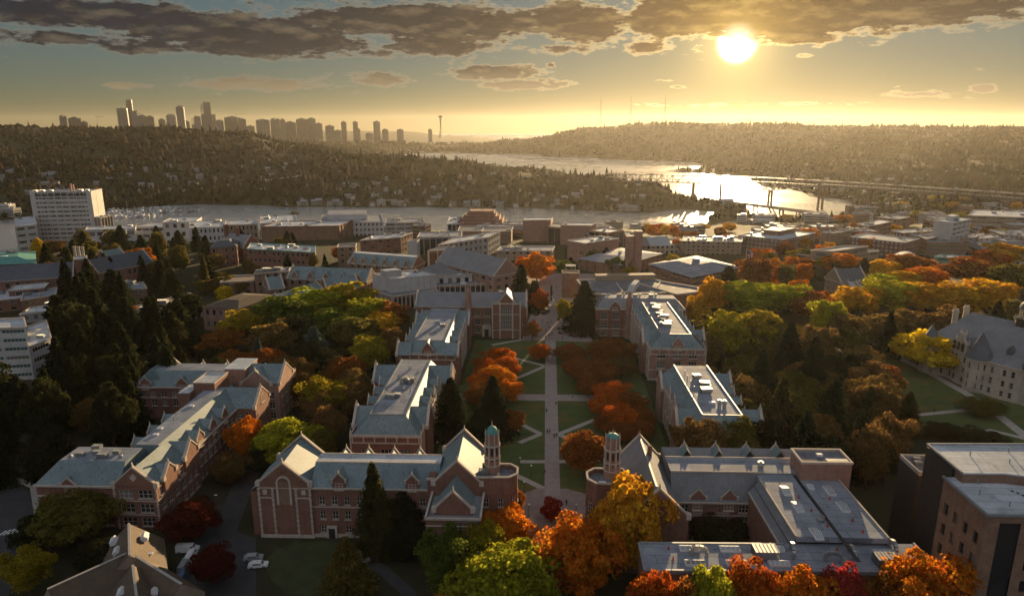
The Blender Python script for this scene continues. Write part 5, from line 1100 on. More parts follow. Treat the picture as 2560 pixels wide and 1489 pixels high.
block('apartment_block', 'brick apartments at the right edge behind the white cubes', CF, (2210, 580), (2640, 620), (2050, 515), 8, 5, 3.4, 'punch', brick_brown, membrane, fm=white_conc, gm=glass_sky, units=7)
block('low_white_hall', 'low white hall with bright roof at the right edge', CF, (2150, 835), (2650, 850), (1990, 778), 6, 2, 5, 'punch', white_conc, membrane_pale, units=6)
block('green_glass_hall', 'low hall with pale roof and greenish glass front above the orange trees', CF, (1290, 890), (1830, 915), (1380, 855), 4, 2, 5, 'band', copper, membrane_pale, fm=copper, units=2)
def vault_hall():
    a, b_ = un(*CF(865, 960), 4), un(*CF(1200, 975), 4); L = math.dist(a, b_); zg = ground(*a); T = thing('vaulted_hall', 'low hall with shallow curved roof above the orange trees', 'building', (a[0], a[1], zg), math.atan2(b_[1] - a[1], b_[0] - a[0]))
    pf = [(L * i / 10, 6 + 3.2 * math.sin(math.pi * i / 10)) for i in range(11)]; m = MB(); m.ext([(0, 0), (L, 0)] + pf[::-1], 'y', 0, 26); m.build('wall', brick_brown, T)
    r = MB(); r.ext([(u, z) for u, z in pf] + [(u, z + .4) for u, z in pf[::-1]], 'y', -1, 27); r.build('roof', membrane_pale, T); MB().box(2, L - 2, -.1, 0, 1, 5).build('glazing', glass, T)
vault_hall()
block('brick_warehouse', 'flat brick block with pale roof in the upper right city', CF, (400, 470), (710, 405), (230, 440), 4, 4, 5, 'punch', brick_brown, membrane_pale, units=5)
block('brick_warehouse', 'brown brick block with dark wall left of the golden street trees', CF, (800, 372), (970, 340), (510, 345), 2, 4, 5, 'punch', brick_brown, membrane, units=3)
gablehall('slate_house', 'house with steep dark hipped roof and white dormers amid golden trees', SP, (2086, 672), (2150, 668), 15, 8, 7, tan_conc, slate_dark, 2, 4)
gablehall('slate_house', 'low dark-roofed wing right of the house among golden trees', SP, (2140, 705), (2205, 700), 10, 6, 6, tan_conc, slate_dark, 1, 4)
gablehall('white_roof_house', 'small house with white metal roof beside the golden trees', SP, (2120, 704), (2148, 703), 10, 6, 5, tan_conc, membrane_pale, 1, 4)
gablehall('grey_roof_house', 'small grey roofed house below the flag', SP, (1935, 664), (1985, 664), 8, 4, 6, tan_conc, slate, 1, 4)
# --- hospital tower
def hospital():
    a = Vector(un(*CG(68, 205), 17)); b_ = Vector(un(*CG(710, 192), 17)); d = Vector((.98, .2)).normalized(); n = Vector((-d.y, d.x)); L = 74
    zg = ground(*b_) - 2; T = thing('hospital_tower', 'tall white slab hospital tower with its right end lit gold', 'tower', (a.x, a.y, zg), math.atan2(d.y, d.x)); h = 17 - zg; Dp = 34; fl = 13
    w = MB(); sidewin(T, w, (0, 0), (L, 0), 0, h, fl, 9, 'band', white_conc, glass); w.facade((L, 0), (L, Dp), 0, h); w.facade((L, Dp), (0, Dp), 0, h); w.facade((0, Dp), (0, 0), 0, h); w.build('wall', white_conc, T)
    MB().box(L, L + .15, Dp * .42, Dp * .5, h * .12, h).build('end_slot', dark_metal, T); MB().box(0, L, 0, Dp, h - .2, h - .1).build('roof_deck', membrane, T)
    fi = MB(); fi.box(0, 6, -.5, 0, 0, h); fi.box(L - 6, L, -.5, 0, 0, h)
    for i in range(1, 8): fi.box(6 + (L - 12) * i / 8 - .3, 6 + (L - 12) * i / 8 + .3, -.45, 0, 0, h)
    fi.build('pier', white_conc, T); e = MB(); ring(e, 0, L, 0, Dp, h - .4, h + .9, .3); e.build('parapet', white_conc, T)
    ln = MB(); ln.box(6, L - 6, -.2, 0, h - 5.5, h - 3.4); ln.build('plant_louvre', dark_metal, T)
    for x, y, sc in ((4, 6, 2), (12, 8, 2), (22, 10, 1.6), (L - 16, 8, 2.4), (L - 8, 10, 1.8)): rooftop(T, x, y, h, 'box', sc)
    MB().box(L * .62, L * .62 + 1.6, 8, 10, h, h + 10).build('flue', brick_pale, T); MB().box(L * .66, L * .66 + 1.6, 8, 10, h, h + 9).build('flue', brick_pale, T)
hospital()
block('hospital_wing', 'sunlit tan wing right of the white hospital tower', CG, (960, 525), (1110, 495), (880, 520), -12, 5, 5, 'fin', tan_conc, membrane_pale, fm=stone_cream, units=4)
block('hospital_wing', 'white lower wing left of the hospital tower', CG, (-120, 640), (160, 610), (-120, 530), -14, 6, 8, 'band', white_conc, membrane_pale, units=4)
block('clinic_block', 'long low white clinic block below the hospital tower', CG, (770, 680), (1400, 660), (800, 640), -18, 2, 8, 'band', white_conc, membrane_pale, units=4)
block('shore_lab', 'low bluish shore building before the marina', CG, (1380, 640), (2530, 640), (1640, 590), -22, 3, 8, 'band', white_conc, membrane_pale, units=10)
block('shore_lab', 'pale gabled shore building with a pink end wall', CG, (1740, 585), (2150, 575), (1850, 525), -12, 3, 8, 'punch', white_conc, membrane_pale, units=3)
block('shore_shed', 'flat white shed behind the conifers under the hospital', CG, (990, 760), (1290, 700), (1000, 720), -14, 2, 8, 'punch', white_conc, membrane_pale, units=1)
# --- smaller city blocks, each its own thing
_cb = random.Random(11)
def city(n, x0, x1, y0, y1, lab, grp, hmin, hmax, pal):
    k_ = 0; tries = 0; made = []
    while k_ < n and tries < n * 8:
        tries += 1; px, py = _cb.uniform(x0, x1), _cb.uniform(y0, y1); x, y = hit(px, py); z = ground(x, y)
        if z < WL + 3: continue
        wd, dp, hh = _cb.uniform(14, 34), _cb.uniform(12, 22), _cb.uniform(hmin, hmax); m = MB(); fl = int(hh / 3.4)
        m.box(-wd / 2, wd / 2, -dp / 2, dp / 2, -4, hh, 0, top=1); ring(m, -wd / 2, wd / 2, -dp / 2, dp / 2, hh - .2, hh + .6, .2, 0)
        for _ in range(_cb.randint(2, 5)): ux, uy, us = _cb.uniform(-wd * .35, wd * .35), _cb.uniform(-dp * .3, dp * .3), _cb.uniform(.8, 2.2); m.box(ux - us, ux + us, uy - us * .7, uy + us * .7, hh, hh + us * 1.2, 3)
        for i in range(fl):
            zz = 1.2 + i * 3.4
            for s in (-1, 1): m.box(-wd / 2 + 1, wd / 2 - 1, s * dp / 2 - .06, s * dp / 2 + .06, zz, zz + 1.5, 2); m.box(s * wd / 2 - .06, s * wd / 2 + .06, -dp / 2 + 1, dp / 2 - 1, zz, zz + 1.5, 2)
        o = m.build('city_building', [_cb.choice(pal), _cb.choice([membrane, membrane_pale, membrane_pale, membrane_dark]), glass, metal], None, (x, y, z), R(_cb.choice([-12, 8, 4, -5]) + _cb.uniform(-3, 3)))
        tag(o, lab, 'building', grp); k_ += 1; made.append((px, o))
    for i, (px, o) in enumerate(sorted(made, key=lambda q: q[0])): o['label'] = lab + ', %s from the left' % nth(i + 1)
city(46, 1680, 2560, 508, 560, 'small flat-roofed city block in the hazy district below the high bridge', 'small blocks below the high bridge', 6, 14, [concrete, tan_conc, white_conc, brick_brown])
city(26, 1900, 2560, 560, 640, 'flat-roofed city block between the apartment slabs and the golden trees', 'blocks between the apartment slabs', 7, 14, [concrete, tan_conc, brick_brown, white_conc])
city(24, 560, 1620, 562, 592, 'small flat-roofed campus building along the near shore of the bay', 'small buildings along the near shore', 6, 12, [concrete, white_conc, brick_brown, tan_conc])
city(14, 1350, 1760, 545, 620, 'small flat-roofed building in the glare behind the brick theatre', 'small buildings in the glare', 6, 11, [tan_conc, brick_brown, concrete])
city(9, 0, 260, 530, 590, 'small pale building beside the white hospital tower', 'small buildings beside the hospital', 7, 16, [white_conc, concrete])
# ------------------------------------------------------------------ far city: skyline, towers, bridges, boats, houses, woods
tower_a = mat('tower_a', (.12, .12, .135), (.09, .09, .10), .02, .5, spec=.4)
tower_b = mat('tower_b', (.19, .165, .15), (.14, .125, .115), .02, .6)
tower_c = mat('tower_c', (.075, .08, .095), (.055, .06, .07), .02, .35, spec=.6)
CK = crop(0, 0, 1.96875)
SKY = [(278, 315, 567, 'b', 'low twin-roofed tower at the far left of the skyline'), (315, 378, 577, 'a', 'wide low slab at the far left of the skyline'), (385, 420, 597, 'a', 'small low block just left of the skyline'),
 (557, 612, 532, 'c', 'broad dark tower left of the tallest tower'), (608, 640, 491, 'c', 'tallest dark tower of the skyline, left cluster'), (640, 682, 545, 'a', 'stepped tower right of the tallest tower'), (670, 710, 565, 'b', 'mid-height tower in the left cluster'), (708, 746, 570, 'a', 'right end tower of the left cluster'),
 (770, 803, 585, 'a', 'low tower opening the second cluster'), (803, 855, 562, 'b', 'wide tower left of the slender round-topped tower'), (852, 895, 520, 'c', 'slender tower with rounded top in the second cluster'), (898, 925, 595, 'a', 'low block between the second and third clusters'),
 (928, 975, 572, 'a', 'wide tower left of the notched tower'), (970, 1022, 503, 'c', 'tall notched tower of the third cluster'), (1008, 1050, 563, 'b', 'barrel-topped tower right of the notched tower'), (1050, 1090, 590, 'a', 'low slab right of the barrel-topped tower'), (1085, 1165, 573, 'b', 'broad slab below the tower crane'), (1165, 1202, 583, 'a', 'tower right of the broad slab'),
 (1244, 1313, 587, 'a', 'wide rounded block opening the middle cluster'), (1320, 1367, 582, 'c', 'twin-crowned tower of the middle cluster'), (1372, 1398, 585, 'b', 'thin tower of the middle cluster'), (1390, 1445, 598, 'a', 'square pale tower of the middle cluster'), (1445, 1505, 583, 'b', 'broad flat-topped tower of the middle cluster'), (1505, 1545, 580, 'a', 'capped tower of the middle cluster'), (1545, 1580, 605, 'a', 'low tower ending the middle cluster'), (1593, 1637, 617, 'b', 'short block right of the middle cluster'),
 (1674, 1700, 597, 'b', 'left lone thin tower before the needle'), (1732, 1757, 597, 'a', 'second lone thin tower before the needle'), (1750, 1770, 632, 'a', 'short block beside the second lone tower'), (1832, 1866, 596, 'c', 'dark lone tower nearest the needle'), (1876, 1907, 635, 'b', 'short block right of the dark lone tower'), (1950, 1982, 635, 'b', 'pale short block left of the needle'), (2105, 2125, 635, 'a', 'small block just left of the needle'), (1795, 1832, 655, 'a', 'low block left of the dark lone tower'),
 (1205, 1244, 618, 'a', 'low block filling the gap before the middle cluster'), (1640, 1674, 640, 'a', 'low block before the lone thin towers')]
_q = random.Random(5)
for i, (xl, xr, yt, mm, lab) in enumerate(SKY):
    r = 5500 + (i % 5) * 90; a = at_r(*CK(xl, yt), r); b_ = at_r(*CK(xr, yt), r); w_ = math.dist(a[:2], b_[:2]); zt = a[2]; zb = -40; h = zt - zb
    T = thing('skyscraper', lab, 'skyscraper', ((a[0] + b_[0]) / 2, (a[1] + b_[1]) / 2 + w_ / 2, zb), -math.atan2((a[0] + b_[0]) / 2, (a[1] + b_[1]) / 2), 'skyline towers')
    m = MB(); mt = {'a': tower_a, 'b': tower_b, 'c': tower_c}[mm]; hw = w_ / 2
    if 'notched' in lab: m.box(-hw, hw, -hw, hw, 0, h * .72); m.box(-hw * .4, hw, -hw, hw, h * .72, h)
    elif 'round' in lab or 'barrel' in lab: m.cyl(0, 0, 0, h * .96, hw, hw, 14); m.cyl(0, 0, h * .96, h, hw, hw * .6, 14)
    elif 'stepped' in lab: m.box(-hw, hw, -hw, hw, 0, h * .86); m.box(-hw, 0, -hw, hw, h * .86, h)
    elif 'twin' in lab: m.box(-hw, hw, -hw, hw, 0, h * .95); m.box(-hw * .8, -hw * .1, -hw * .6, hw * .6, h * .95, h); m.box(hw * .2, hw * .9, -hw * .6, hw * .6, h * .95, h * .985)
    elif 'tallest' in lab: m.cyl(0, 0, 0, h, hw * 1.05, hw * 1.0, 12)
    else: m.box(-hw, hw, -hw * .8, hw * .8, 0, h * .97); m.box(-hw * .6, hw * .5, -hw * .5, hw * .5, h * .97, h)
    m.build('shaft', mt, T); g = MB(); n = max(3, int(h / 12))
    for k_ in range(n): g.box(-hw * 1.01, hw * 1.01, -hw * (1.01 if not any(t in lab for t in ('round', 'barrel', 'tallest')) else .2), -hw * .5, h * .95 * k_ / n + 3, h * .95 * k_ / n + 7)
    g.build('window_band', tower_c, T); MB().box(-hw * .12, hw * .12, -hw * .12, hw * .12, h * .99, h + 5).build('roof_plant', tower_a, T)
def needle():
    b_ = at_r(*CK(2170, 665), 5400); t = at_r(*CK(2170, 562), 5400); zb = b_[2] - 25; h = t[2] - zb
    T = thing('observation_tower', 'slender observation tower with saucer top right of the skyline', 'tower', (b_[0], b_[1], zb)); m = MB()
    for a in range(3):
        an = R(120 * a + 20); pts = [(16, 0), (8, .33), (4.5, .6), (6.5, .86)]
        for (r0, f0), (r1, f1) in zip(pts, pts[1:]): m.bar((r0 * math.cos(an), r0 * math.sin(an), h * f0), (r1 * math.cos(an), r1 * math.sin(an), h * f1), 4.2)
    m.build('leg', tower_b, T); c = MB(); c.cyl(0, 0, 0, h * .86, 2.2, 2.2, 8); c.build('core', tower_b, T)
    s = MB()
    for (r0, f0), (r1, f1) in zip([(7, .84), (19, .87), (21, .885), (16, .90), (15, .915), (11, .93), (2.5, .945)], [(19, .87), (21, .885), (16, .90), (15, .915), (11, .93), (2.5, .945), (1, .96)]): s.cyl(0, 0, h * f0, h * f1, r0, r1, 18, cap=False)
    s.build('saucer', tower_a, T); MB().cyl(0, 0, h * .95, h, 1.2, .3, 6).build('spire', tower_a, T)
needle()
for px, pt, pb, lab in ((1501, 244, 306, 'left'), (1576, 237, 303, 'middle'), (1661, 238, 306, 'right')):
    b_ = at_r(px, pb, 4600); t = at_r(px, pt, 4600); h = t[2] - b_[2] + 20; T = thing('radio_mast', lab + ' of the three thin radio masts on the far hill', 'mast', (b_[0], b_[1], b_[2] - 20), 0, 'radio masts on the hill')
    m = MB(); n = 12
    for a in range(3):
        an = R(120 * a); p = lambda f: ((7 - 6 * f) * math.cos(an), (7 - 6 * f) * math.sin(an), h * f); q_ = lambda f: ((7 - 6 * f) * math.cos(an + R(120)), (7 - 6 * f) * math.sin(an + R(120)), h * f)
        m.bar(p(0), p(.9), .9)
        for k_ in range(n): m.bar(p(k_ / n * .9), q_((k_ + 1) / n * .9), .5)
    m.build('lattice', dark_metal, T); MB().cyl(0, 0, h * .85, h, .9, .5, 6).build('antenna', dark_metal, T)
def crane(px, py, r, arm, lab):
    t = at_r(px, py, r); T = thing('tower_crane', lab, 'crane', (t[0], t[1], t[2] - 60)); m = MB(); m.box(-1.2, 1.2, -1.2, 1.2, 0, 60); m.build('mast', tower_b, T); j = MB(); j.bar((-arm * .35, 0, 60), (arm, 0, 60), 1.6); j.bar((0, 0, 60), (0, 0, 68), 1.2); j.bar((0, 0, 68), (arm * .8, 0, 60.5), .5); j.bar((0, 0, 68), (-arm * .3, 0, 60.5), .5); j.build('jib', tower_b, T)
crane(593, 285, 5450, 60, 'tower crane above the broad skyline slab'); crane(1870, 300, 4300, 45, 'tower crane on the far hill below the sun'); crane(242, 292, 5200, 45, 'small tower crane between the left skyline blocks')
# --- high truss bridge
def high_bridge():
    px = [(1520, 433), (1560, 435), (1700, 438), (1830, 441.5), (1930, 445.5), (2050, 452), (2200, 461), (2350, 471), (2620, 490)]
    P = [Vector(un(*p, 0)) for p in px]; seg = [0]
    for a, b_ in zip(P, P[1:]): seg.append(seg[-1] + (b_ - a).length)
    T = site('truss_bridge', 'high double-deck steel truss bridge crossing the bright water', 'bridge', (P[4].x, P[4].y, WL))
    def pos(s):
        for i in range(len(P) - 1):
            if s <= seg[i + 1]: return P[i].lerp(P[i + 1], (s - seg[i]) / (seg[i + 1] - seg[i]))
        return P[-1]
    sp = seg[4]; sl_ = seg[3] - 10
    def depth(s):
        d = 15
        if s > sp - 110: d = 15 + 9 * max(0, 1 - abs(s - sp) / 95) if s < sp else max(9, 24 - (s - sp) / 95 * 15)
        return d
    N = int(seg[-1] / 11); deck = MB(); t1 = MB(); t2 = MB()
    S = [pos(seg[-1] * i / N) for i in range(N + 1)]; D_ = [depth(seg[-1] * i / N) for i in range(N + 1)]
    for i in range(N):
        a, b_ = S[i], S[i + 1]; d = (b_ - a).normalized(); n = Vector((-d.y, d.x)) * 9
        deck.bar((*a, 0), (*b_, 0), 21, h=1.6); deck.bar((*a, -8 if D_[i] > 10 else -6), (*b_, -8 if D_[i + 1] > 10 else -6), 16, h=.8)
        for q, t in ((n, t1), (-n, t2)):
            A, B_ = a + q, b_ + q
            t.bar((*A, -D_[i]), (*B_, -D_[i + 1]), 1.4); t.bar((*A, -D_[i]), (*A, 0), .9)
            t.bar((*A, 0 if i % 2 else -D_[i]), (*B_, -D_[i + 1] if i % 2 else 0), 1.0)
            deck.bar((*(a + q * 1.15), 1.6), (*(b_ + q * 1.15), 1.6), .3)
    deck.build('deck', tower_b, T); t1.build('truss', tower_a, T); t2.build('truss', tower_a, T)
    for x_ in (1640, 1735, 1808, 1926, 2060, 2180, 2310, 2440, 2540):
        a0, e0 = azel(x_, 440); k_ = min(range(N + 1), key=lambda i: abs(math.atan2(S[i].x, S[i].y) - a0)); c = S[k_]; zg = max(ground(c.x, c.y), WL - 3) - 2; m = MB(); d = (S[min(N, k_ + 1)] - S[max(0, k_ - 1)]).normalized(); n = Vector((-d.y, d.x)) * 8
        for q in (n, -n): m.bar((*(c + q * 1.1), zg), (*(c + q), -D_[k_]), 3.4)
        m.bar((*(c + n), -D_[k_] - 3), (*(c - n), -D_[k_] - 3), 2.6); m.build('pier', brick_brown, T)
    return S
_BS = high_bridge()
cm_ = MB(); cm_.box(-2.2, 2.2, -.9, .9, .3, .95, 0); cm_.box(-1.3, 1.5, -.8, .8, .95, 1.5, 1)
for sx in (-1.4, 1.4):
    for sy in (-.85, .85): cm_.box(sx - .32, sx + .32, sy - .12, sy + .12, 0, .64, 2)
far_car = [cm_.mesh('far_car', [m_, glass, rubber]) for m_ in (white_paint, metal, dark_metal, red_paint)]
_q = random.Random(3)
_cars = {}
for i in range(64):
    k_ = _q.randint(4, len(_BS) - 3); a, b_ = _BS[k_], _BS[k_ + 1]; p = a.lerp(b_, _q.random()); d = (b_ - a).normalized(); n = Vector((-d.y, d.x)) * _q.choice([-6, -2.5, 2.5, 6]); ci_ = _q.randint(0, 3)
    o = part('car', far_car[ci_], None, (p.x + n.x, p.y + n.y, .8), math.atan2(d.y, d.x)); tag(o, 'tiny car', 'car', 'cars on the high bridge'); _cars.setdefault(ci_, []).append((p.x / p.y, o))
for ci_, ts in _cars.items():
    for i, (_, o) in enumerate(sorted(ts, key=lambda q_: q_[0])): o['label'] = 'tiny %s car on the high truss bridge, %s from the left' % (['white', 'silver', 'black', 'red'][ci_], nth(i + 1))
def deck_bridge(name, lab, pts, w_, m1, every, thick=2.0):
    P = [(*un(px, py, z), z) for px, py, z in pts]; T = site(name, lab, 'bridge', (P[0][0], P[0][1], WL)); d = MB()
    for a, b_ in zip(P, P[1:]): d.bar(a, b_, w_, h=thick); 
    d.build('deck', m1, T); rl = MB()
    for a, b_ in zip(P, P[1:]):
        n = Vector((-(b_[1] - a[1]), b_[0] - a[0], 0)).normalized() * (w_ / 2 - .3)
        for q in (n, -n): rl.bar(Vector(a) + q + Vector((0, 0, thick / 2 + .6)), Vector(b_) + q + Vector((0, 0, thick / 2 + .6)), .35, h=1.1)
    rl.build('railing', m1, T)
    for a, b_ in zip(P, P[1:]):
        L = math.dist(a, b_); n = max(1, int(L / every))
        for i in range(n):
            f = (i + .5) / n; c = Vector(a).lerp(Vector(b_), f); dd = (Vector(b_) - Vector(a)).normalized(); nn = Vector((-dd.y, dd.x, 0)) * w_ * .32; m = MB(); zb = max(WL - 2, min(ground(c.x, c.y), c.z - 1) - 1)
            for q in (nn, -nn): m.bar((c.x + q.x, c.y + q.y, zb), (c.x + q.x, c.y + q.y, c.z - thick / 2), 2.6)
            m.bar(c + nn * 1.4 - Vector((0, 0, thick / 2 + .8)), c - nn * 1.4 - Vector((0, 0, thick / 2 + .8)), 2.2); m.build('pier', concrete, T)
deck_bridge('viaduct', 'long low motorway viaduct over the bay behind the marina', [(-60, 512, -44), (120, 505, -44), (240, 497, -43), (370, 487, -41), (460, 478, -38), (560, 466, -32), (680, 450, -22), (760, 441, -14)], 18, white_conc, 34, 4.0)
deck_bridge('low_bridge', 'low road bridge below the high truss, at the edge of the bright water', [(1780, 500, -44), (1850, 509, -44), (1930, 519, -45), (2030, 532, -46)], 16, tan_conc, 40)
# --- boats and docks
def boat_mesh(L, w_, cab, mast, hull, top):
    m = MB(); pl = [(-L / 2, -w_ / 2), (L * .2, -w_ / 2), (L / 2, 0), (L * .2, w_ / 2), (-L / 2, w_ / 2)]
    m.prism([(x * .94, y * .8) for x, y in pl], -.4, .3, 0, cap=False); m.prism(pl, .3, 1.5, 0)
    if cab: m.box(-L * .3, L * .15, -w_ * .36, w_ * .36, 1.5, 3.0, 1); m.box(-L * .22, L * .05, -w_ * .3, w_ * .3, 3.0, 4.2, 0); m.box(-L * .29, L * .152, -w_ * .365, w_ * .365, 2.0, 2.6, 2)
    if mast: m.cyl(0, 0, 1.5, 15, .18, .1, 5, 3); m.bar((0, 0, 3), (-L * .38, 0, 3), .25, 1)
    return m.mesh('boat', [hull, top, glass, lead])
BM = [boat_mesh(13, 4.2, True, False, white_paint, white_paint), boat_mesh(10, 3.4, True, False, white_paint, membrane), boat_mesh(11, 3.4, False, True, white_paint, tower_c), boat_mesh(16, 5, True, False, white_paint, white_conc), boat_mesh(10, 3.2, True, False, tower_c, white_paint)]
_q = random.Random(9); rows_ = []
for a, b_ in (((1000, 400), (1780, 342)), ((1050, 440), (2060, 406)), ((1060, 470), (2220, 450)), ((1110, 502), (1720, 472)), ((1120, 528), (1640, 508))): rows_.append((CG(*a), CG(*b_), 'marina beside the hospital'))
for a, b_ in (((440, 503), (735, 478)), ((470, 509), (700, 494)), ((690, 494), (760, 500)), ((610, 488), (745, 484))): rows_.append((a, b_, 'docks below the viaduct'))
for ri, (a, b_, where) in enumerate(rows_):
    A, B_ = Vector(un(*a, WL)), Vector(un(*b_, WL)); L = (B_ - A).length; d = (B_ - A) / L; n = Vector((-d.y, d.x)); rz = math.atan2(d.y, d.x); m = MB(); m.box(0, L, -1.2, 1.2, .3, .7)
    for i in range(int(L / 12)): m.cyl(i * 12, 1.3, -2, 2.2, .2, .2, 5)
    tag(m.build('dock', tan_conc, None, (A.x, A.y, WL), rz), '%s floating dock counted from the hospital tower outward, lined with boats' % nth(ri + 1), 'dock', 'marina docks')
    k_ = 4.0; nb = {-1: 0, 1: 0}
    while k_ < L:
        for s in (-1, 1):
            if _q.random() < .82:
                nb[s] += 1; o = part('boat', _q.choice(BM), None, tuple(A + d * k_ + n * s * 8.4) + (WL + .02,), rz + R(90 * s) + _q.uniform(-.06, .06)); sc = _q.uniform(.85, 1.25); o.scale = (sc, sc, sc); tag(o, 'boat %s from the left, %s side of the %s dock, ' % (nth(nb[s]), 'far' if s > 0 else 'near', nth(ri + 1)) + where, 'boat', 'boats ' + where)
        k_ += _q.uniform(5.6, 8.5) * (1.0 if ri < 5 else 1.2)
# --- houses on the hillsides
def house_mesh(w_, d_, h, rh, wm_, rm_):
    m = MB(); m.box(-w_ / 2, w_ / 2, -d_ / 2, d_ / 2, -5, h, 0); m.ext([(-d_ / 2 - .6, h - .1), (d_ / 2 + .6, h - .1), (0, h + rh)], 'x', -w_ / 2 - .6, w_ / 2 + .6, 1)
    for x in (-.3, .3):
        for z in (1.2, 4.2):
            if z + 1.5 < h: m.box(w_ * x - .8, w_ * x + .8, -d_ / 2 - .06, -d_ / 2, z, z + 1.5, 2)
    m.box(w_ * .2, w_ * .2 + .9, -.5, .5, h, h + rh + 1.0, 0)
    return m.mesh('house', [wm_, rm_, glass])
HL = ['white house with grey gable roof', 'grey house with pale roof', 'tan house with brown roof', 'white house with low pale roof', 'brick house with dark roof', 'white block with low pale roof', 'bright white house with brown roof']
HM = [house_mesh(w_, d_, h, rh, a, b_) for (w_, d_, h, rh, a, b_) in ((12, 9, 7, 3, house_white, slate_grey), (14, 10, 8, 3.4, house_grey, membrane), (11, 9, 6.5, 3, tan_conc, shingle), (16, 11, 9, 2.4, house_white, membrane), (13, 9, 7, 3.2, brick_brown, slate_dark), (18, 12, 10, 1.2, house_white, membrane), (12, 9, 7, 3, white_conc, shingle))]
_q = random.Random(21)
def houses(n, x0, x1, yf0, yf1, lab, grp):
    k_ = 0; t = 0; made = {}
    while k_ < n and t < n * 10:
        t += 1; px = _q.uniform(x0, x1); y0, y1 = yf0(px), yf1(px); py = y0 + (y1 - y0) * _q.random() ** .8; x, y = hit(px, py); z = ground(x, y)
        if z < WL + 1.2 or math.hypot(x, y) < 1180: continue
        hi_ = _q.randrange(7); o = part('house', HM[hi_], None, (x, y, z + 1.0), _q.choice([0, 0, R(90), R(15), R(-20)]) - math.atan2(x, y)); sc = _q.uniform(.55, .95); o.scale = (sc, sc, sc); tag(o, HL[hi_] + ' ' + lab, 'house', grp); k_ += 1; made.setdefault(hi_, []).append((px, o))
    for hi_, ts in made.items():
        for i, (_, o) in enumerate(sorted(ts, key=lambda q_: q_[0])): o['label'] = '%s %s, %s from the left' % (HL[hi_], lab, nth(i + 1))
houses(70, 0, 720, lambda p: 400, lambda p: 488, 'on the dark left hill', 'houses on the left hill')
houses(110, 700, 1620, lambda p: 400 + max(0, (p - 1000) * .08), lambda p: 512, 'on the hill across the bay', 'houses across the bay')
houses(46, 690, 1620, lambda p: 503 + (p - 700) * .02, lambda p: 512 + (p - 700) * .024, 'on the far bay shore', 'waterside houses on the far shore')
houses(60, 1960, 2560, lambda p: 415, lambda p: 505, 'beyond the high bridge', 'houses beyond the high bridge')
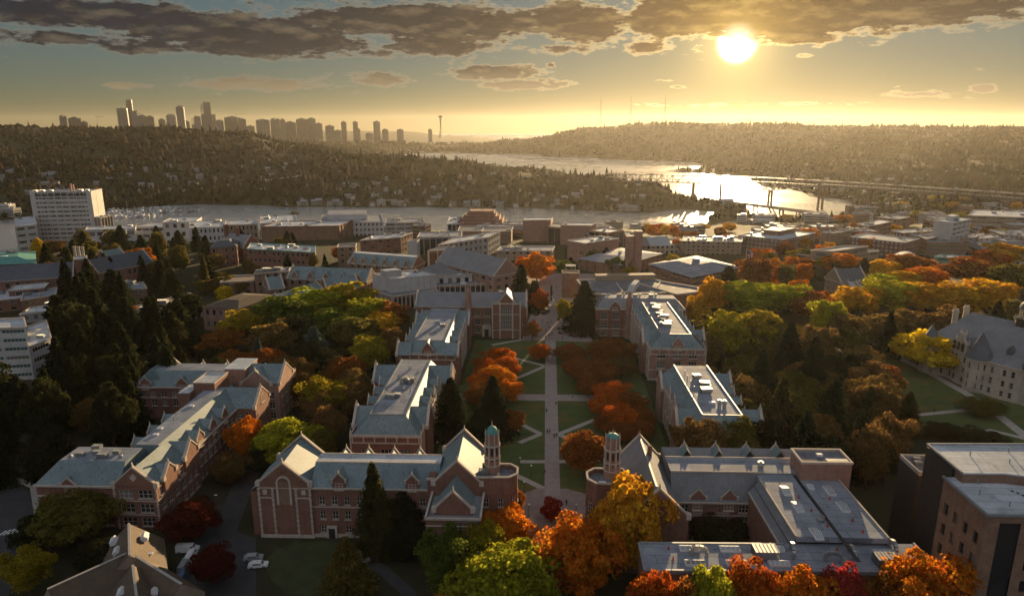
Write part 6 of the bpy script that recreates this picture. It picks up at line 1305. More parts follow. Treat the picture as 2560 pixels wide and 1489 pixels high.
# --- far woods, too many to count
def woods():
    rg = np.random.default_rng(4); N = 36000
    ico = bpy.data.meshes.new('t'); import bmesh
    bm = bmesh.new(); bmesh.ops.create_icosphere(bm, subdivisions=1, radius=1); bm.verts.ensure_lookup_table(); tv = np.array([v.co[:] for v in bm.verts]); tf = np.array([[v.index for v in f.verts] for f in bm.faces]); bm.free()
    cone = np.array([[math.cos(a), math.sin(a), -.9] for a in np.linspace(0, 2 * math.pi, 6)[:-1]] + [[.55 * math.cos(a + .6), .55 * math.sin(a + .6), .1] for a in np.linspace(0, 2 * math.pi, 6)[:-1]] + [[0, 0, 1.5]])
    cf = [[i, (i + 1) % 5, 5 + (i + 1) % 5] for i in range(5)] + [[i, 5 + (i + 1) % 5, 5 + i] for i in range(5)] + [[5 + i, 5 + (i + 1) % 5, 10] for i in range(5)]; cf = np.array(cf)
    V = []; F = []; off = 0; k_ = 0
    while k_ < N:
        a = rg.uniform(-46, 42); u = rg.random(); r = 1180 + (5600 - 1180) * u ** 1.35
        x, y = r * math.sin(math.radians(a)), r * math.cos(math.radians(a)); z = ground(x, y); k_ += 1
        if z < WL + 1.5: continue
        px = a
        if r < 1350 and a > 14: pass
        clump = math.sin(x * .021 + 2 * math.sin(y * .013)) + math.sin(y * .017 + x * .006)
        if clump < -1.1 and rg.random() < .75: continue
        s = rg.uniform(2.6, 6.6) * (1 + r / 9000) * (1 + .28 * math.sin(x * .009 + 1.5 * math.sin(y * .006))); con = rg.random() < (.2 if r < 3200 else .1)
        tvv, tff = (cone, cf) if con else (tv, tf)
        v = tvv * np.array([s, s, s * (1.45 if con else 1.05)]) * (.8 + .45 * rg.random(len(tvv)))[:, None] if con else tvv * np.array([s, s, s * 1.05]) * (.72 + .55 * rg.random(len(tvv)))[:, None]
        V.append(v + np.array([x, y, z + s * (1.2 if con else .75)])); F.append(tff + off); off += len(tvv)
    V = np.concatenate(V); F = np.concatenate(F)
    me = bpy.data.meshes.new('far_woods'); me.vertices.add(len(V)); me.vertices.foreach_set('co', V.ravel()); me.loops.add(len(F) * 3); me.loops.foreach_set('vertex_index', F.ravel().astype(np.int32)); me.polygons.add(len(F)); me.polygons.foreach_set('loop_start', np.arange(0, len(F) * 3, 3, dtype=np.int32)); me.polygons.foreach_set('use_smooth', [True] * len(F)); me.update(); me.validate()
    m = bpy.data.materials.new('far_foliage'); m.use_nodes = True; t = NT(m.node_tree); b_ = t.n['Principled BSDF']; b_.inputs['Roughness'].default_value = .9; b_.inputs['Specular IOR Level'].default_value = .1
    g = t.new('ShaderNodeNewGeometry'); rp = t.new('ShaderNodeValToRGB'); t.l.new(g.outputs['Random Per Island'], rp.inputs[0]); e = rp.color_ramp
    for i, (p, c) in enumerate(((0, (.011, .014, .007)), (.40, (.015, .017, .008)), (.68, (.024, .021, .009)), (.86, (.040, .026, .010)), (.96, (.065, .036, .010)), (1, (.055, .022, .009)))):
        el_ = e.elements[i] if i < 2 else e.elements.new(p); el_.position = p; el_.color = (*c, 1)
    nz = t.noise(g.outputs['Position'], .35, 3, .7); c = t.mix(t.m('MULTIPLY', t.sstep(nz, .35, .65), .5), rp.outputs[0], (.03, .03, .015, 1)); pn = t.noise(g.outputs['Position'], .006, 4, .6); c = t.mix(t.sstep(pn, .42, .62), t.mix(1.0, c, (.55, .62, .7, 1), 'MULTIPLY'), t.mix(1.0, c, (1.35, 1.15, 1.0, 1), 'MULTIPLY')); t.l.new(c, b_.inputs['Base Color']); me.materials.append(m)
    tag(part('far_woods', me, None), 'dark autumn woods covering the hills across the water', 'woods', kind='stuff')
woods()
# ------------------------------------------------------------------ trees
def leaf_material():
    m = bpy.data.materials.new('foliage'); m.use_nodes = True; t = NT(m.node_tree); t.n.remove(t.n['Principled BSDF'])
    oi = t.new('ShaderNodeObjectInfo'); g = t.new('ShaderNodeNewGeometry')
    rnd = g.outputs['Random Per Island']
    hs = t.new('ShaderNodeHueSaturation'); t.l.new(oi.outputs['Color'], hs.inputs['Color'])
    t.l.new(t.m('ADD', t.m('MULTIPLY', rnd, .045), .478), hs.inputs['Hue'])
    nz = t.noise(g.outputs['Position'], .28, 3, .6)
    val = t.m('MULTIPLY', t.m('ADD', t.m('MULTIPLY', t.m('FRACT', t.m('MULTIPLY', rnd, 37.7)), .7), .6), t.m('ADD', t.m('MULTIPLY', nz, .9), .5)); t.l.new(val, hs.inputs['Value'])
    d = t.new('ShaderNodeBsdfDiffuse'); tr = t.new('ShaderNodeBsdfTranslucent'); mx = t.new('ShaderNodeMixShader'); mx.inputs[0].default_value = .55
    t.l.new(hs.outputs[0], d.inputs[0]); t.l.new(hs.outputs[0], tr.inputs[0]); t.l.new(d.outputs[0], mx.inputs[1]); t.l.new(tr.outputs[0], mx.inputs[2]); t.l.new(mx.outputs[0], t.n['Material Output'].inputs['Surface'])
    return m
leafm = leaf_material()
def quads_mesh(name, c, u, v, m):
    n = len(c); V = np.empty((n, 4, 3)); V[:, 0] = c - u - v * .6; V[:, 1] = c + u * .6 - v; V[:, 2] = c + u + v * .6; V[:, 3] = c - u * .6 + v
    me = bpy.data.meshes.new(name); me.vertices.add(n * 4); me.vertices.foreach_set('co', V.ravel()); me.loops.add(n * 4); me.loops.foreach_set('vertex_index', np.arange(n * 4, dtype=np.int32)); me.polygons.add(n); me.polygons.foreach_set('loop_start', np.arange(0, n * 4, 4, dtype=np.int32)); me.update(); me.materials.append(m); return me
def unit(a): return a / np.maximum(1e-6, np.linalg.norm(a, axis=-1, keepdims=True))
def broad_crown(seed, n, leaf, nl=34, zc=.60, hh=.40, tall=1.0):
    g = np.random.default_rng(seed); ctr = []
    while len(ctr) < nl:
        p = g.uniform(-1, 1, 3); r = np.linalg.norm(p)
        if .35 < r < 1 and p[2] > -.75: ctr.append(p * (.36 + .46 * g.random()) / max(r, .6) * max(r, .75))
    ctr = np.array(ctr); rad = g.uniform(.13, .34, nl); k_ = g.integers(0, nl, n)
    d = unit(g.normal(size=(n, 3)) + unit(ctr[k_]) * .9 + np.array([0, 0, .35])); p = ctr[k_] + d * rad[k_][:, None] * (.55 + .55 * g.random((n, 1)) ** .7)
    p = p / np.percentile(np.abs(p), 99.5, axis=0); p[:, 2] = np.clip(p[:, 2], -1.05, 1.05)
    c = p * np.array([.5, .5, hh]) + np.array([0, 0, zc]); nn = unit(d + g.normal(size=(n, 3)) * .55)
    a = unit(np.cross(nn, g.normal(size=(n, 3)))); b_ = np.cross(nn, a); s = leaf * (.6 + .8 * g.random((n, 1)))
    return quads_mesh('crown', c, a * s, b_ * s * np.array([1, 1, 1]), leafm)
def conifer_crown(seed, n, leaf, levels=20, slim=1.0):
    g = np.random.default_rng(seed); per = 12; t = g.random(n) ** 1.25; lv = np.floor(t * levels); t = (lv + .25 * g.random(n)) / levels
    off = g.random((levels + 1, per)); ln = .6 + .6 * g.random((levels + 1, per)); bi = g.integers(0, per, n); li = lv.astype(int)
    a = (bi + .55 * off[li, bi]) / per * 2 * math.pi + lv * 2.4; rad = .5 * slim * (1 - t) ** .82 * ln[li, bi] + .012; u = g.random(n) ** .6
    sp = g.normal(size=n) * .24 * (1 - .4 * u); r = rad * u
    x, y = r * np.cos(a + sp), r * np.sin(a + sp); z = .05 + .94 * t - .10 * u * (1 - t) + .02 * g.normal(size=n) * .5
    c = np.stack([x, y, z], 1); dr = np.stack([np.cos(a), np.sin(a), -.25 + 0 * a], 1); ax = unit(dr + g.normal(size=(n, 3)) * .35); b_ = unit(np.cross(ax, g.normal(size=(n, 3)) * .5 + np.array([0, 0, 1]))); s = leaf * (.6 + .8 * g.random((n, 1)))
    return quads_mesh('crown', c, ax * s * 1.5, b_ * s * .7, leafm)
def column_crown(seed, n, leaf):
    g = np.random.default_rng(seed); t = g.random(n); rad = .5 * np.sin(np.pi * np.clip(t * .93 + .05, 0, 1)) ** .6 * (1 - .35 * t) * (.8 + .3 * g.random(n)); a = g.random(n) * 2 * math.pi
    c = np.stack([rad * np.cos(a), rad * np.sin(a), .08 + .92 * t], 1); nn = unit(np.stack([np.cos(a), np.sin(a), .3 + 0 * a], 1) + g.normal(size=(n, 3)) * .5); aa = unit(np.cross(nn, g.normal(size=(n, 3)))); s = leaf * (.6 + .8 * g.random((n, 1)))
    return quads_mesh('crown', c, aa * s, np.cross(nn, aa) * s, leafm)
def trunk_mesh(seed, r, htop, limbs):
    g = random.Random(seed); m = MB(); pts = [(0, 0, -.03)]
    for i in range(1, 6): pts.append((g.uniform(-.012, .012) * i, g.uniform(-.012, .012) * i, htop * i / 5))
    for i in range(5):
        p, q = Vector(pts[i]), Vector(pts[i + 1]); b = len(m.v); n = 7
        for c, rr in ((p, r * (1 - .15 * i)), (q, r * (1 - .15 * (i + 1)))):
            for k_ in range(n): a = 2 * math.pi * k_ / n; m.v.append((c.x + rr * math.cos(a), c.y + rr * math.sin(a), c.z))
        for k_ in range(n): j = (k_ + 1) % n; m.f.append((b + k_, b + j, b + n + j, b + n + k_)); m.m.append(0)
    for i in range(limbs):
        a = 2 * math.pi * i / limbs + g.uniform(-.3, .3); z = htop * g.uniform(.45, .85); L = g.uniform(.22, .34)
        m.bar((0, 0, z), (L * math.cos(a) * .6, L * math.sin(a) * .6, z + L * .55), r * .7); m.bar((L * math.cos(a) * .6, L * math.sin(a) * .6, z + L * .55), (L * math.cos(a), L * math.sin(a), z + L * 1.0), r * .4)
    return m.mesh('trunk', bark)
BN = [broad_crown(s, 17000, .0150, 95) for s in (1, 2, 3, 4)]
BMd = [broad_crown(s, 5200, .0265, 60) for s in (11, 12, 13, 14, 15)]
CN = [conifer_crown(s, 11000, .017, 26) for s in (21, 22, 23)]
CMd = [conifer_crown(s, 3600, .028, 18) for s in (31, 32, 33)]
PM = [column_crown(s, 2600, .040) for s in (41, 42)]
TB = [trunk_mesh(s, .028, .62, 6) for s in (1, 2)]; TCn = [trunk_mesh(s, .018, .93, 0) for s in (3, 4)]
PAL = dict(gold=(0.62, 0.34, 0.025), orange=(0.567, 0.182, 0.016), redorange=(0.5, 0.12, 0.016), red=(0.46, 0.04, 0.035), rust=(0.29, 0.105, 0.026), brown=(.19, .115, .038), yg=(0.33, 0.33, 0.025), bright=(0.405, 0.378, 0.027), yellow=(0.62, 0.42, 0.02), green=(0.101, 0.128, 0.022),
           dark=(0.033, 0.036, 0.015), conif=(0.028, 0.036, 0.017), olive=(.15, .125, .03), blue=(0.068, 0.095, 0.084), darkred=(0.1, 0.02, 0.013), goldgreen=(0.32, 0.25, 0.022), conolive=(0.075, 0.07, 0.024))
_t = random.Random(77)
TREES = []
def plant(px, ptop, wpx, h, kind, col, label, group=None, base=None):
    """px, ptop = top of the crown in the photograph, h = height in metres: gives the place; wpx = crown width"""
    x, y = un(px, ptop, h); 
    for _ in range(4): x, y = un(px, ptop, ground(x, y) + h * .98)
    zg = ground(x, y); r = math.hypot(x, y); sl_ = math.hypot(r, H - zg - h / 2); w = wpx / FPX * sl_ * (.92 if kind == 'B' else 1.0)
    near = r < 285; name = {'B': 'broadleaf_tree', 'C': 'conifer', 'P': 'columnar_tree'}[kind]
    cm = {'B': BN if near else BMd, 'C': CN if near else CMd, 'P': PM}[kind]
    T = thing(name, label, 'tree', (x, y, zg - .05), 0, group)
    c = part('crown', _t.choice(cm), T, rz=_t.uniform(0, 6.28), scale=(w * _t.uniform(.9, 1.06), w * _t.uniform(.85, 1.15), h))
    k_ = _t.uniform(.88, 1.14); cc = PAL[col]; c.color = (cc[0] * k_, cc[1] * k_ * _t.uniform(.92, 1.08), cc[2] * k_, 1)
    part('trunk', _t.choice(TB if kind == 'B' else TCn), T, rz=_t.uniform(0, 6.28), scale=((w + h) * .5, (w + h) * .5, h)); TREES.append((x, y, w / 2))
    return T
G = 'individual campus trees'
DSC = 2560 / 2520
def PT(*rows):
    for (px, pt, w, h, kd, col, lab) in rows: plant(px * DSC, pt * DSC, w * DSC, h, kd, col, lab)
PT(
 (1250, 1346, 262, 18, 'B', 'yg', 'big yellow-green tree at the bottom centre of the picture'), (1140, 1432, 120, 9, 'B', 'gold', 'small golden tree at the bottom edge left of the yellow-green tree'),
 (1440, 1282, 238, 20, 'B', 'orange', 'big orange tree in front of the brick forecourt'), (1553, 1186, 200, 23, 'B', 'gold', 'round golden tree before the right domed turret'),
 (1245, 1256, 150, 13, 'B', 'orange', 'orange-topped tree beside the projecting gable'), (1100, 1300, 130, 18, 'B', 'green', 'green tree against the projecting brick gable'), (1195, 1285, 110, 15, 'B', 'goldgreen', 'dim tree between the green tree and the orange-topped tree'),
 (915, 1138, 125, 24, 'C', 'conolive', 'tall golden-tipped conifer in front of the gabled hall'), (848, 1322, 165, 15, 'C', 'olive', 'bushy golden-green conifer at the bottom left of centre'), (985, 1215, 100, 13, 'B', 'dark', 'dark tree beside the golden-tipped conifer'), (1000, 1290, 120, 9, 'B', 'dark', 'low dark tree under the gabled hall wall'),
 (1356, 1226, 62, 7, 'B', 'red', 'small bright red tree on the forecourt'), (1440, 1066, 122, 14, 'B', 'rust', 'rusty orange tree left of the right domed turret'), (1262, 1200, 72, 9, 'B', 'rust', 'small rusty tree right of the canted brick block'),
 (1612, 1410, 130, 20, 'B', 'redorange', 'red-orange tree at the bottom edge, left of the row'), (1757, 1400, 125, 21, 'B', 'yg', 'yellow-green tree in the row at the bottom edge'), (1855, 1404, 150, 20, 'B', 'redorange', 'red-orange tree right of the yellow-green one at the bottom edge'), (1985, 1408, 165, 20, 'B', 'orange', 'orange tree at the bottom edge below the skylights'), (2105, 1412, 130, 20, 'B', 'red', 'scarlet tree at the bottom edge'), (2280, 1378, 190, 23, 'B', 'orange', 'large orange tree at the bottom right corner of the flat roof'),
 (1690, 1432, 100, 18, 'B', 'rust', 'rusty tree filling the gap left of the yellow-green one at the bottom edge'), (1925, 1428, 110, 18, 'B', 'redorange', 'low red-orange tree between two taller ones at the bottom edge'), (2180, 1425, 120, 19, 'B', 'rust', 'rusty tree left of the large orange corner tree'),
 (1418, 884, 84, 9, 'B', 'rust', 'rusty cherry close to the central walk'), (1450, 934, 64, 7, 'B', 'rust', 'rusty small cherry close to the central walk'), (1482, 974, 84, 8, 'B', 'redorange', 'red-orange cherry at the right end of the cross walk'), (1498, 1018, 66, 7, 'B', 'rust', 'rusty low cherry below the cross walk'), (1572, 1000, 90, 9, 'B', 'rust', 'rusty cherry against the near right hall'), (1188, 918, 90, 9, 'B', 'redorange', 'red-orange cherry against the near left hall'), (1246, 938, 84, 9, 'B', 'orange', 'orange cherry above the left conifers'), (1244, 880, 80, 9, 'B', 'redorange', 'red-orange cherry at the lawn edge of the left row'),
 (2515, 1268, 90, 17, 'C', 'conif', 'dark conifer at the lower right edge'), (175, 1232, 170, 13, 'B', 'olive', 'olive tree before the lower left brick hall'), (110, 1262, 120, 10, 'B', 'dark', 'dark tree beside the curving road'), (55, 1352, 100, 11, 'B', 'goldgreen', 'golden-green tree at the lower left corner'), (515, 1355, 112, 9, 'B', 'darkred', 'dark red tree beside the parked vans'), (470, 1240, 125, 10, 'B', 'darkred', 'dull red tree below the lower left brick gable'), (155, 1205, 110, 10, 'B', 'rust', 'dim rusty tree against the lower left hall'), (250, 1330, 110, 9, 'B', 'dark', 'dark tree above the shingled house'),
 (602, 1034, 110, 13, 'B', 'orange', 'golden orange tree between the two front halls'), (692, 1042, 180, 14, 'B', 'yg', 'broad yellow-green tree behind the left gable'), (790, 1062, 100, 11, 'B', 'olive', 'olive tree behind the four small rear gables'), (640, 1110, 90, 8, 'B', 'dark', 'dark tree in the gap left of the front hall'), (560, 1120, 90, 9, 'B', 'brown', 'brown tree beside the drive between the halls'),
 (1728, 1010, 130, 15, 'B', 'olive', 'dark olive tree in front of the near right quadrangle hall'), (1740, 1262, 120, 9, 'B', 'dark', 'dark tree inside the court of the right hall'), (1810, 1275, 90, 8, 'B', 'dark', 'second dark tree inside the court of the right hall'),
 (1330, 846, 62, 8, 'B', 'redorange', 'red-orange tree standing on the central walk'), (1228, 856, 92, 9, 'B', 'redorange', 'farthest red-orange cherry of the left row'), (1203, 884, 84, 9, 'B', 'redorange', 'red-orange cherry second from the far end of the left row'), (1222, 905, 112, 10, 'B', 'orange', 'wide orange cherry in the middle of the left row'), (1180, 948, 90, 9, 'B', 'rust', 'rusty cherry beside the near left quadrangle hall'), (1262, 1010, 60, 9, 'B', 'rust', 'rusty cherry hidden behind the left pair of conifers'),
 (1505, 838, 140, 11, 'B', 'rust', 'wide rusty cherry at the far end of the right row'), (1405, 850, 90, 8, 'B', 'rust', 'rusty cherry right of the central walk at the far end'), (1465, 890, 115, 10, 'B', 'rust', 'rusty cherry second in the right row'), (1530, 880, 90, 9, 'B', 'brown', 'brown cherry beside the far right hall'), (1503, 943, 110, 10, 'B', 'redorange', 'red-orange cherry in the middle of the right row'), (1554, 966, 96, 9, 'B', 'rust', 'rusty cherry behind the red-orange one of the right row'), (1530, 1000, 104, 10, 'B', 'redorange', 'red-tipped cherry near the cross walk'), (1578, 1032, 76, 8, 'B', 'rust', 'rusty cherry before the near right hall'), (1530, 1040, 70, 8, 'B', 'rust', 'small rusty cherry above the right domed turret'),
 (1108, 930, 130, 21, 'C', 'conif', 'dark conifer beside the near left quadrangle hall'), (1212, 925, 130, 22, 'C', 'conif', 'tall dark conifer behind the left domed turret'), (1440, 690, 112, 27, 'C', 'conif', 'big pointed conifer at the far right corner of the quadrangle'), (1175, 1005, 90, 15, 'C', 'conif', 'shorter dark conifer between the two tall ones'),
 (845, 698, 150, 19, 'B', 'goldgreen', 'tall golden-green tree crowning the left grove'), (765, 714, 160, 18, 'B', 'yg', 'yellow-green tree in the top of the left grove'), (690, 735, 160, 17, 'B', 'green', 'left green tree of the grove top'), (905, 738, 120, 16, 'B', 'yg', 'yellow-green tree at the right of the grove top'), (815, 768, 140, 16, 'B', 'green', 'round green tree low in the left grove'), (968, 745, 90, 15, 'B', 'rust', 'rusty tree at the right end of the left grove'), (600, 762, 120, 15, 'B', 'goldgreen', 'golden-green tree at the left end of the grove'), (540, 812, 115, 12, 'B', 'rust', 'rusty tree below the pillared hall'), (640, 862, 145, 12, 'B', 'rust', 'broad rusty tree behind the left hall roofs'), (770, 802, 110, 19, 'C', 'blue', 'blue-grey conifer in the left grove'), (852, 882, 110, 14, 'B', 'rust', 'rusty round tree beside the near left hall'), (935, 775, 95, 13, 'B', 'gold', 'small golden tree near the grove edge'), (800, 935, 150, 14, 'B', 'goldgreen', 'golden-green tree below the left grove'), (740, 920, 90, 12, 'B', 'brown', 'brown tree at the left of the lower grove'), (885, 950, 90, 12, 'B', 'brown', 'brown tree against the near left hall wall'), (632, 830, 60, 17, 'C', 'blue', 'slim blue conifer in the left grove'), (905, 830, 120, 15, 'B', 'goldgreen', 'wide golden-green tree in the middle of the grove'), (968, 815, 100, 16, 'B', 'brown', 'brown tree beside the far left quadrangle hall'), (565, 868, 90, 10, 'B', 'rust', 'small rusty tree behind the left hall'), (700, 880, 110, 12, 'B', 'brown', 'brown tree between the rusty and blue trees'), (665, 800, 120, 15, 'B', 'brown', 'brown tree under the green grove top'), (735, 780, 120, 15, 'B', 'dark', 'dark tree inside the left grove'), (870, 785, 120, 15, 'B', 'olive', 'olive tree inside the left grove'), (820, 860, 120, 14, 'B', 'dark', 'dark tree low inside the left grove'),
 (225, 980, 120, 12, 'B', 'brown', 'brown tree with orange top behind the left hall'), (330, 755, 28, 11, 'P', 'redorange', 'slim fiery orange tree amid the left conifers'), (90, 588, 32, 17, 'P', 'yellow', 'slim yellow poplar at upper left'), (415, 660, 75, 19, 'C', 'conolive', 'gold-flanked conifer right of the slate hall gable'), (390, 640, 80, 22, 'C', 'conif', 'dark conifer right of the slate hall gable'), (553, 705, 40, 11, 'B', 'yellow', 'small yellow tree above the pillared hall'), (240, 487, 22, 22, 'P', 'orange', 'slim orange poplar right of the hospital tower'),
 (1322, 628, 92, 20, 'B', 'orange', 'large orange tree on the brick square'), (1290, 632, 60, 17, 'B', 'redorange', 'red-orange tree left of the large orange one on the square'), (1283, 650, 80, 26, 'C', 'conif', 'dark conifer at the edge of the brick square'), (1218, 660, 44, 16, 'C', 'conif', 'small conifer beside the pillared library wing'), (1328, 716, 52, 13, 'B', 'redorange', 'fiery small tree at the far end of the quadrangle'), (1310, 790, 50, 10, 'B', 'rust', 'rusty small tree below the fiery one'), (1388, 740, 44, 14, 'B', 'goldgreen', 'golden-green tree left of the big pointed conifer'), (1315, 690, 90, 18, 'C', 'conif', 'second dark conifer by the brick square'),
 (1718, 728, 72, 17, 'B', 'gold', 'golden tree behind the far right hall'), (1795, 655, 120, 23, 'C', 'conolive', 'tall olive conifer left of the flagpole'), (1760, 690, 90, 20, 'B', 'gold', 'golden tree left of the tall olive conifer'), (1862, 640, 90, 19, 'B', 'rust', 'rusty tree below the flag'), (1858, 702, 150, 18, 'B', 'yg', 'broad yellow-green tree in the right canopy'), (1935, 702, 130, 17, 'B', 'yg', 'smaller yellow-green tree in the right canopy'), (2002, 720, 110, 16, 'B', 'rust', 'rusty tree in the right canopy'), (2042, 744, 100, 20, 'B', 'bright', 'bright lime tree standing forward of the right canopy'), (2110, 708, 130, 17, 'B', 'gold', 'golden tree right of the lime tree'), (2195, 694, 140, 17, 'B', 'bright', 'lime-gold tree in the middle of the golden belt'), (2285, 700, 140, 17, 'B', 'gold', 'golden tree in the middle of the right belt'), (2365, 705, 130, 17, 'B', 'gold', 'golden tree right of the middle of the belt'), (2440, 692, 120, 18, 'B', 'gold', 'bright golden tree near the right edge'), (2495, 650, 100, 20, 'B', 'olive', 'dark olive tree at the right edge of the belt'), (2085, 628, 112, 15, 'B', 'orange', 'domed orange tree behind the slate house'), (2392, 638, 120, 17, 'B', 'rust', 'rusty orange tree in the back belt'), (2440, 618, 100, 16, 'B', 'redorange', 'red tree in the back belt at right'), (2290, 660, 90, 15, 'B', 'orange', 'orange tree in the back belt'), (2232, 668, 90, 14, 'B', 'gold', 'small golden dome in the back belt'), (2175, 676, 80, 13, 'B', 'yg', 'small yellow-green dome in the back belt'), (2240, 630, 110, 16, 'B', 'rust', 'rusty tree before the vaulted hall'), (1968, 690, 60, 14, 'B', 'orange', 'orange tree below the slate house'), (2480, 600, 110, 17, 'B', 'gold', 'golden tree at the upper right edge'), (2130, 635, 60, 16, 'C', 'conif', 'dark conifer behind the domed orange tree'), (2170, 640, 70, 15, 'B', 'gold', 'gold-lit tree right of the dark conifer'), (1925, 655, 50, 13, 'B', 'redorange', 'small red tree near the grey roofed house'), (1995, 640, 50, 14, 'C', 'conolive', 'slim conifer left of the slate house'), (1905, 690, 40, 12, 'B', 'redorange', 'small red-orange tree in the right canopy'),
 (2290, 822, 155, 16, 'B', 'yellow', 'golden tree in front of the pale stone hall'), (2195, 764, 56, 22, 'C', 'conif', 'lone dark conifer beside the long pale walk'), (2165, 895, 110, 14, 'B', 'rust', 'rust-edged tree near the long pale walk'), (2122, 872, 110, 16, 'B', 'dark', 'dark tree near the long pale walk'), (2242, 962, 80, 16, 'C', 'conolive', 'olive conifer on the lower right lawn'), (2145, 950, 80, 18, 'C', 'conolive', 'thin olive conifer left of the lower right lawn'), (2460, 740, 70, 22, 'C', 'conif', 'dark conifer behind the stone hall cupola'), (2505, 745, 60, 18, 'B', 'olive', 'olive tree right of the cupola'),
 (1735, 905, 130, 16, 'B', 'brown', 'brown tree behind the near right hall'), (1790, 775, 140, 22, 'B', 'goldgreen', 'tall golden-green tree behind the far right hall'), (1880, 765, 130, 21, 'B', 'goldgreen', 'golden-green tree left of the lime tree'), (1950, 795, 120, 27, 'C', 'conif', 'tall dark conifer left of the lime tree'), (1880, 860, 110, 24, 'C', 'conif', 'dark conifer in the right wood'), (2010, 830, 120, 28, 'C', 'conif', 'tallest dark conifer of the right wood'), (1830, 930, 130, 16, 'B', 'brown', 'brown tree low in the right wood'), (1930, 930, 110, 24, 'C', 'conolive', 'olive-edged conifer in the right wood'), (2060, 930, 120, 26, 'C', 'conif', 'dark conifer at the right of the wood'), (1900, 1030, 110, 18, 'B', 'dark', 'dark tree behind the flat-roofed hall'), (1990, 1010, 120, 22, 'C', 'conif', 'lower dark conifer of the right wood'), (2120, 1020, 110, 20, 'C', 'conif', 'dark conifer left of the lower lawn'), (2190, 1085, 100, 14, 'B', 'dark', 'dark tree left of the modern block'), (2090, 780, 110, 17, 'B', 'brown', 'brown tree right of the lime tree'), (2170, 775, 130, 16, 'B', 'brown', 'brown tree behind the lone walk conifer'), (2260, 770, 140, 16, 'B', 'brown', 'wide brown tree below the golden belt'), (2350, 765, 120, 16, 'B', 'brown', 'brown tree left of the stone hall chimneys'), (1700, 985, 80, 12, 'B', 'dark', 'dark tree beside the near right hall wall'), (2050, 1080, 120, 16, 'B', 'dark', 'dark tree behind the end block'), (1840, 1020, 90, 13, 'B', 'goldgreen', 'small golden-green tree behind the near right hall'), (2420, 1060, 110, 7, 'B', 'dark', 'low dark bush on the lower right lawn'), (2330, 1045, 80, 6, 'B', 'dark', 'dark bush beside the narrow right walk'), (2420, 985, 90, 5, 'B', 'olive', 'low hedge bush before the stone hall'))
# wood of conifers on the left, one by one
def scatter(n, x0, x1, y0, y1, kinds, lab, grp, hr, seed, wpx=(60, 95), ok=lambda x, y: True, gap=.55):
    q = random.Random(seed); k_ = 0; t = 0; made = {}
    while k_ < n and t < n * 25:
        t += 1; px, py = q.uniform(x0, x1), q.uniform(y0, y1); kd, col = q.choice(kinds); h = q.uniform(*hr)
        if not ok(px, py): continue
        x, y = un(px * DSC, py * DSC, h); w = q.uniform(*wpx)
        if any((x - a) ** 2 + (y - b_) ** 2 < (r * gap + w / FPX * 150) ** 2 for a, b_, r in TREES[-220:]): continue
        T = plant(px * DSC, py * DSC, w * DSC, h, kd, col, lab, grp); k_ += 1; made.setdefault((kd, col), []).append((px, T))
    for (kd, col), ts in made.items():
        for i, (px, T) in enumerate(sorted(ts, key=lambda q_: q_[0])): T['label'] = '%s %s %s' % (CW[col], {'B': 'broadleaf tree', 'C': 'conifer'}[kd], lab) + (', %s from the left' % nth(i + 1) if len(ts) > 1 else '')
CW = dict(gold='golden', orange='orange', redorange='red-orange', rust='rusty', brown='brown', olive='olive', dark='dark', conif='dark green', conolive='olive green', goldgreen='golden-green', green='green', yellow='yellow')
CK_ = [('C', 'conif'), ('B', 'dark'), ('C', 'dark'), ('C', 'conif')]
scatter(46, -30, 460, 720, 960, CK_, 'in the deep wood on the left', 'conifers of the left wood', (17, 25), 1, (75, 115), lambda x, y: not (x < 130 and y < 905) and not (x > 330 and y > 860))
scatter(22, -60, 330, 940, 1120, CK_, 'in the shade behind the lower left hall', 'shaded trees behind the lower left hall', (13, 19), 2, (90, 130), lambda x, y: y < 1100 - x * .3 and not (x > 120 and y > 1010))
scatter(7, 165, 300, 660, 720, [('C', 'conif')], 'standing before the slate hall', 'conifers before the slate hall', (22, 27), 3, (70, 95))
scatter(34, 100, 520, 548, 640, [('C', 'conif'), ('C', 'conif'), ('C', 'dark'), ('B', 'olive'), ('C', 'conolive')], 'in the conifer belt below the hospital tower', 'conifers below the hospital tower', (17, 25), 4, (34, 56))
scatter(14, 120, 540, 590, 660, [('B', 'olive'), ('B', 'brown'), ('B', 'orange'), ('B', 'dark')], 'in front of the conifer belt below the hospital', 'broad trees below the hospital tower', (11, 15), 5, (40, 60))
scatter(14, 560, 860, 556, 640, [('B', 'olive'), ('C', 'conif'), ('B', 'rust'), ('C', 'conif'), ('B', 'gold')], 'before the long red brick laboratory', 'trees before the red laboratory', (10, 15), 6, (26, 40))
scatter(18, 1580, 1800, 540, 600, [('B', 'redorange'), ('B', 'orange'), ('B', 'rust'), ('B', 'gold')], 'in the hazy street behind the brick shaft', 'orange street trees in the haze', (9, 13), 7, (26, 44))
scatter(20, 1900, 2520, 520, 600, [('B', 'orange'), ('B', 'gold'), ('B', 'goldgreen'), ('B', 'rust')], 'in the streets among the apartment slabs', 'street trees among the apartments', (10, 14), 8, (28, 48))
scatter(12, 2200, 2520, 480, 525, [('B', 'gold'), ('B', 'yellow'), ('B', 'goldgreen')], 'under the high bridge at right', 'yellow trees under the bridge', (13, 18), 9, (30, 44))
scatter(14, 560, 1250, 520, 560, [('B', 'orange'), ('B', 'rust'), ('B', 'olive'), ('B', 'redorange')], 'on the near shore of the bay', 'small trees on the near shore', (7, 10), 10, (18, 30))
scatter(12, 1380, 1680, 590, 660, [('B', 'goldgreen'), ('B', 'green'), ('B', 'gold'), ('C', 'conif')], 'around the modern brick library boxes', 'trees around the brick boxes', (9, 13), 12, (34, 56))
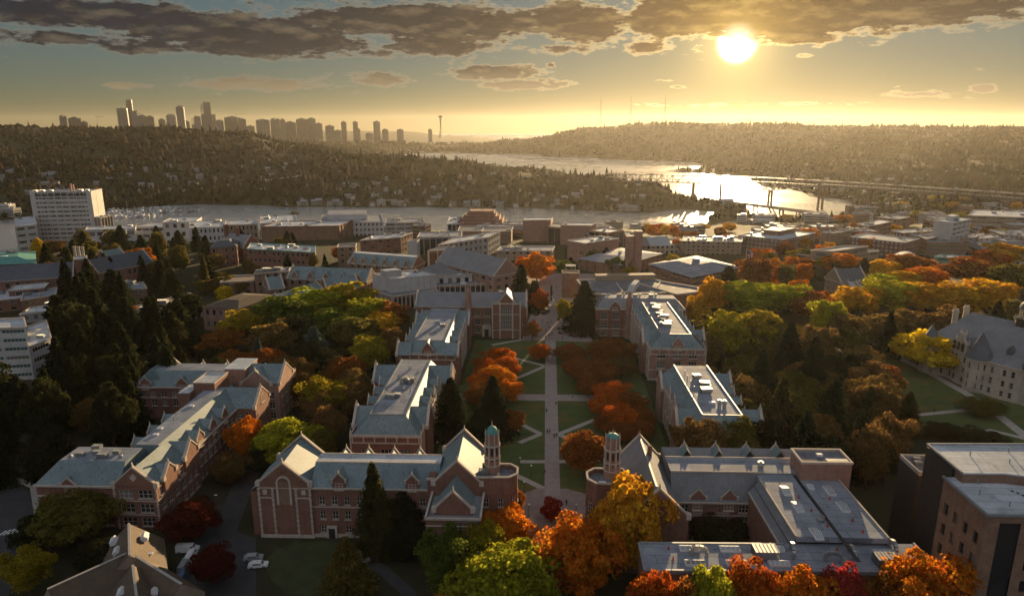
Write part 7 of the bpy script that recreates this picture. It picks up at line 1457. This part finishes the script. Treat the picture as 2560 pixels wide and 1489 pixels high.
scatter(12, 480, 760, 640, 700, [('B', 'dark'), ('B', 'brown'), ('B', 'olive')], 'amid the brick cluster left of centre', 'trees amid the brick cluster', (8, 11), 13, (34, 54))
scatter(16, 1850, 2150, 600, 660, [('B', 'rust'), ('B', 'goldgreen'), ('B', 'olive'), ('B', 'orange')], 'between the flagpole and the slate house', 'trees behind the flagpole', (10, 14), 14, (40, 60))
scatter(34, 1715, 2200, 780, 1070, [('B', 'brown'), ('B', 'brown'), ('B', 'olive'), ('C', 'conif')], 'in the wood right of the quadrangle', 'shaded trees of the right wood', (13, 19), 15, (90, 135), gap=.3)
scatter(12, 500, 900, 840, 1010, [('B', 'brown'), ('B', 'dark'), ('C', 'dark')], 'in the lower part of the left grove', 'shaded trees of the left grove', (10, 14), 16, (80, 110), lambda x, y: x > 740 or y < 890)
# ------------------------------------------------------------------ people, cars, lamps, flag
def person_mesh(top, legs, hair, stride, seed):
    """one continuous body: lofted rings from both feet through hips, torso, neck and head, with arms"""
    m = MB(); n = 8
    def tube(pts, mi):
        b = len(m.v)
        for (x, y, z, rx, ry) in pts:
            for i in range(n): a = 2 * math.pi * i / n; m.v.append((x + rx * math.cos(a), y + ry * math.sin(a), z))
        for j in range(len(pts) - 1):
            for i in range(n): k_ = (i + 1) % n; m.f.append((b + j * n + i, b + j * n + k_, b + (j + 1) * n + k_, b + (j + 1) * n + i)); m.m.append(mi[j] if isinstance(mi, list) else mi)
        m.f.append(tuple(b + (len(pts) - 1) * n + i for i in range(n))); m.m.append(mi[-1] if isinstance(mi, list) else mi)
    for s in (-1, 1):
        f = s * stride
        tube([(s * .09, f * 1.0 - .08, .0, .05, .13), (s * .09, f, .09, .05, .07), (s * .095, f * .75, .30, .062, .066), (s * .10, f * .35, .50, .07, .075), (s * .095, f * .1, .72, .088, .092), (s * .09, 0, .90, .105, .11)], 1)
        g = -f * .8
        tube([(s * .20, 0, 1.42, .06, .065), (s * .235, g * .2, 1.25, .052, .056), (s * .25, g * .55, 1.08, .045, .048), (s * .245, g * 1.0, .90, .036, .038)], 0)
        tube([(s * .245, g * 1.0, .90, .034, .036), (s * .245, g * 1.08, .82, .04, .028), (s * .245, g * 1.12, .74, .03, .02)], 2)
    tube([(0, 0, .86, .16, .115), (0, 0, .95, .17, .12), (0, 0, 1.10, .155, .11), (0, 0, 1.30, .19, .125), (0, 0, 1.43, .195, .105), (0, 0, 1.49, .10, .08)], 0)
    tube([(0, 0, 1.48, .055, .06), (0, -.01, 1.54, .055, .06), (0, -.02, 1.58, .07, .085), (0, -.02, 1.66, .078, .098), (0, -.01, 1.73, .07, .09), (0, 0, 1.77, .035, .05)], 2)
    tube([(0, .025, 1.60, .075, .075), (0, .012, 1.70, .084, .10), (0, .0, 1.76, .07, .085), (0, 0, 1.79, .03, .04)], 3)
    m.box(-.012, .012, -.135, -.11, 1.63, 1.67, 2)
    me = m.mesh('person', [top, legs, skin, hair]); me.polygons.foreach_set('use_smooth', [True] * len(me.polygons)); return me
cl = [mat('cloth_%d' % i, c, None, 3, .9) for i, c in enumerate([(.03, .03, .035), (.05, .06, .10), (.16, .15, .14), (.20, .03, .03), (.35, .33, .30), (.07, .09, .06)])]
hairm = mat('hair', (.03, .02, .015), None, 3, .7)
PM_ = [person_mesh(cl[a], cl[b_], hairm, s, i) for i, (a, b_, s) in enumerate(((0, 1, .26), (2, 0, .22), (3, 1, .28), (4, 0, .2), (5, 1, .25), (1, 2, .24)))]
PPL = [(1368, 1084, 0, 'person in black top walking on the central walk, left of the first pair'), (1374, 1083, 1, 'person in grey top walking on the central walk, right of the first pair'), (1385, 1094, 2, 'person in red top on the central walk, left of the nearer pair'), (1391, 1093, 0, 'person in black on the central walk, right of the nearer pair'), (1366, 1031, 4, 'lone person in green on the left edge of the central walk'), (1390, 1013, 5, 'lone person in navy on the right edge of the central walk'), (1431, 994, 3, 'person in pale top on the right arm of the cross walk'),
       (1372, 842, 0, 'person far down the central walk near the steps, left'), (1380, 838, 1, 'person far down the central walk near the steps, middle'), (1364, 846, 2, 'person far down the central walk in red'), (1406, 850, 5, 'person standing right of the far steps'), (1372, 735, 0, 'person on the brick square, left of three'), (1378, 736, 3, 'person on the brick square, middle of three'), (1383, 735, 1, 'person on the brick square, right of three'), (1416, 1262, 0, 'person in black on the forecourt beside the red tree'), (2443, 1021, 0, 'person in black on the long pale walk'), (2433, 1027, 5, 'person in navy on the long pale walk'), (2335, 1030, 4, 'person in green on the narrow right walk'), (1361, 1184, 2, 'person in red at the forecourt end of the central walk')]
for px, py, k_, lab in PPL:
    x, y = un(px, py, .02); o = part('person', PM_[k_], None, (x, y, .024), random.choice([0, math.pi]) + random.uniform(-.3, .3)); tag(o, lab, 'person')
_cw = ['black', 'grey', 'red', 'pale', 'green', 'navy']
_q7 = random.Random(8); _pp = sorted([(_q7.uniform(1340, 1420), _q7.uniform(700, 745)) for _ in range(9)] + [(_q7.uniform(1352, 1402), _q7.uniform(765, 830)) for _ in range(8)])
for i, (px, py) in enumerate(_pp):
    x, y = un(px, py, .02); k_ = i % 6; o = part('person', PM_[k_], None, (x, y, .024), _q7.uniform(0, 6.28)); tag(o, 'person with %s top beyond the quadrangle, %s from the left' % (_cw[k_], nth(i + 1)), 'person')
def car(px, py, rz, paint, lab, van=False):
    x, y = un(px, py, 0); T = thing('parked_van' if van else 'parked_car', lab, 'van' if van else 'car', (x, y, .02), rz); L, w = (5.2, 1.9) if van else (4.4, 1.75); m = MB(); h = w / 2
    if van: pr = [(-L / 2, .35), (L / 2, .35), (L / 2, 1.0), (L / 2 - .7, 1.2), (L / 2 - 1.2, 2.0), (-L / 2 + .1, 2.1), (-L / 2, 1.9)]
    else: pr = [(-L / 2, .32), (L / 2, .32), (L / 2, .75), (L / 2 - .9, .9), (L / 2 - 1.5, 1.4), (-L / 2 + .9, 1.45), (-L / 2 + .2, 1.0), (-L / 2, .9)]
    m.ext([(u, z) for u, z in pr], 'x', 0, 1) if False else None
    b = MB()
    n = len(pr)
    def yy(z): return h - (.16 * max(0, (z - .9)) / .6)
    for i in range(n):
        (u0, z0), (u1, z1) = pr[i], pr[(i + 1) % n]; b.face([(u0, -yy(z0), z0), (u1, -yy(z1), z1), (u1, yy(z1), z1), (u0, yy(z0), z0)])
    b.face([(u, -yy(z), z) for u, z in pr]); b.face([(u, yy(z), z) for u, z in reversed(pr)]); b.build('body', paint, T)
    g = MB(); zt, zb = (1.85, 1.25) if van else (1.34, .97)
    if van: ws = [(L / 2 - .78, 1.26), (L / 2 - 1.16, 1.92)]; x0, x1 = L / 2 - 1.9, L / 2 - 1.25
    else: ws = [(L / 2 - .98, .94), (L / 2 - 1.46, 1.37)]; x0, x1 = -L / 2 + 1.0, L / 2 - 1.6
    g.face([(ws[0][0] + .02, -h * .82, ws[0][1] + .02), (ws[0][0] + .02, h * .82, ws[0][1] + .02), (ws[1][0] + .02, h * .78, ws[1][1] + .02), (ws[1][0] + .02, -h * .78, ws[1][1] + .02)])
    for s in (-1, 1): g.face([(x0, s * (yy(zb) + .012), zb), (x1 + .3, s * (yy(zb) + .012), zb), (x1, s * (yy(zt) + .012), zt), (x0 + .2, s * (yy(zt) + .012), zt)])
    g.build('glazing', glass, T)
    for sx in (-L / 2 + .85, L / 2 - .85):
        for s in (-1, 1):
            t = MB(); t.v = []; k_ = 12
            for q in (0, .22):
                for i in range(k_): a = 2 * math.pi * i / k_; t.v.append((.32 * math.cos(a), q - .11, .32 * math.sin(a)))
            t.f = [(i, (i + 1) % k_, k_ + (i + 1) % k_, k_ + i) for i in range(k_)] + [tuple(range(k_)), tuple(range(k_, 2 * k_))]; t.m = [0] * len(t.f); wl = t.build('wheel', rubber, T, (sx, s * (h - .1), .32)); r = MB(); r.box(-.16, .16, -.125, .125, -.16, .16, bot=True); r.build('rim', metal, wl)
    for s in (-1, 1): MB().box(L / 2 - .04, L / 2 + .02, s * .6 - .18, s * .6 + .18, .58, .74, bot=True).build('headlight', white_paint, T); MB().box(-L / 2 - .02, -L / 2 + .04, s * .62 - .14, s * .62 + .14, .7, .86, bot=True).build('tail_light', red_paint, T)
bluep = mat('blue_paint', (.10, .16, .28), None, 1, .35); silver = mat('silver_paint', (.42, .44, .47), (.38, .40, .43), 1, .3, metal=.4)
car(646, 1416, R(12), white_paint, 'white car parked in the service yard'); car(634, 1398, R(12), silver, 'silver car parked behind the white car'); car(478, 1397, R(100), white_paint, 'white van parked farthest back in the yard', True); car(462, 1420, R(100), silver, 'silver van parked second in the row', True); car(458, 1448, R(100), bluep, 'blue-tinted van parked third in the row', True); car(470, 1378, R(8), white_paint, 'white van beside the dark red tree', True); car(905, 1398, R(-35), silver, 'silver car on the dim footpath under the hall')
car(-2 + 8, 1432, R(75), white_paint, 'white car on the curving road at the left edge')
def lamp(px, py, h, lab):
    x, y = un(px, py, 0); T = thing('street_lamp', lab, 'street lamp', (x, y, 0)); m = MB(); m.cyl(0, 0, 0, .4, .16, .14, 8); m.cyl(0, 0, .4, h, .08, .06, 8); m.build('post', dark_metal, T); a = MB(); a.bar((0, 0, h), (1.1, 0, h + .15), .08); a.build('arm', dark_metal, T); g = MB(); g.box(.8, 1.5, -.14, .14, h + .08, h + .22, bot=True); g.build('lamp_head', white_paint, T)
def globe(px, py, lab):
    x, y = un(px, py, 0); T = thing('lamp_post', lab, 'street lamp', (x, y, 0)); m = MB(); m.cyl(0, 0, 0, .3, .18, .14, 8); m.cyl(0, 0, .3, 3.3, .07, .06, 8); m.build('post', dark_metal, T); g = MB()
    for (r0, z0), (r1, z1) in zip([(.05, 3.3), (.2, 3.4), (.25, 3.55), (.2, 3.7), (.05, 3.8)], [(.2, 3.4), (.25, 3.55), (.2, 3.7), (.05, 3.8), (.0, 3.8)]): g.cyl(0, 0, z0, z1, r0, r1, 10, cap=False)
    g.build('globe', white_paint, T)
lamp(538, 1316, 9, 'tall street lamp beside the drive left of the front hall'); lamp(2188, 1040, 8, 'tall lamp on the right lawn edge')
for i, (px, py, lab) in enumerate(((1094, 1130, 'between the front left hall and the near left hall'), (1310, 1232, 'at the forecourt left edge'), (1440, 1290, 'on the forecourt beside the golden tree'), (1296, 1100, 'on the left lawn near the diagonal walks'), (1283, 978, 'at the left end of the cross walk'), (1466, 978, 'on the lawn right of the cross walk'), (1322, 1290, 'at the plaza beside the red tree'), (1300, 1170, 'beside the left domed turret'), (1473, 888, 'under the far right cherries'), (1328, 1190, 'on the walk to the left turret'))): globe(px, py, 'white globe lamp ' + lab)
def flag():
    x, y = un(*CD(2367, 665), 6); zg = ground(x, y); T = thing('flagpole', 'tall white flagpole among the trees right of the quadrangle', 'flagpole', (x, y, zg)); sc = math.hypot(x, y) / FPX; top = 100 + ray(*CD(2372, 415))[2] * (y / ray(*CD(2372, 415))[1]) - zg
    m = MB(); m.cyl(0, 0, 0, top, .22, .12, 8); m.cyl(0, 0, top, top + .5, .3, .1, 8); m.build('pole', white_paint, T)
    F = thing('flag', 'red and white striped flag with blue canton hanging from the tall pole', 'flag', (x + .2, y, zg + top - .3)); Hh, Wd = 11.5, 4.6; nf = 14
    def P(s, t): # s across stripes (0..1), t along length (0..1): hangs drooping down and to the right
        a = 1.9 * t; return (.3 + Wd * (.75 * s * (1 - .25 * t) + .55 * t + .10 * math.sin(6 * t + 2 * s)), .5 * math.sin(9 * t + 3 * s) + .4 * s, -.2 - Hh * (.86 * t + .14 * s))
    redf, bluef = red_paint, mat('flag_blue', (.03, .04, .16), None, 1, .8)
    for i in range(13):
        st = MB()
        for j in range(nf):
            t0, t1 = j / nf, (j + 1) / nf
            if i < 7 and t0 < .38: continue
            st.face([P(i / 13, t0), P((i + 1) / 13, t0), P((i + 1) / 13, t1), P(i / 13, t1)])
        st.build('stripe', redf if i % 2 == 0 else white_paint, F)
    cn = MB()
    for j in range(6):
        t0, t1 = j / nf, min(.42, (j + 1) / nf)
        cn.face([P(0, t0), P(7 / 13, t0), P(7 / 13, t1), P(0, t1)])
    cn.build('canton', bluef, F); stf = MB()
    for a in range(5):
        for b_ in range(4): p = Vector(P(.06 + .12 * b_, .04 + .07 * a)) + Vector((0, -.06, 0)); stf.box(p.x - .12, p.x + .12, p.y - .03, p.y, p.z - .12, p.z + .12)
    stf.build('stars', white_paint, F)
flag()
def obelisk():
    x, y = un(1491, 752, 0); x, y = un(1378 * 1.0, 752, 0); T = thing('monument', 'dark slender monument on the brick square', 'monument', (x, y, .02)); m = MB(); m.box(-1.6, 1.6, -1.6, 1.6, 0, .6); m.build('base', concrete, T); n = MB(); n.cyl(0, 0, .6, 3.2, 1.4, .2, 4, ph=R(45)); n.cyl(0, 0, 3.2, 9.5, .9, .9, 4, ph=R(45)); n.build('shaft', dark_metal, T)
obelisk()
